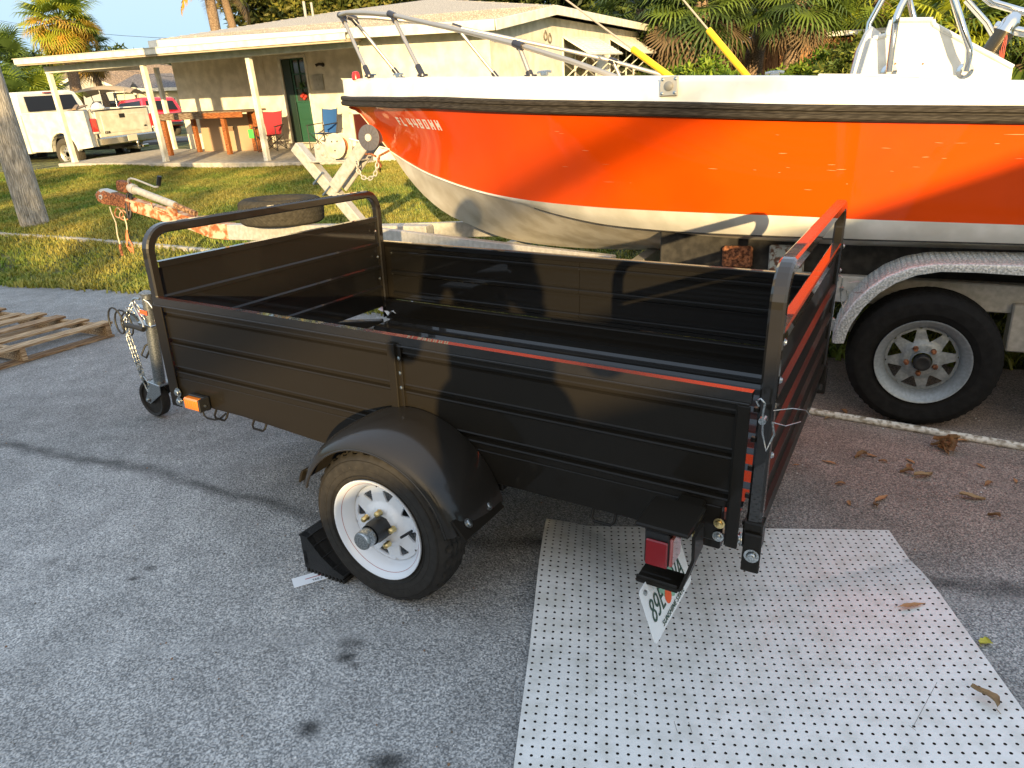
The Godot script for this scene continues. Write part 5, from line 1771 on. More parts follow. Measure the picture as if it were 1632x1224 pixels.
	fas.bar(PK + Vector3(.02, -.09, .0), BR + Vector3(.02, -.09, 0), .03, .18, .004)
	fas.bar(E0 + Vector3(-.01, -.09, .0), LM + Vector3(-.01, -.09, 0), .03, .18, .004)
	part("fascia", fas, trim, roof)
	g = MB.new()
	g.tube([Vector3(-.6, 3.0, -2.9), Vector3(-.6, 3.45, -2.9)], .035, 8)
	part("vent_pipe", g, mat("pipe_grey", L(.35, .34, .32), .6), roof)
	g = MB.new()
	g.tube([Vector3(-.45, 3.0, -3.0), Vector3(-.45, 3.42, -3.0)], .03, 8)
	part("vent_pipe", g, mat("pipe_grey", L(.35, .34, .32), .6), roof)
	# door
	var dg := mat("door_green", L(.022, .085, .052), .45)
	var door := Node3D.new()
	door.name = "door"
	h.add_child(door, true)
	g = MB.new()
	g.box(Vector3(-1.18, .63, -3.02), Vector3(.48, 1.0, .04), .004)
	for q in [[-1.405, .06], [-.955, .05], [-1.18, .025]]: g.box(Vector3(q[0], 1.67, -3.02), Vector3(q[1], 1.08, .04), .004)
	for y in [2.18, 1.82, 1.48, 1.15]: g.box(Vector3(-1.18, y, -3.02), Vector3(.48, .035, .036), .004)
	g.box(Vector3(-1.18, .86, -2.998), Vector3(.34, .30, .012), .006)
	g.box(Vector3(-1.18, .42, -2.998), Vector3(.34, .34, .012), .006)
	part("door_leaf", g, dg, door)
	g = MB.new()
	g.box(Vector3(-1.57, 1.16, -2.99), Vector3(.27, 2.05, .03), .004)
	part("screen_leaf", g, mat("door_dark_green", L(.012, .03, .022), .5), door)
	g = MB.new()
	g.box(Vector3(-1.18, 1.66, -3.035), Vector3(.42, 1.0, .006))
	part("door_pane", g, mat("pane_dark", L(.05, .05, .045), .08, {"coat": 1.0}), door)
	g = MB.new()
	for k in 22:
		var a := k * 2.4
		g.quad(Vector3(-1.13 + cos(a) * .03, 1.52 + .004 * k, -2.99), Vector3(-1.13 + cos(a) * .03 + .02, 1.50 + .004 * k, -2.985), Vector3(-1.13 + cos(a) * .11, 1.42 + .010 * k, -2.97), Vector3(-1.13 + cos(a) * .10, 1.44 + .010 * k, -2.965))
	part("door_wreath", g, mat("wreath_green", L(.06, .14, .02), .7), door)
	g = MB.new()
	for q in [[-1.13, 1.22], [-1.20, 1.28], [-1.07, 1.27], [-1.14, 1.33]]: g.lathe([Vector2(.0001, -.045), Vector2(.04, -.02), Vector2(.045, .01), Vector2(.02, .045), Vector2(.0001, .05)], 10, Transform3D(Basis.IDENTITY, Vector3(q[0], q[1], -2.98)))
	part("door_flowers", g, mat("flower_red", L(.40, .03, .02), .6), door)
	g = MB.new()
	g.box(Vector3(-1.76, 1.16, -2.965), Vector3(.09, 2.2, .05), .005)
	g.box(Vector3(-.90, 1.16, -2.965), Vector3(.06, 2.2, .05), .005)
	g.box(Vector3(-1.33, 2.24, -2.965), Vector3(.9, .07, .05), .005)
	part("door_frame", g, trim, door)
	g = MB.new()
	g.box(Vector3(-1.5, .055, -2.80), Vector3(1.15, .11, .36), .01)
	part("door_step", g, mats["slab"], h)
	g = MB.new()
	g.lathe([Vector2(.0001, 0), Vector2(.05, 0), Vector2(.05, .02), Vector2(.0001, .02)], 12, Transform3D(Basis(Vector3(1, 0, 0), Vector3(0, 0, 1), Vector3(0, -1, 0)), Vector3(-.35, 2.0, -2.98)))
	g.tube([Vector3(-.35, 2.0, -2.97), Vector3(-.40, 2.02, -2.88), Vector3(-.47, 1.99, -2.82)], .035, 8)
	part("wall_light", g, mat("lamp_black", L(.02, .02, .02), .5), h)
	g = MB.new()
	g.box(Vector3(-.575, 1.59, -2.965), Vector3(.34, .38, .03), .006)
	part("meter_box", g, stuc, h)
	for q in [[-.62, 1.66], [-.53, 1.66], [-.575, 1.53]]: g.box(Vector3(q[0], q[1], -2.945), Vector3(.03, .035, .012), .003)
	part("outlet", g, trim, h)
	g = MB.new()
	g.bar(Vector3(-2.33, 2.4, -2.975), Vector3(-2.33, 1.2, -2.975), .012, .012)
	part("wall_conduit", g, stuc, h)
	# white framed opening beside the bow of the boat
	var wn := Node3D.new()
	wn.name = "window"
	h.add_child(wn, true)
	g = MB.new()
	g.box(Vector3(.33, .38, -2.95), Vector3(.10, .95, .06), .005)
	g.box(Vector3(.75, .83, -2.95), Vector3(.94, .08, .06), .005)
	g.box(Vector3(.75, -.02, -2.95), Vector3(.94, .07, .06), .005)
	g.box(Vector3(1.2, .38, -2.95), Vector3(.06, .95, .06), .005)
	part("window_frame", g, trim, wn)
	g = MB.new()
	g.box(Vector3(.76, .40, -2.972), Vector3(.80, .80, .012))
	part("window_pane", g, mat("pane_maroon", L(.07, .016, .013), .2), wn)
	# gable window with propped shutters
	for z0 in [-3.75, -7.3]:
		var wd := Node3D.new()
		wd.name = "window"
		h.add_child(wd, true)
		g = MB.new()
		g.box(Vector3(5.90, 1.72, z0 - 1.2), Vector3(.03, .98, 2.3), .004)
		part("window_pane", g, mats["pane_dark"], wd)
		g = MB.new()
		for y in [1.24, 2.20]: g.box(Vector3(5.915, y, z0 - 1.2), Vector3(.04, .06, 2.4), .005)
		for z in [z0, z0 - .8, z0 - 1.6, z0 - 2.4]: g.box(Vector3(5.915, 1.72, z), Vector3(.04, .98, .06), .005)
		part("window_frame", g, trim, wd)
		g = MB.new()
		g.poly([Vector3(5.94, 2.24, z0 + .05), Vector3(6.62, 1.83, z0 + .05), Vector3(6.62, 1.83, z0 - 2.45), Vector3(5.94, 2.24, z0 - 2.45)], Vector3(.5, .85, 0), .03)
		for k in 9:
			var f := (k + .5) / 9.0
			var p := Vector3(5.94, 2.245, z0 + .05).lerp(Vector3(6.62, 1.835, z0 + .05), f)
			g.bar(p, p + Vector3(0, 0, -2.5), .012, .02, .003)
		part("propped_shutter", g, trim, wd)
		for z in [z0 - .1, z0 - 1.2, z0 - 2.3]:
			g = MB.new()
			g.tube([Vector3(5.93, 1.35, z), Vector3(6.55, 1.85, z)], .016, 6)
			part("shutter_stay", g, trim, wd)
	g = MB.new()
	for q in [[-2.75, 2.22], [-3.0, 2.17]]:
		var pts := []
		for k in 9: pts.append(Vector3(5.90, q[1] + sin(TAU * k / 8.0) * .07 + (.04 if k == 2 else 0.0), q[0] + cos(TAU * k / 8.0) * .09))
		g.tube(pts, .02, 6)
	part("wall_ornament", g, mat("iron", L(.18, .16, .13), .6), h)
	build_porch_things(XF)

func camp_chair(called: String, label: String, col: Color, XF: Transform3D, p: Vector3, turn: float) -> void:
	var c := thing(called, label, "chair", XF * Transform3D(Basis(Vector3.UP, turn), p))
	var fab := mat("fabric_" + called, col, .85)
	var fr := mat("frame_black", L(.03, .03, .033), .45)
	var g := MB.new()
	g.grid([[Vector3(-.25, .44, .22), Vector3(0, .41, .24), Vector3(.25, .44, .22)], [Vector3(-.25, .42, 0), Vector3(0, .37, 0), Vector3(.25, .42, 0)], [Vector3(-.25, .41, -.22), Vector3(0, .38, -.22), Vector3(.25, .41, -.22)]], true)
	part("seat", g, fab, c)
	g = MB.new()
	g.grid([[Vector3(-.20, .41, -.21), Vector3(0, .40, -.25), Vector3(.20, .41, -.21)], [Vector3(-.25, .68, -.26), Vector3(0, .66, -.31), Vector3(.25, .68, -.26)], [Vector3(-.27, .97, -.31), Vector3(0, .95, -.35), Vector3(.27, .97, -.31)]], false)
	part("backrest", g, fab, c)
	for s in [-1.0, 1.0]:
		g = MB.new()
		g.bar(Vector3(s * .30, .62, .26), Vector3(s * .27, .64, -.24), .07, .02, .006)
		part("armrest", g, fr, c)
	for s in [-1.0, 1.0]:
		g = MB.new()
		g.tube([Vector3(s * .27, .99, -.31), Vector3(s * .25, .40, -.20), Vector3(s * .27, .02, -.27)], .011, 6)
		part("leg", g, fr, c)
		g = MB.new()
		g.tube([Vector3(s * .30, .62, .25), Vector3(s * .28, .02, .27)], .011, 6)
		part("leg", g, fr, c)
		g = MB.new()
		g.tube([Vector3(s * .27, .43, .23), Vector3(-s * .27, .03, .27)], .009, 6)
		g.tube([Vector3(s * .27, .42, .23), Vector3(s * .27, .03, -.26)], .009, 6)
		g.tube([Vector3(s * .26, .40, -.22), Vector3(-s * .27, .03, -.27)], .009, 6)
		part("cross_brace", g, fr, c)

func build_porch_things(XF: Transform3D) -> void:
	var t := thing("workbench", "long high wooden workbench standing on the porch against the cream wall", "table", XF * Transform3D(Basis(Vector3.UP, .05), Vector3(-3.3, 0, -1.75)))
	var ow := mat("bench_orange", L(.42, .15, .04), .6, {"wear": ntex("grain", .03, Color(.62, .55, .48), Color(1, 1, 1), FastNoiseLite.TYPE_SIMPLEX_SMOOTH, 512, 5), "ws3": Vector3(.4, 3, 3)})
	var gw := mat("bench_grey", L(.28, .22, .17), .8, {"wear": texs["grain"], "ws3": Vector3(.4, 3, 3)})
	var g := MB.new()
	g.box(Vector3(0, 1.03, 0), Vector3(2.9, .05, .95), .005)
	part("bench_top", g, gw, t)
	g = MB.new()
	g.box(Vector3(.80, .965, .46), Vector3(1.30, .13, .04), .005)
	part("apron", g, ow, t)
	g = MB.new()
	g.box(Vector3(-.65, .965, .46), Vector3(1.6, .13, .04), .005)
	part("apron", g, gw, t)
	for q in [[-1.32, .36], [.72, .36], [-1.0, -.36], [.95, -.40], [1.35, -.1]]:
		g = MB.new()
		g.box(Vector3(q[0], .50, q[1]), Vector3(.11, 1.0, .11), .006)
		part("leg", g, ow, t)
	var cb := thing("cardboard_sheet", "large brown cardboard panel standing upright beneath the workbench", "cardboard", XF * Transform3D(Basis(Vector3.UP, .0), Vector3(-3.40, 0, -2.28)))
	g = MB.new()
	g.box(Vector3(0, .47, 0), Vector3(1.85, .94, .05), .006, Transform3D(Basis.from_euler(Vector3(-.05, 0, 0)), Vector3(0, 0, .02)))
	part("panel", g, mat("cardboard", L(.42, .29, .18), .85), cb)
	g = MB.new()
	g.box(Vector3(.15, .58, .045), Vector3(.30, .10, .004))
	part("printed_label", g, mat("card_print", L(.25, .16, .09), .8), cb)
	camp_chair("red_camp_chair", "red folding camp chair with black frame beside the porch workbench", L(.36, .025, .04), XF, Vector3(-1.62, 0, -2.0), .25)
	camp_chair("blue_camp_chair", "blue folding camp chair with black frame right of the green door", L(.02, .10, .33), XF, Vector3(.05, 0, -2.1), -.15)
	var gt := MB.new()
	gt.box(Vector3(0, .45, 0), Vector3(.17, .22, .03), .01)
	gt.tube([Vector3(0, .56, 0), Vector3(.0, .66, -.05)], .004, 5)
	single("green_tag", gt, mat("tag_green", L(.08, .55, .10), .6), "bright green tag hanging from the arm of the red camp chair", "tag", XF * Transform3D(Basis.IDENTITY, Vector3(-2.0, .02, -1.72)))

# ---------------------------------------------------------------- vehicles
func build_truck() -> void:
	var B := Basis(Vector3(-.92487, .0247, -.37949), Vector3(0, .99789, .06495), Vector3(.38029, .06007, -.92291))
	var t := thing("pickup_truck", "dirty white pickup truck with open bed parked beyond the porch posts", "truck", Transform3D(B * Basis.from_scale(Vector3.ONE * 1.15), Vector3(-11.009, .906, -22.67)))
	var wh := mat("truck_white", L(.74, .72, .66), .35, {"coat": .5, "cr": .12, "wear": ntex("gel", .012, Color(.9, .9, .88), Color(1, 1, 1)), "ws": .5})
	var dk := mat("truck_dark", L(.02, .02, .02), .6)
	var gl := mat("tinted_glass", L(.010, .010, .011), .3, {"spec": .4})
	var chr := mat("bumper_chrome", L(.55, .53, .48), .2, {"metal": 1.0})
	var g: MB
	for s in [-1.0, 1.0]:
		# bedside with wheel arch
		var o := [Vector3(-.02, .56, s), Vector3(-.02, 1.38, s), Vector3(2.30, 1.38, s), Vector3(2.30, .46, s), Vector3(1.55, .46, s)]
		for k in 11:
			var a := PI * k / 10.0
			o.append(Vector3(1.09 + cos(a) * .46, .46 + sin(a) * .44, s))
		o.append(Vector3(.60, .50, s))
		g = MB.new()
		g.poly(o, Vector3(0, 0, s), .10)
		g.bar(Vector3(-.02, 1.385, s * .95), Vector3(2.3, 1.385, s * .95), .11, .03, .012)
		part("bedside", g, wh, t)
		g = MB.new()
		var lip := []
		for k in 13:
			var a := PI * k / 12.0
			lip.append(Vector3(1.09 + cos(a) * .47, .47 + sin(a) * .45, s * 1.005))
		g.tube(lip, .02, 6)
		part("arch_lip", g, wh, t)
		g = MB.new()
		g.box(Vector3(-.025, 1.03, s * .915), Vector3(.06, .36, .175), .02)
		var tl := part("tail_light", g, mat("tail_red", L(.55, .02, .02), .2, {"coat": 1.0}), t)
		g = MB.new()
		g.box(Vector3(-.028, .88, s * .915), Vector3(.06, .06, .17), .015)
		part("reverse_lens", g, mat("lens_clear", L(.7, .68, .65), .2), tl)
	g = MB.new()
	g.box(Vector3(-.01, 1.055, 0), Vector3(.05, .61, 1.64), .015)
	g.box(Vector3(-.035, 1.05, 0), Vector3(.02, .42, 1.36), .008)
	part("tailgate", g, wh, t)
	g = MB.new()
	g.box(Vector3(0, 1.375, 0), Vector3(.07, .03, 1.64), .008)
	part("tailgate_cap", g, dk, t)
	g = MB.new()
	g.box(Vector3(-.05, 1.22, -.05), Vector3(.012, .10, .17), .02)
	part("tailgate_handle", g, dk, t)
	g = MB.new()
	var ov := []
	for k in 18: ov.append(Vector3(-.048, .93 + sin(TAU * k / 18) * .022, .62 + cos(TAU * k / 18) * .05))
	g.poly(ov, Vector3(-1, 0, 0), .006)
	part("oval_badge", g, dk, t)
	text("badge_text", "F250", .075, dk, t, Transform3D(Basis(Vector3(0, 0, 1), Vector3(0, 1, 0), Vector3(-1, 0, 0)), Vector3(-.05, .86, -.60)), "Droid Sans", .006, true)
	g = MB.new()
	g.box(Vector3(1.15, .80, 0), Vector3(2.3, .05, 1.8))
	g.box(Vector3(2.28, 1.08, 0), Vector3(.05, .6, 1.8))
	part("bed_liner", g, dk, t)
	g = MB.new()
	g.box(Vector3(-.10, .66, -.0), Vector3(.14, .20, 1.94), .03)
	part("rear_bumper", g, chr, t)
	g = MB.new()
	g.box(Vector3(-.175, .68, .0), Vector3(.012, .15, .30), .006)
	part("licence_plate", g, mat("plate_dull", L(.6, .57, .5), .5), t)
	g = MB.new()
	g.bar(Vector3(.2, .46, 0), Vector3(-.34, .44, 0), .07, .07, .006)
	g.lathe([Vector2(.03, 0), Vector2(.028, .05), Vector2(.045, .09), Vector2(.03, .13), Vector2(.0001, .14)], 14, Transform3D(Basis.IDENTITY, Vector3(-.30, .47, 0)))
	g.box(Vector3(-.24, .46, .25), Vector3(.12, .08, .22), .02)
	part("tow_hitch", g, chr, t)
	# cab
	var cab := Node3D.new()
	cab.name = "cab"
	t.add_child(cab, true)
	g = MB.new()
	var cp := [Vector3(2.36, .42, -.99), Vector3(2.36, 1.36, -.99), Vector3(4.5, 1.36, -.99), Vector3(4.5, .42, -.99)]
	g.poly(cp, Vector3(0, 0, -1), 1.98)
	g.sweep([Vector3(3.3, 1.36, 0), Vector3(3.3, 1.60, 0), Vector3(3.3, 1.84, 0), Vector3(3.3, 1.905, 0)], [Vector2(-.92, -.92), Vector2(.92, -.92), Vector2(.92, .92), Vector2(-.92, .92)], Vector3(1, 0, 0), false, true, [1.04, .99, .90, .80])
	part("cab_shell", g, wh, cab)
	g = MB.new()
	g.quad(Vector3(2.325, 1.43, .76), Vector3(2.325, 1.43, -.76), Vector3(2.425, 1.79, -.70), Vector3(2.425, 1.79, .70))
	part("rear_window", g, gl, cab)
	for s in [-1.0, 1.0]:
		g = MB.new()
		g.quad(Vector3(2.62, 1.44, s * .965), Vector3(4.0, 1.44, s * .965), Vector3(3.9, 1.79, s * .875), Vector3(2.68, 1.79, s * .875))
		part("side_window", g, gl, cab)
	g = MB.new()
	g.box(Vector3(2.44, 1.86, 0), Vector3(.06, .03, .25), .008)
	part("brake_lamp", g, mat("tail_red_dark", L(.25, .02, .02), .3), cab)
	g = MB.new()
	g.box(Vector3(5.3, .95, 0), Vector3(1.7, .82, 1.9), .10)
	part("bonnet", g, wh, t)
	g = MB.new()
	g.box(Vector3(2.35, .50, 0), Vector3(4.4, .12, 1.0))
	part("underbody", g, dk, t)
	var ty := tyre_mesh(.39, .22, .25, .006, .008, 44)
	for q in [[1.09, -1.0], [1.09, 1.0], [4.75, -1.0], [4.75, 1.0]]:
		var w := Node3D.new()
		w.name = "wheel"
		t.add_child(w, true)
		w.transform = Transform3D(Basis(Vector3(1, 0, 0), Vector3(0, 0, q[1]), Vector3(0, -q[1], 0)), Vector3(q[0], .39, q[1] * 1.0))
		part("tyre", ty, mat("truck_rubber", L(.06, .053, .042), .9), w, Transform3D(Basis.IDENTITY, Vector3(0, -.125, 0)))
		part("rim", rim_mesh(.225, .16, 8, -.04, .06), mat("rim_steel", L(.42, .40, .36), .4, {"metal": .7}), w)
	# lumber and rubbish in the bed
	var XT: Transform3D = t.transform
	g = MB.new()
	g.bar(Vector3(0, 0, 0), Vector3(.85, .10, 1.2), .14, .03, .003)
	g.bar(Vector3(.05, .04, .2), Vector3(1.0, .12, 1.1), .09, .03, .003)
	single("lumber", g, mat("lumber_brown", L(.30, .20, .11), .8), "weathered boards poking out of the white pickup bed", "lumber", XT * Transform3D(Basis.IDENTITY, Vector3(.9, 1.39, -.75)))
	g = MB.new()
	g.lathe([Vector2(.0001, 0), Vector2(.16, .04), Vector2(.19, .12), Vector2(.12, .22), Vector2(.04, .27), Vector2(.0001, .28)], 16)
	single("rubbish_bag", g, mat("bag_white", L(.6, .58, .56), .6, {"nrm": bump("bag_b", .02, 8.0), "ns": 1.0}), "pale plastic bag lying in the white pickup bed", "bag", XT * Transform3D(Basis.IDENTITY, Vector3(1.3, 1.28, .45)))

func simple_car(called: String, label: String, cat: String, col: Color, xf: Transform3D) -> void:
	var t := thing(called, label, cat, xf)
	var pm := mat("paint_" + called, col, .3, {"coat": .8})
	var gl: Material = mats["tinted_glass"]
	var g := MB.new()
	g.sweep([Vector3(-2.2, .68, 0), Vector3(-2.1, .74, 0), Vector3(-1.0, .78, 0), Vector3(1.2, .78, 0), Vector3(2.1, .72, 0), Vector3(2.25, .66, 0)], [Vector2(-.85, -.36), Vector2(.85, -.36), Vector2(.92, -.1), Vector2(.90, .22), Vector2(.80, .34), Vector2(-.80, .34), Vector2(-.90, .22), Vector2(-.92, -.1)], Vector3.UP, false, true, [.86, .97, 1, 1, .97, .85])
	part("body", g, pm, t)
	g = MB.new()
	g.sweep([Vector3(-.5, 1.08, 0), Vector3(-.5, 1.45, 0), Vector3(-.5, 1.62, 0), Vector3(-.5, 1.66, 0)], [Vector2(-.85, -1.65), Vector2(.85, -1.65), Vector2(.85, 1.45), Vector2(-.85, 1.45)], Vector3(1, 0, 0), false, true, [1.0, .90, .82, .76])
	part("cabin", g, pm, t)
	for s in [-1.0, 1.0]:
		g = MB.new()
		g.quad(Vector3(-1.9, 1.12, s * .86), Vector3(.75, 1.12, s * .86), Vector3(.55, 1.52, s * .765), Vector3(-1.7, 1.52, s * .765))
		part("side_window", g, gl, t)
		g = MB.new()
		g.box(Vector3(-2.12, .92, s * .72), Vector3(.12, .28, .22), .03)
		part("tail_light", g, mats["tail_red"], t)
		for x in [-1.35, 1.4]:
			g = MB.new()
			g.lathe([Vector2(.19, -.10), Vector2(.30, -.11), Vector2(.335, -.08), Vector2(.335, .08), Vector2(.30, .11), Vector2(.20, .10), Vector2(.17, .06), Vector2(.0001, .07)], 26, Transform3D(Basis(Vector3(1, 0, 0), Vector3(0, 0, s), Vector3(0, -s, 0)), Vector3(x, .335, s * .80)))
			part("wheel", g, mats["truck_rubber"], t)
	g = MB.new()
	g.quad(Vector3(-2.17, 1.10, .70), Vector3(-2.17, 1.10, -.70), Vector3(-1.96, 1.50, -.62), Vector3(-1.96, 1.50, .62))
	part("rear_window", g, gl, t)
	g = MB.new()
	g.box(Vector3(-2.22, .52, 0), Vector3(.14, .18, 1.6), .04)
	part("bumper", g, mats["bumper_chrome"], t)

# ---------------------------------------------------------------- plants
var fan_meshes := []
var feather_mesh: ArrayMesh
var cluster: ArrayMesh

func make_leaf_parts() -> void:
	for v in 3:
		var g := MB.new()
		var pet := .75 + .1 * v
		g.tube([Vector3(0, 0, 0), Vector3(pet * .5, .06, 0), Vector3(pet, .03, 0)], .014, 4, [1.3, 1.0, .7])
		var n := 26
		for k in n:
			var f := (k + .5) / n
			var a := deg_to_rad(lerpf(-118, 118, f))
			var l := (1.05 - .35 * pow(absf(f - .5) * 2.0, 2.0)) * rng.randf_range(.88, 1.05)
			var d := Vector3(cos(a), 0, sin(a))
			var s := Vector3(-sin(a), 0, cos(a))
			var c := Vector3(pet, .03, 0)
			var lift := .10 * absf(sin(a))
			var droop := rng.randf_range(.10, .42)
			var p1 := c + d * l * .45 + Vector3(0, lift, 0)
			var p2 := c + d * l * .75 + Vector3(0, lift - droop * .15, 0)
			var p3 := c + d * l * .98 + Vector3(0, lift - droop, 0)
			var w := .034
			g.quad(c - s * .006, c + s * .006, p1 + s * w + Vector3(0, .012, 0), p1 - s * w)
			g.quad(p1 - s * w, p1 + s * w + Vector3(0, .012, 0), p2 + s * w * .7, p2 - s * w * .7)
			g.tri(p2 - s * w * .7, p2 + s * w * .7, p3)
		fan_meshes.append(g.mesh())
	var h := MB.new()
	var sp := []
	for i in 9: sp.append(Vector3(2.2 * i / 8.0, .35 * sin(i / 8.0 * 2.2) - .5 * pow(i / 8.0, 3), 0))
	h.tube(sp, .018, 4, [1.4, 1.3, 1.2, 1, .9, .8, .6, .5, .3])
	for i in 44:
		var f := .12 + .86 * i / 43.0
		var p := Vector3(2.2 * f, .35 * sin(f * 2.2) - .5 * pow(f, 3), 0)
		for s in [-1.0, 1.0]:
			var l := .55 * sin(clampf(f, .15, .95) * PI) + .12
			var d := Vector3(.55, -.35 - .3 * rng.randf(), s).normalized()
			h.quad(p, p + Vector3(.03, 0, 0), p + d * l * .6 + Vector3(.02, .03, 0), p + d * l * .6)
			h.tri(p + d * l * .6, p + d * l * .6 + Vector3(.02, .03, 0), p + d * l)
	feather_mesh = h.mesh()
	var c := MB.new()
	for k in 7:
		var a := k * 2.4
		var e := -.5 + 1.2 * rng.randf()
		var d := Vector3(cos(a) * cos(e), sin(e), sin(a) * cos(e))
		var s := d.cross(Vector3.UP).normalized() * .045
		var o := Vector3(rng.randf_range(-.08, .08), rng.randf_range(-.08, .08), rng.randf_range(-.08, .08))
		var m := o + d * .07
		c.quad(o, m + s * .6, o + d * .16, m - s * .6)
	cluster = c.mesh()

func plant_mats() -> void:
	mat("palm_green", L(.10, .15, .025), .55, {"back": Color(.35, .4, .08), "spec": .4})
	mat("palm_dark", L(.045, .075, .018), .55, {"back": Color(.2, .25, .05), "spec": .4})
	mat("palm_gold", L(.42, .25, .035), .6, {"back": Color(.5, .35, .08), "spec": .3})
	mat("palm_straw", L(.34, .24, .05), .6, {"back": Color(.5, .4, .1), "spec": .3})
	mat("palm_brown", L(.13, .09, .05), .8, {"back": Color(.2, .12, .05)})
	mat("palm_lime", L(.26, .30, .03), .55, {"back": Color(.5, .5, .1), "spec": .35})
	mat("bark_palm", L(.34, .25, .17), .9, {"nrm": bump("soil_b", .06, 6.0), "ns": .8, "ws": 1.0, "wear": ntex("bark", .04, Color(.55, .5, .45), Color(1, 1, 1))})
	mat("bark_grey", L(.20, .17, .13), .9, {"nrm": bump("soil_b", .06, 6.0), "ns": .8, "ws": 1.0, "wear": texs["bark"]})
	var lm := mat("tree_leaf", Color(1, 1, 1), .55, {"back": Color(.4, .45, .15), "spec": .35})
	lm.vertex_color_use_as_albedo = true

func palm(called: String, label: String, base: Vector3, top: Vector3, r: float, n: int, live: Array, skirt: Array, trunk_r := .16, feather := false, group := "") -> void:
	var t := thing(called, label, "palm tree", Transform3D(Basis.IDENTITY, base), group)
	var d := top - base
	if d.length() > .4:
		var g := MB.new()
		var pts := []
		var sc := []
		for i in 13:
			var f := i / 12.0
			pts.append(d * f + Vector3(sin(f * 3.0) * .06, 0, cos(f * 2.4) * .05))
			sc.append(lerpf(1.25, .9, f) * (1.0 + .05 * (i % 2)))
		g.tube(pts, trunk_r, 10, sc)
		part("trunk", g, mats["bark_palm"], t)
	for k in n:
		var f := (k + .5) / n
		var az := k * 2.39996 + rng.randf_range(-.2, .2)
		var el := lerpf(1.35, -1.15, pow(f, .85)) + rng.randf_range(-.12, .12)
		var dead := f > 1.0 - skirt.size() * .17 and skirt.size() > 0
		var m: Material = mats[skirt[k % skirt.size()]] if dead else mats[live[k % live.size()]]
		var dir := Vector3(cos(az) * cos(el), sin(el), sin(az) * cos(el))
		var s := Vector3(-sin(az), 0, cos(az))
		var u := s.cross(dir).normalized()
		if u.y < 0 and el > -1.0: u = -u; s = -s
		var b := Basis(dir, u, dir.cross(u)).rotated(dir, rng.randf_range(-.5, .5)).scaled(Vector3.ONE * r / (1.85 if not feather else 2.3) * rng.randf_range(.85, 1.1))
		part("frond", feather_mesh if feather else fan_meshes[k % 3], m, t, Transform3D(b, d + dir * .10 + Vector3(0, -.25 * f, 0)))

func leafy(called: String, label: String, cat: String, base: Vector3, trunk_h: float, blobs: Array, n: int, size: float, cols: Array, group := "", bark := "bark_grey") -> void:
	var t := thing(called, label, cat, Transform3D(Basis.IDENTITY, base), group)
	var g := MB.new()
	var hub := Vector3(0, trunk_h, 0)
	if trunk_h > .3: g.tube([Vector3.ZERO, Vector3(.08, trunk_h * .5, .05), hub], .10 + .03 * trunk_h, 9, [1.3, 1.0, .8])
	for b in blobs:
		var c: Vector3 = b[0]
		g.tube([hub * .9, hub.lerp(c, .5) + Vector3(0, -.15, 0), c], .03 + .012 * trunk_h, 6, [1.2, .8, .4])
	part("trunk", g, mats[bark], t)
	var xfs := []
	var cs := []
	var tot := 0.0
	for b in blobs: tot += pow(b[1], 2.0)
	for b in blobs:
		var c: Vector3 = b[0]
		var r: float = b[1]
		var m := int(n * r * r / tot)
		for i in m:
			var d := Vector3(rng.randfn(), rng.randfn(), rng.randfn()).normalized()
			# small sub-clumps make light and dark bunches with gaps
			var cl := sin(d.x * 5.0 + c.x * 3.0) + sin(d.y * 6.0 + c.z * 2.0) + sin(d.z * 5.5 + c.y)
			if cl < -.5 and rng.randf() < .8: continue
			var p := c + d * r * (pow(rng.randf(), .35)) * (1.0 + .14 * cl) * Vector3(1, .85, 1)
			xfs.append(Transform3D(Basis(Vector3(rng.randfn(), rng.randfn(), rng.randfn()).normalized(), rng.randf() * TAU).scaled(Vector3.ONE * size * rng.randf_range(.7, 1.3)), p))
			var c0: Color = cols[i % cols.size()]
			cs.append(c0 * rng.randf_range(.65, 1.25))
	many("foliage", cluster, mats["tree_leaf"], xfs, cs, t)

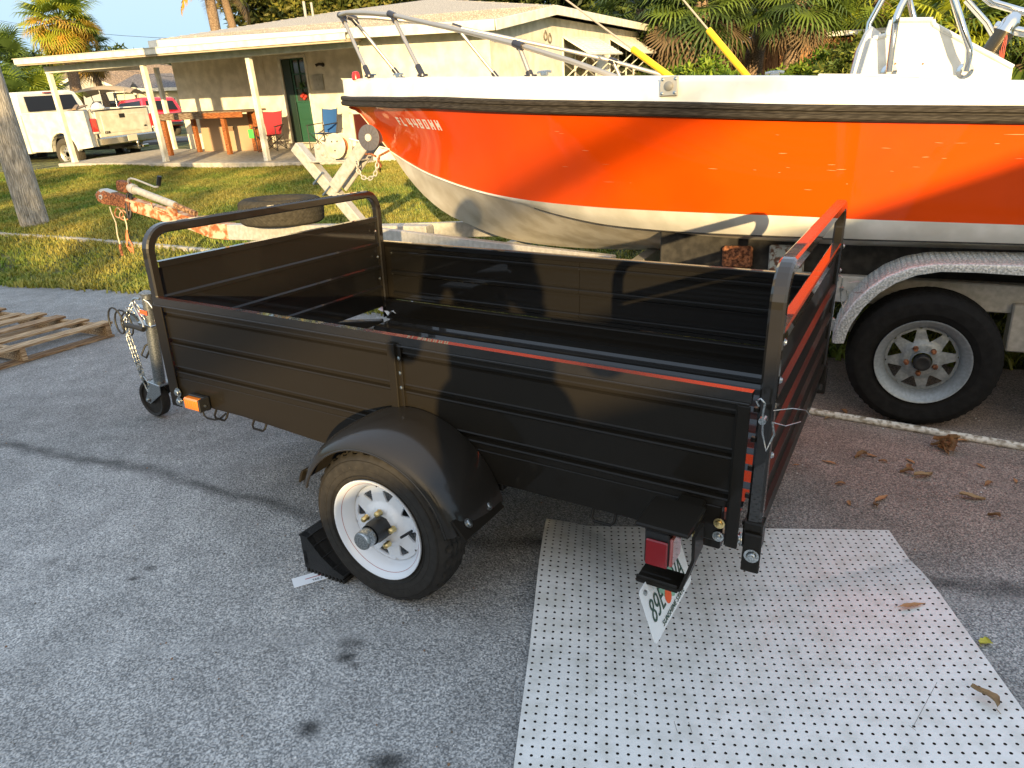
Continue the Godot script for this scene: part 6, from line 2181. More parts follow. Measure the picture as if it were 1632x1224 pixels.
func build_plants() -> void:
	make_leaf_parts()
	plant_mats()
	var gd := func(x: float, z: float) -> Vector3: return Vector3(x, gh(x, z), z)
	# left side
	palm("cabbage_palm", "tall cabbage palm with golden hanging skirt standing against the open sky", gd.call(-19.5, -36.0), Vector3(-19.35, 6.95, -36.0), 1.75, 92, ["palm_green", "palm_lime", "palm_green"], ["palm_gold", "palm_lime", "palm_straw"], .22)
	palm("cabbage_palm", "second cabbage palm partly hidden behind the golden skirted palm", gd.call(-20.0, -40.3), Vector3(-20.9, 6.3, -40.3), 1.7, 40, ["palm_green", "palm_dark"], ["palm_gold", "palm_brown"], .15)
	palm("fan_palm", "leaning low palm with brown frond bases at the far left edge", gd.call(-19.3, -31.0), Vector3(-19.4, 4.6, -30.6), 1.8, 46, ["palm_dark", "palm_green"], ["palm_brown", "palm_gold"], .2)
	palm("fan_palm", "low spreading fan palm just left of the first porch post", gd.call(-16.1, -28.0), Vector3(-16.5, 3.0, -28.0), 1.5, 40, ["palm_green", "palm_lime"], [], .14)
	palm("fan_palm", "bushy fan palm close beside the utility pole", gd.call(-17.0, -27.0), Vector3(-17.0, 3.0, -26.8), 1.7, 40, ["palm_green", "palm_lime", "palm_dark"], [], .14)
	leafy("broadleaf_tree", "dark green broadleaf tree filling the gap behind the left palms", "tree", gd.call(-42.0, -78.0), 2.2, [[Vector3(-4, 4.2, 0), 3.0], [Vector3(.5, 4.6, .5), 3.2], [Vector3(5.2, 4.2, 0), 3.0], [Vector3(9.6, 4.0, 0), 2.6], [Vector3(3.5, 2.4, .5), 2.6]], 3400, 3.6, [Color(.05, .085, .02), Color(.09, .13, .03), Color(.035, .06, .018)])
	leafy("low_bush", "bright green low bush growing at the left end of the porch wall", "bush", XH * Vector3(-6.0, -.3, -3.9), .1, [[Vector3(0, .25, 0), .35], [Vector3(.25, .15, .2), .25]], 260, .9, [Color(.13, .26, .02), Color(.2, .33, .03)])
	# behind the house
	leafy("oak_tree", "broad oak with golden lit crown rising behind the left of the house roof", "tree", gd.call(-12.5, -48.0), 3.5, [[Vector3(-1.5, 6.2, 0), 2.0], [Vector3(.8, 7.2, .4), 2.2], [Vector3(3.4, 7.0, 0), 2.1], [Vector3(5.4, 7.6, 0), 2.0], [Vector3(1.8, 5.0, .8), 2.0]], 5200, 2.6, [Color(.10, .115, .022), Color(.17, .16, .03), Color(.05, .07, .018)])
	leafy("oak_tree", "dark oak showing above the middle of the house roof", "tree", gd.call(-3.5, -50.0), 3.5, [[Vector3(-2.0, 6.6, 0), 1.7], [Vector3(.6, 7.3, 0), 1.9], [Vector3(3.4, 7.6, 0), 2.0]], 3000, 2.6, [Color(.05, .07, .02), Color(.09, .1, .025), Color(.03, .045, .014)])
	leafy("oak_tree", "dark tree behind the right end of the house ridge", "tree", gd.call(3.2, -45.0), 3.5, [[Vector3(-2.2, 5.3, 0), 1.9], [Vector3(.8, 5.2, .5), 2.2], [Vector3(3.2, 5.0, .2), 2.1], [Vector3(1.6, 3.4, .4), 2.0]], 4200, 2.5, [Color(.035, .055, .016), Color(.06, .08, .02), Color(.025, .04, .012)])
	palm("coconut_palm", "slender leaning palm trunk with hanging fronds left of the oak", gd.call(-12.6, -40.6), Vector3(-13.6, 9.6, -40.6), 2.6, 22, ["palm_lime", "palm_gold"], ["palm_brown"], .19, true)
	palm("coconut_palm", "tall palm whose dry brown frond tip hangs into the sky", gd.call(-10.0, -29.0), Vector3(-10.2, 8.9, -29.0), 2.9, 20, ["palm_green"], ["palm_brown"], .17, true)
	# right side thicket
	var g2 := "fan palms crowded beyond the boat"
	palm("fan_palm", "shaggy dark fan palm with pale dead skirt above the boat deck", gd.call(6.4, -23.3), Vector3(6.2, 4.5, -23.3), 2.0, 78, ["palm_dark", "palm_green", "palm_dark"], ["palm_brown", "palm_dark"], .22, false, g2)
	palm("fan_palm", "fan palm with drooping fronds in front of the wooden shed", gd.call(8.4, -22.3), Vector3(8.7, 4.5, -22.2), 1.7, 56, ["palm_green", "palm_dark"], ["palm_brown"], .20, false, g2)
	palm("fan_palm", "dark fan palm touching the house eave", gd.call(4.6, -25.9), Vector3(4.9, 4.7, -25.7), 1.9, 56, ["palm_dark"], ["palm_brown", "palm_dark"], .2, false, g2)
	palm("fan_palm", "sunlit yellow green fan palm behind the boat console", gd.call(12.9, -21.6), Vector3(12.6, 3.3, -21.2), 1.9, 50, ["palm_lime", "palm_green", "palm_lime"], ["palm_gold"], .17, false, g2)
	palm("fan_palm", "dark fan palm at the far right edge beyond the throttle", gd.call(14.0, -20.2), Vector3(13.9, 2.9, -20.0), 1.9, 46, ["palm_dark", "palm_green"], ["palm_brown"], .17, false, g2)
	palm("fan_palm", "green fan palm rising above the shed roof end", gd.call(13.2, -26.7), Vector3(13.1, 5.0, -26.7), 2.1, 50, ["palm_green", "palm_lime"], ["palm_brown"], .18, false, g2)
	palm("fan_palm", "tall fan palm behind the middle of the wooden shed", gd.call(11.6, -28.4), Vector3(11.4, 5.4, -28.2), 2.1, 50, ["palm_green", "palm_dark"], ["palm_brown"], .18, false, g2)
	palm("fan_palm", "lit fan palm between console pipes and shed corner", gd.call(15.0, -24.4), Vector3(14.9, 3.9, -24.3), 1.9, 44, ["palm_lime", "palm_green"], ["palm_gold"], .17, false, g2)
	var trunk := MB.new()
	trunk.tube([Vector3.ZERO, Vector3(.15, 1.5, 0), Vector3(.55, 2.8, 0), Vector3(1.1, 4.4, 0)], .28, 10, [1.2, 1.0, .95, .8])
	var lt := thing("leaning_tree", "thick leaning tan trunk rising through the palms over the shed", "tree", Transform3D(Basis.IDENTITY, gd.call(8.1, -24.4)))
	part("trunk", trunk, mats["bark_palm"], lt)
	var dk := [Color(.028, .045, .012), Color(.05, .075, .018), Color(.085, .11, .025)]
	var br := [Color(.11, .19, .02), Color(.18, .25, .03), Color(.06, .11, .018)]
	leafy("vine_mass", "leafy green vines draped below the shaggy palm", "vine", gd.call(5.7, -21.3), .2, [[Vector3(-.7, .6, 0), .8], [Vector3(.1, .8, 0), .8], [Vector3(.7, .4, 0), .6]], 1400, 1.25, br, "green thicket plants behind the boat")
	leafy("vine_mass", "leafy green vines climbing the shed wall under the drooping palm", "vine", gd.call(8.5, -21.2), .2, [[Vector3(-.3, .5, 0), .7], [Vector3(.5, .9, 0), .6]], 900, 1.25, br, "green thicket plants behind the boat")
	leafy("broadleaf_shrub", "sunlit rounded shrub just left of the boat console", "shrub", gd.call(9.3, -20.0), .5, [[Vector3(-.4, .7, 0), .55], [Vector3(.1, 1.2, 0), .55], [Vector3(.7, .8, 0), .7]], 1100, 1.1, [Color(.13, .17, .03), Color(.2, .22, .05), Color(.05, .08, .02)])
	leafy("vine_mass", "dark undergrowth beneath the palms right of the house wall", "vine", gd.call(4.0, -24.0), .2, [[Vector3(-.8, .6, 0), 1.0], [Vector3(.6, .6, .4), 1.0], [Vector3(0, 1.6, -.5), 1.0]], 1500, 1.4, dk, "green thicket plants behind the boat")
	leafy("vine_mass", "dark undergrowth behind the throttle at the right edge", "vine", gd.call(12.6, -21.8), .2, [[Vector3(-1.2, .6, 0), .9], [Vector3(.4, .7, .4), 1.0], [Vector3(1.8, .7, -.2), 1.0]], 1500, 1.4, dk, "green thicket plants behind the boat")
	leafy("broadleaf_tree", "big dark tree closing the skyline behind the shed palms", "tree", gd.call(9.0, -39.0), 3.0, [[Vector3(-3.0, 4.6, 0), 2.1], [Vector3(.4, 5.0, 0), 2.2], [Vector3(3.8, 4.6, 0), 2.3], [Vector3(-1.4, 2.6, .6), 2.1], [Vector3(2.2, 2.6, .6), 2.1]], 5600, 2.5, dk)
	leafy("broadleaf_tree", "tall olive tree behind the boat console palms", "tree", gd.call(18.0, -38.0), 3.0, [[Vector3(-3.0, 4.2, 0), 2.2], [Vector3(.4, 4.8, 0), 2.3], [Vector3(3.6, 4.0, 0), 2.2], [Vector3(0, 2.4, .8), 2.2]], 5200, 2.5, [Color(.07, .09, .02), Color(.12, .13, .03), Color(.04, .055, .015)])
	leafy("broadleaf_tree", "dense tree at the far right behind everything", "tree", gd.call(23.0, -33.0), 2.5, [[Vector3(-2.6, 2.8, 0), 2.0], [Vector3(.4, 3.4, 0), 2.2], [Vector3(2.6, 2.4, 0), 2.0]], 3400, 2.4, [Color(.06, .08, .02), Color(.10, .11, .03), Color(.04, .05, .015)])
	var lp := thing("unseen_leaning_palm", "unseen bare leaning palm trunk behind the viewer that shades a diagonal band of the hull", "tree", Transform3D(Basis.IDENTITY, Vector3(-3.5, 0, 30)))  # out of view, placed to cast the soft diagonal shade on the hull
	var lg := MB.new()
	lg.tube([Vector3(0, -.2, 0), Vector3(1.4, 3.4, 0), Vector3(3.6, 5.9, 0), Vector3(5.89, 6.95, 0), Vector3(7.5, 7.6, 0)], .10, 10, [1.3, 1.1, 1, 1, .9])
	part("trunk", lg, mats["bark_palm"], lp)
	# unseen trees behind the viewer, placed so their shade dapples lawn and porch
	leafy("unseen_tree", "unseen loose crowned tree behind the viewer that dapples the lawn", "tree", Vector3(-3.6, -.1, 20), 3.8, [[Vector3(-1.5, 6.6, 0), 1.1], [Vector3(.5, 5.9, .3), .75], [Vector3(2.3, 6.3, 0), .8], [Vector3(-2.6, 7.9, .4), .8], [Vector3(.1, 7.9, 0), .7], [Vector3(1.4, 7.3, 0), .5]], 750, 1.5, br)
	leafy("unseen_tree", "second unseen loose tree behind the viewer at the left that dapples the porch", "tree", Vector3(-7.2, -.1, 22), 3.6, [[Vector3(-.6, 7.4, 0), .8], [Vector3(1.2, 6.6, .3), .65], [Vector3(-2.2, 6.4, 0), .7]], 420, 1.5, br)

var XH := Transform3D(Basis(Vector3(.89958, -.02532, .43602), Vector3(-.00331, .99789, .06477), Vector3(-.43674, -.05971, .89760)), Vector3(-5.33347, .94505, -17.281))

# ---------------------------------------------------------------- the far side of the street
func far_house(called: String, label: String, at: Vector3, yaw: float, w: float, d: float, wall: float, ridge: float, gable_front: bool, roof_m: Material, wall_m: Material, wins: Array) -> void:
	var t := thing(called, label, "house", Transform3D(Basis(Vector3.UP, yaw), at))
	var g := MB.new()
	g.box(Vector3(0, wall / 2 - .3, -d / 2), Vector3(w, wall + .6, d))
	if gable_front:
		g.poly([Vector3(-w / 2, wall - .01, -.01), Vector3(w / 2, wall - .01, -.01), Vector3(0, ridge - .12, -.01)], Vector3(0, 0, 1), .2)
	part("wall", g, wall_m, t)
	g = MB.new()
	var e := .45
	if gable_front:
		g.poly([Vector3(-w / 2 - e, wall - .1, e), Vector3(0, ridge, e), Vector3(0, ridge, -d - e), Vector3(-w / 2 - e, wall - .1, -d - e)], Vector3(-ridge + wall, w / 2, 0), .14)
		g.poly([Vector3(w / 2 + e, wall - .1, e), Vector3(0, ridge, e), Vector3(0, ridge, -d - e), Vector3(w / 2 + e, wall - .1, -d - e)], Vector3(ridge - wall, w / 2, 0), .14)
	else:
		var hp := minf(w * .25, d * .5)
		var a := [Vector3(-w / 2 - e, wall, e), Vector3(w / 2 + e, wall, e), Vector3(w / 2 + e, wall, -d - e), Vector3(-w / 2 - e, wall, -d - e)]
		var r0 := Vector3(-w / 2 + hp, ridge, -d / 2)
		var r1 := Vector3(w / 2 - hp, ridge, -d / 2)
		g.quad(a[0], a[1], r1, r0); g.tri(a[1], a[2], r1); g.quad(a[2], a[3], r0, r1); g.tri(a[3], a[0], r0)
		g.quad(a[3], a[2], a[1], a[0])
	var roof := part("roof", g, roof_m, t)
	g = MB.new()
	if not gable_front:
		g.bar(Vector3(-w / 2 - e, wall - .09, e + .02), Vector3(w / 2 + e, wall - .09, e + .02), .05, .2)
		g.bar(Vector3(w / 2 + e + .02, wall - .09, e), Vector3(w / 2 + e + .02, wall - .09, -d - e), .05, .2)
	else:
		g.bar(Vector3(-w / 2 - e, wall - .14, e + .03), Vector3(0, ridge - .06, e + .03), .05, .18)
		g.bar(Vector3(0, ridge - .06, e + .03), Vector3(w / 2 + e, wall - .14, e + .03), .05, .18)
	part("fascia", g, mats["trim_white"], roof)
	for q in wins:
		var wd := Node3D.new()
		wd.name = "window"
		t.add_child(wd, true)
		wd.transform = Transform3D(Basis.IDENTITY, Vector3(q[0], q[1], .03))
		g = MB.new()
		g.box(Vector3.ZERO, Vector3(q[2], q[3], .04))
		part("pane", g, mats["pane_dark"], wd)
		g = MB.new()
		for s in [-1.0, 1.0]:
			g.box(Vector3(s * q[2] / 2, 0, .03), Vector3(.10, q[3] + .1, .06))
			g.box(Vector3(0, s * q[3] / 2, .03), Vector3(q[2] + .1, .10, .06))
		g.box(Vector3(0, 0, .028), Vector3(q[2], .07, .05))
		g.box(Vector3(0, 0, .028), Vector3(.08, q[3], .05))
		part("frame", g, mats["trim_white"], wd)

func build_far() -> void:
	var blue := mat("roof_slate", L(.16, .18, .24), .8, {"wear": texs["shing"], "ws": .3})
	var tan := mat("roof_tan", L(.42, .30, .20), .85, {"wear": texs["shing"], "ws": .3})
	var grey := mat("wall_grey", L(.34, .35, .36), .8)
	var yel := mat("wall_yellow", L(.72, .62, .36), .8)
	far_house("far_house", "small grey house with slate blue roof across the street at left", Vector3(-29.6, 2.5, -56.0), .45, 3.6, 7.0, 3.0, 4.1, true, blue, grey, [[-1.1, 1.6, .9, 1.0]])
	far_house("far_house", "long pale yellow house with broad tan tiled roof across the street", Vector3(-28.6, 2.7, -60.0), .36, 13.0, 9.0, 2.7, 5.0, false, tan, yel, [[-3.0, 1.5, 1.4, 1.2], [1.0, 1.5, 1.6, 1.2]])
	far_house("far_house", "cream wing with grey tiled roof and white window seen past the porch posts", Vector3(-22.6, 2.2, -51.5), .36, 4.6, 6.0, 2.75, 3.9, false, mat("roof_grey", L(.24, .22, .22), .85, {"wear": texs["shing"], "ws": .3}), mat("wall_cream", L(.62, .56, .42), .8), [[-.2, 1.5, .75, 1.3], [.75, 1.5, .9, 1.3]])
	simple_car("red_car", "red car parked across the street behind the white pickup", "car", L(.52, .02, .03), Transform3D(Basis(Vector3.UP, 2.4).scaled(Vector3.ONE * .95), Vector3(-15.9, gh(-15.9, -34.6), -34.6)))
	simple_car("grey_car", "dark grey car in the driveway beneath the tan canopy", "car", L(.05, .055, .06), Transform3D(Basis(Vector3.UP, 3.3), Vector3(-20.4, gh(-20.4, -41.0), -41.0)))
	# canopy on poles
	var ct := thing("canopy_boat", "small boat under an arched tan canvas canopy parked across the street", "boat", Transform3D(Basis(Vector3.UP, .1), Vector3(-18.0, gh(-18, -36), -36.0)))
	var g := MB.new()
	var P := []
	for i in 9:
		var row := []
		var f := i / 8.0
		for j in 7:
			var c := (j - 3) / 3.0
			row.append(Vector3(lerpf(-1.35, 1.35, f), 2.15 + .16 * sin(f * PI) - .22 * c * c - .05 * pow(absf(f - .5) * 2, 2), c * .95))
		P.append(row)
	g.grid(P, true)
	part("canvas", g, mat("canvas_tan", L(.42, .33, .22), .85, {"back": Color(.3, .22, .14)}), ct)
	for x in [-1.1, .0, 1.1]:
		for s in [-1.0, 1.0]:
			g = MB.new()
			g.tube([Vector3(x * .8, 1.0, s * .8), Vector3(x, 2.1, s * .85)], .02, 6)
			part("canopy_pole", g, mats["zinc"], ct)
	g = MB.new()
	g.sweep([Vector3(-2.0, .85, 0), Vector3(-1.2, .75, 0), Vector3(1.6, .7, 0), Vector3(1.8, .72, 0)], [Vector2(-.3, -.4), Vector2(.3, -.4), Vector2(.9, .3), Vector2(-.9, .3)], Vector3.UP, false, true, [.3, .95, 1, .95])
	part("hull", g, mats["gelcoat_white"], ct)
	# lamp post
	var lp := thing("lamp_post", "black lantern topped lamp post standing across the street", "lamp post", Transform3D(Basis.IDENTITY, Vector3(-18.1, gh(-18.1, -39.0), -39.0)))
	var bk: Material = mats["lamp_black"]
	g = MB.new()
	g.lathe([Vector2(.12, 0), Vector2(.12, .2), Vector2(.05, .35), Vector2(.04, 1.75), Vector2(.07, 1.8), Vector2(.05, 1.85)], 12)
	part("post", g, bk, lp)
	g = MB.new()
	g.lathe([Vector2(.09, 1.85), Vector2(.15, 2.2)], 6)
	part("lantern_glass", g, mat("lantern_glass", L(.6, .58, .5), .15), lp)
	g = MB.new()
	g.lathe([Vector2(.20, 2.2), Vector2(.10, 2.34), Vector2(.03, 2.38), Vector2(.02, 2.46), Vector2(.0001, 2.47)], 6)
	part("lantern_cap", g, bk, lp)
	# road across the lawn end
	g = MB.new()
	g.poly([Vector3(-40, 1.62, -29.5), Vector3(-8.5, 1.52, -27.0), Vector3(-7.5, 1.75, -33.5), Vector3(-40, 1.95, -37)], Vector3(0, 1, 0), .3)
	struct("road", g, mat("road_grey", L(.12, .12, .12), .9))
	# wooden shed in the thicket
	var sh := thing("wooden_shed", "tan wooden plank shed half hidden by palms and vines", "shed", Transform3D(Basis(Vector3.UP, .03), Vector3(6.6, 1.6, -25.2)))
	var wd := []
	for k in 4: wd.append(mat("shed_wood_%d" % k, [L(.45, .24, .10), L(.40, .21, .09), L(.50, .28, .12), L(.36, .18, .08)][k], .85, {"wear": texs["grain"], "ws3": Vector3(3, .4, 3)}))
	for k in 34:
		g = MB.new()
		g.box(Vector3(.1 + k * .21, .78 + .012 * k * .21, .006 * ((k * 7) % 4)), Vector3(.195, 2.1, .025), .004)
		part("board", g, wd[(k * 5) % 4], sh)
	g = MB.new()
	g.bar(Vector3(-.2, 1.90, .30), Vector3(7.6, 2.03, .30), .03, .12)
	part("fascia", g, mats["trim_white"], sh)
	g = MB.new()
	g.poly([Vector3(-.2, 1.97, .33), Vector3(7.6, 2.10, .33), Vector3(7.6, 2.3, -2.2), Vector3(-.2, 2.2, -2.2)], Vector3(0, 1, .1), .04)
	part("roof", g, mats["roll_roof"], sh)
	for k in 14:
		g = MB.new()
		g.bar(Vector3(.1 + k * .55, 1.86 + .009 * k, .0), Vector3(.1 + k * .55, 1.82 + .009 * k, .30), .05, .09)
		part("rafter_tail", g, wd[1], sh)
	g = MB.new()
	g.box(Vector3(3.6, .8, -2.2), Vector3(7.4, 2.6, .1))
	part("rear_wall", g, wd[1], sh)
	# utility pole
	var up := thing("utility_pole", "weathered grey wooden utility pole leaning at the left edge of the lawn", "pole", Transform3D(Basis.IDENTITY, Vector3(-6.98, gh(-6.98, -10.95), -10.95)))
	g = MB.new()
	g.tube([Vector3(0, -.3, 0), Vector3(-.06, 1.2, -.02), Vector3(-.14, 2.8, -.03), Vector3(-.4, 8.5, -.1)], .185, 20, [1.05, 1.0, .96, .8])
	part("pole_shaft", g, mat("pole_wood", L(.48, .44, .38), .9, {"wear": ntex("grain2", .05, Color(.62, .62, .62), Color(1, 1, 1), FastNoiseLite.TYPE_SIMPLEX_SMOOTH, 512, 5), "ws3": Vector3(2.6, .16, 2.6), "nrm": bump("pole_b", .05, 9.0), "ns": .7}), up)
	# overhead wires
	for q in [[Vector3(-40, 11.6, -60), Vector3(-2, 3.9, -24), "uppermost"], [Vector3(-30, 8.9, -55), Vector3(-6, 3.2, -21), "middle"], [Vector3(-30, 8.2, -55), Vector3(-6, 2.9, -21), "lowest"]]:
		g = MB.new()
		var pts := []
		for i in 15:
			var f := i / 14.0
			pts.append(q[0].lerp(q[1], f) - Vector3(0, .6 * sin(f * PI), 0))
		g.tube(pts, .010, 5)
		single("overhead_wire", g, mats["frame_black"], q[2] + " of three thin dark wires sagging across the pale sky", "wire", Transform3D.IDENTITY, "overhead wires crossing the sky")

# ---------------------------------------------------------------- unseen buildings behind the viewer, shaped to shade the drive and boat
func build_behind() -> void:
	var st: Material = mats["stucco_cream"]
	var t := thing("unseen_house", "unseen house behind the viewer whose gable roof shades the driveway and boat stern", "house", Transform3D(Basis.IDENTITY, Vector3(0, 0, 9.0)))  # out of view, roof slope set by where its shade must fall
	var g := MB.new()
	g.poly([Vector3(.6, -.2, .3), Vector3(11.8, -.2, .3), Vector3(11.8, 2.2, .3), Vector3(6.2, 4.25, .3), Vector3(.6, 2.28, .3)], Vector3(0, 0, -1), .2)
	g.box(Vector3(.7, 1.0, 4.5), Vector3(.2, 2.5, 8.2))
	g.box(Vector3(11.7, 1.0, 4.5), Vector3(.2, 2.5, 8.2))
	g.box(Vector3(6.2, 1.0, 8.75), Vector3(11.2, 2.5, .2))
	part("wall", g, st, t)
	g = MB.new()
	g.poly([Vector3(.10, 2.24, -.05), Vector3(6.2, 4.46, -.05), Vector3(6.2, 4.46, 9.2), Vector3(.10, 2.24, 9.2)], Vector3(-.35, 1, 0), .12)
	g.poly([Vector3(12.3, 2.24, -.05), Vector3(6.2, 4.46, -.05), Vector3(6.2, 4.46, 9.2), Vector3(12.3, 2.24, 9.2)], Vector3(.35, 1, 0), .12)
	part("roof", g, mats["shingles"], t)
	var c := thing("unseen_carport", "unseen open shelter behind the viewer, its sloping roof and back wall shading the left of the driveway", "unseen_carport", Transform3D(Basis.IDENTITY, Vector3(0, 0, 9.0)))  # out of view, roof and wall placed to keep the left drive shaded
	g = MB.new()
	g.poly([Vector3(-13.0, 4.65, 0), Vector3(-.12, 2.36, 0), Vector3(-.12, 2.36, 4.0), Vector3(-13.0, 4.65, 4.0)], Vector3(.18, 1, 0), .16)
	part("sloping_roof", g, mats["roll_roof"], c)
	g = MB.new()
	g.poly([Vector3(-12.9, -.2, 3.9), Vector3(.62, -.2, 3.9), Vector3(.62, 2.16, 3.9), Vector3(-.2, 2.22, 3.9), Vector3(-12.9, 4.45, 3.9)], Vector3(0, 0, 1), .15)
	part("back_wall", g, st, c)
	for x in [-12.4, -8.4, -4.4, -.3]:
		g = MB.new()
		g.box(Vector3(x, 1.0 - .089 * x, .15), Vector3(.12, 2.3 - .178 * x, .12), .01)
		part("post", g, mats["trim_white"], c)
	var f := thing("unseen_fence", "unseen tall board fence behind the viewer, shading the driveway below the gap between two roofs", "fence", Transform3D(Basis.IDENTITY, Vector3(-.3, 0, 9.12)))  # out of view, sets the lower edge of the sunlit gap
	for k in 7:
		g = MB.new()
		g.box(Vector3(k * .15, 1.03, .015 * (k % 2)), Vector3(.148, 2.28, .025), .004)
		part("board", g, mats["shed_wood_%d" % (k % 4)], f)

# ---------------------------------------------------------------- the photographer: a skin grown over joints
func sdf_mesh(bones: Array, cell: float, k := .04) -> ArrayMesh:
	var lo := Vector3.ONE * 1e9
	var hi := -lo
	for b in bones:
		var r := maxf(b[2], b[3]) + cell * 2
		lo = lo.min(b[0] - Vector3.ONE * r).min(b[1] - Vector3.ONE * r)
		hi = hi.max(b[0] + Vector3.ONE * r).max(b[1] + Vector3.ONE * r)
	var n := Vector3i(((hi - lo) / cell).ceil()) + Vector3i.ONE * 2
	var f := PackedFloat32Array()
	f.resize(n.x * n.y * n.z)
	f.fill(1.0)
	for b in bones:
		var A: Vector3 = b[0]
		var D: Vector3 = b[1] - A
		var dd := maxf(D.length_squared(), 1e-9)
		var r := maxf(b[2], b[3]) + k + cell * 2
		var i0 := Vector3i(((A.min(b[1]) - Vector3.ONE * r - lo) / cell).floor()).max(Vector3i.ZERO)
		var i1 := Vector3i(((A.max(b[1]) + Vector3.ONE * r - lo) / cell).ceil()).min(n - Vector3i.ONE)
		for z in range(i0.z, i1.z + 1):
			for y in range(i0.y, i1.y + 1):
				for x in range(i0.x, i1.x + 1):
					var p := lo + Vector3(x, y, z) * cell - A
					var s := clampf(p.dot(D) / dd, 0, 1)
					var d := (p - D * s).length() - lerpf(b[2], b[3], s)
					var i := x + n.x * (y + n.y * z)
					var h := maxf(k - absf(f[i] - d), 0.0) / k
					f[i] = minf(f[i], d) - h * h * k * .25
	var id := {}
	var g := MB.new()
	var at := func(x: int, y: int, z: int) -> float: return f[x + n.x * (y + n.y * z)]
	for z in n.z - 1:
		for y in n.y - 1:
			for x in n.x - 1:
				var i := x + n.x * (y + n.y * z)
				var c := [f[i], f[i + 1], f[i + n.x], f[i + n.x + 1], f[i + n.x * n.y], f[i + n.x * n.y + 1], f[i + n.x * n.y + n.x], f[i + n.x * n.y + n.x + 1]]
				var m := 0
				for q in 8: if c[q] < 0: m += 1
				if m == 0 or m == 8: continue
				var sum := Vector3.ZERO
				var cnt := 0
				for e in [[0, 1], [2, 3], [4, 5], [6, 7], [0, 2], [1, 3], [4, 6], [5, 7], [0, 4], [1, 5], [2, 6], [3, 7]]:
					var a: float = c[e[0]]; var b2: float = c[e[1]]
					if (a < 0) != (b2 < 0):
						var w := a / (a - b2)
						sum += Vector3(e[0] & 1, (e[0] >> 1) & 1, e[0] >> 2).lerp(Vector3(e[1] & 1, (e[1] >> 1) & 1, e[1] >> 2), w)
						cnt += 1
				var gr := Vector3(c[1] + c[3] + c[5] + c[7] - c[0] - c[2] - c[4] - c[6], c[2] + c[3] + c[6] + c[7] - c[0] - c[1] - c[4] - c[5], c[4] + c[5] + c[6] + c[7] - c[0] - c[1] - c[2] - c[3]).normalized()
				id[i] = g.vert(lo + (Vector3(x, y, z) + sum / cnt) * cell, gr)
	for z in range(1, n.z - 1):
		for y in range(1, n.y - 1):
			for x in range(1, n.x - 1):
				var a: float = at.call(x, y, z)
				var i := x + n.x * (y + n.y * z)
				for ax in 3:
					var st: int = [1, n.x, n.x * n.y][ax]
					var u: int = [n.x, n.x * n.y, 1][ax]
					var w: int = [n.x * n.y, 1, n.x][ax]
					var b: float = f[i + st]
					if (a < 0) == (b < 0): continue
					var q := [i, i - u, i - u - w, i - w]
					if not (id.has(q[0]) and id.has(q[1]) and id.has(q[2]) and id.has(q[3])): continue
					var v := [id[q[0]], id[q[1]], id[q[2]], id[q[3]]]
					if a < 0: g.x.append_array(PackedInt32Array([v[0], v[2], v[1], v[0], v[3], v[2]]))
					else: g.x.append_array(PackedInt32Array([v[0], v[1], v[2], v[0], v[2], v[3]]))
	return g.mesh()

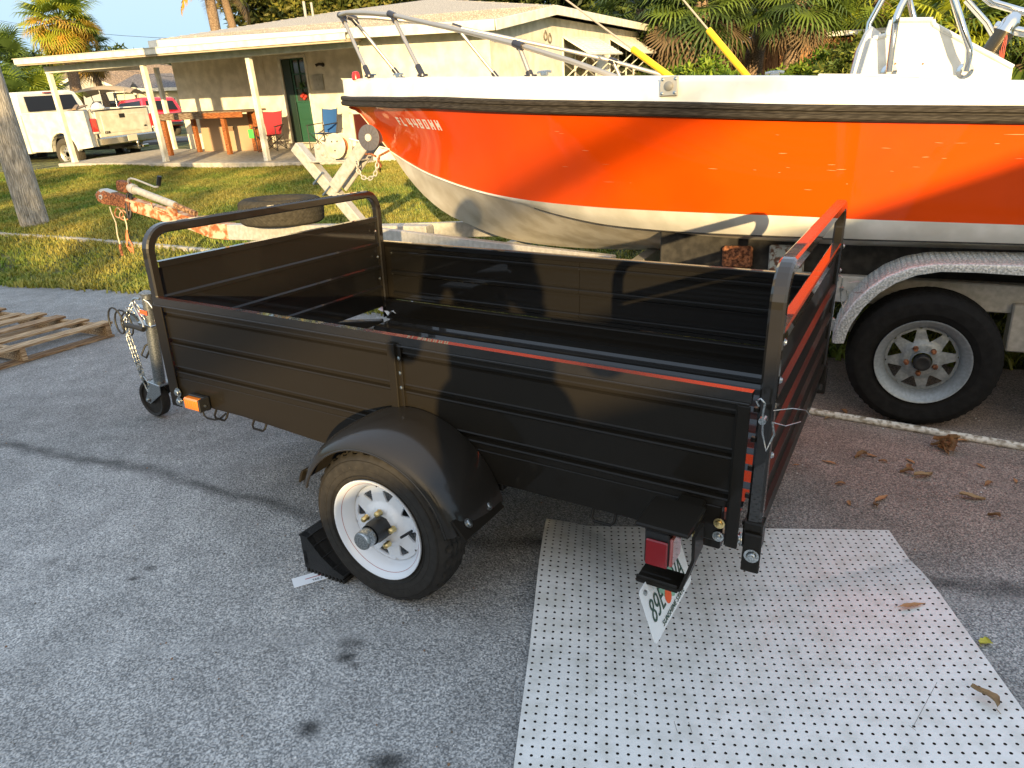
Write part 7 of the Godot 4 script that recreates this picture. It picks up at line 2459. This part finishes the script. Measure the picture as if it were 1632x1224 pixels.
func build_person() -> void:
	var o := Vector3(.12, 0, .40)
	var t := thing("person", "person in dark shirt and trousers standing behind the viewer taking the photograph", "person", Transform3D(Basis.IDENTITY, o))
	var V := func(x: float, y: float, z: float) -> Vector3: return Vector3(x, y, z)
	var skin := mat("skin", L(.42, .26, .18), .55, {"spec": .4})
	var head := Vector3(-.01, 1.74, -.03)
	var legs := []
	for s in [-1.0, 1.0]:
		legs.append([V.call(s * .09, 0.98, 0), V.call(s * .11, .52, -.01), .088, .058])
		legs.append([V.call(s * .11, .52, -.01), V.call(s * .12, .09, .02), .058, .038])
	var tors := [[V.call(0, 1.0, 0), V.call(0, 1.22, 0), .135, .125], [V.call(-.07, 1.02, 0), V.call(.07, 1.02, 0), .11, .11], [V.call(-.09, 1.45, .0), V.call(.09, 1.45, .0), .115, .115], [V.call(0, 1.2, 0), V.call(0, 1.46, 0), .125, .12], [V.call(-.16, 1.53, .01), V.call(.16, 1.53, .01), .062, .062]]
	var arms := []
	var hands := [V.call(-.17, 1.385, -.355), V.call(-.05, 1.375, -.355)]
	var elb := [V.call(-.29, 1.22, -.06), V.call(.27, 1.20, -.06)]
	var sh := [V.call(-.19, 1.53, .01), V.call(.19, 1.53, .01)]
	for k in 2:
		arms.append([sh[k], elb[k], .055, .042])
		arms.append([elb[k], hands[k], .042, .026])
	var body := []
	body.append_array(legs); body.append_array(tors); body.append_array(arms)
	for s in [-1.0, 1.0]: body.append([V.call(s * .12, .045, .05), V.call(s * .135, .03, -.13), .042, .032])
	body.append([V.call(0, 1.53, 0), head + Vector3(0, -.08, .01), .058, .055])
	part("body", sdf_mesh(body, .018), skin, t)
	var hb := [[head + Vector3(0, .03, .015), head + Vector3(0, .03, .02), .092, .092], [head + Vector3(0, -.05, -.03), head + Vector3(0, .03, -.02), .058, .075], [head + Vector3(0, -.085, -.055), head + Vector3(0, -.08, -.04), .030, .035], [head + Vector3(0, .012, -.098), head + Vector3(0, -.03, -.112), .010, .015], [head + Vector3(-.025, -.062, -.088), head + Vector3(.025, -.062, -.088), .009, .009]]
	for s in [-1.0, 1.0]: hb.append([head + Vector3(s * .088, .02, .01), head + Vector3(s * .084, -.025, .005), .016, .010])
	part("head", sdf_mesh(hb, .006, .02), skin, t)
	var hr := [[head + Vector3(0, .055, .03), head + Vector3(0, .04, .045), .095, .092], [head + Vector3(0, .085, -.03), head + Vector3(0, .07, .02), .066, .08]]
	part("hair", sdf_mesh(hr, .009, .02), mat("hair_brown", L(.05, .03, .02), .7), t)
	for s in [-1.0, 1.0]:
		var e := MB.new()
		e.lathe([Vector2(.0001, -.012), Vector2(.010, -.007), Vector2(.012, 0), Vector2(.010, .007), Vector2(.0001, .012)], 12, Transform3D(Basis.IDENTITY, head + Vector3(s * .033, .012, -.082)))
		part("eye", e, mat("eye_white", L(.7, .7, .7), .3), t)
	# hands closed on the phone
	for k in 2:
		var h: Vector3 = hands[k]
		var s := 1.0 if k == 0 else -1.0
		var fb := [[h, h + Vector3(s * .02, .03, -.005), .028, .03], [h + Vector3(s * .02, .03, -.005), h + Vector3(s * .03, .055, -.005), .028, .022]]
		for q in 4:
			var b := h + Vector3(s * .03, .005 + q * .019, -.008)
			var ln: float = [.019, .023, .025, .022][q]
			fb.append([b, b + Vector3(s * ln * .7, .004, -.016), .0092, .0088])
			fb.append([b + Vector3(s * ln * .7, .004, -.016), b + Vector3(s * ln * 1.5, .004, -.012), .0088, .0078])
		fb.append([h + Vector3(s * .01, .02, .012), h + Vector3(s * .035, .045, .026), .013, .011])
		fb.append([h + Vector3(s * .035, .045, .026), h + Vector3(s * .055, .05, .022), .011, .009])
		part("hand", sdf_mesh(fb, .005, .012), skin, t)
	var up := func(list: Array, e: float) -> Array:
		var r := []
		for b in list: r.append([b[0], b[1], b[2] + e, b[3] + e])
		return r
	var sh2: Array = up.call(tors, .014)
	for k in 2: sh2.append([sh[k], sh[k].lerp(elb[k], .75), .072, .066])
	part("shirt", sdf_mesh(sh2, .018), mat("shirt_navy", L(.03, .035, .06), .9), t)
	var tr: Array = up.call(legs, .016)
	tr.append([V.call(-.06, 1.03, 0), V.call(.06, 1.03, 0), .14, .14])
	part("trousers", sdf_mesh(tr, .018), mat("trousers_dark", L(.05, .05, .055), .9), t)
	for s in [-1.0, 1.0]:
		part("shoe", sdf_mesh([[V.call(s * .12, .05, .06), V.call(s * .138, .04, -.14), .052, .042]], .012), mat("shoe_dark", L(.03, .03, .03), .7), t)
	var ph := MB.new()
	ph.box(Vector3(-.11, 1.42, -.383), Vector3(.072, .148, .008), .003)
	single("phone", ph, mat("phone_dark", L(.02, .02, .022), .2), "dark phone held up in both hands by the photographer", "phone", Transform3D(Basis.IDENTITY, o))

func _ready() -> void:
	rng.seed = 42
	# camera
	var cam := Camera3D.new()
	cam.name = "camera"
	add_child(cam)
	cam.position = Vector3(0, 1.4351, 0)
	cam.rotation = Vector3(-.3506, 0, -.0585)
	cam.fov = 56.84
	cam.near = .03
	cam.far = 900.0
	cam.current = true
	# sky, sun, exposure
	var env := Environment.new()
	env.background_mode = Environment.BG_SKY
	var sm := ProceduralSkyMaterial.new()
	sm.sky_top_color = L(.38, .465, .585)
	sm.sky_horizon_color = L(.225, .37, .445)
	sm.sky_curve = .14
	sm.ground_bottom_color = L(.12, .11, .10)
	sm.ground_horizon_color = L(.25, .32, .34)
	sm.energy_multiplier = 1.0
	sm.sun_angle_max = 75.0
	sm.sun_curve = .42
	var sky := Sky.new()
	sky.sky_material = sm
	env.sky = sky
	env.tonemap_mode = Environment.TONE_MAPPER_LINEAR
	env.tonemap_exposure = 2.2
	env.sdfgi_enabled = true
	env.ssao_enabled = true
	env.ssil_enabled = true
	env.background_energy_multiplier = 1.0
	var we := WorldEnvironment.new()
	we.name = "world"
	we.environment = env
	add_child(we)
	var sun := DirectionalLight3D.new()
	sun.name = "sun"
	add_child(sun)
	sun.look_at_from_position(Vector3(.065, .172, 1.0), Vector3.ZERO, Vector3.UP)
	sun.light_color = Color(1.0, .87, .64)
	sun.light_energy = 1.55
	sun.light_angular_distance = .5
	sun.shadow_enabled = true
	build_ground()
	build_house()
	build_far_mats()
	build_truck()
	build_trailer()
	build_boat()
	build_far()
	build_plants()
	build_behind()
	build_pegboard()
	build_small_things()
	build_person()
	build_grass()
	build_grit()

func build_far_mats() -> void:
	mat("zinc", L(.62, .63, .62), 0.32, {"metal": 1.0, "wear": ntex("zincw", .05, Color(.7, .72, .72), Color(1, 1, 1)), "ws": 6.0})
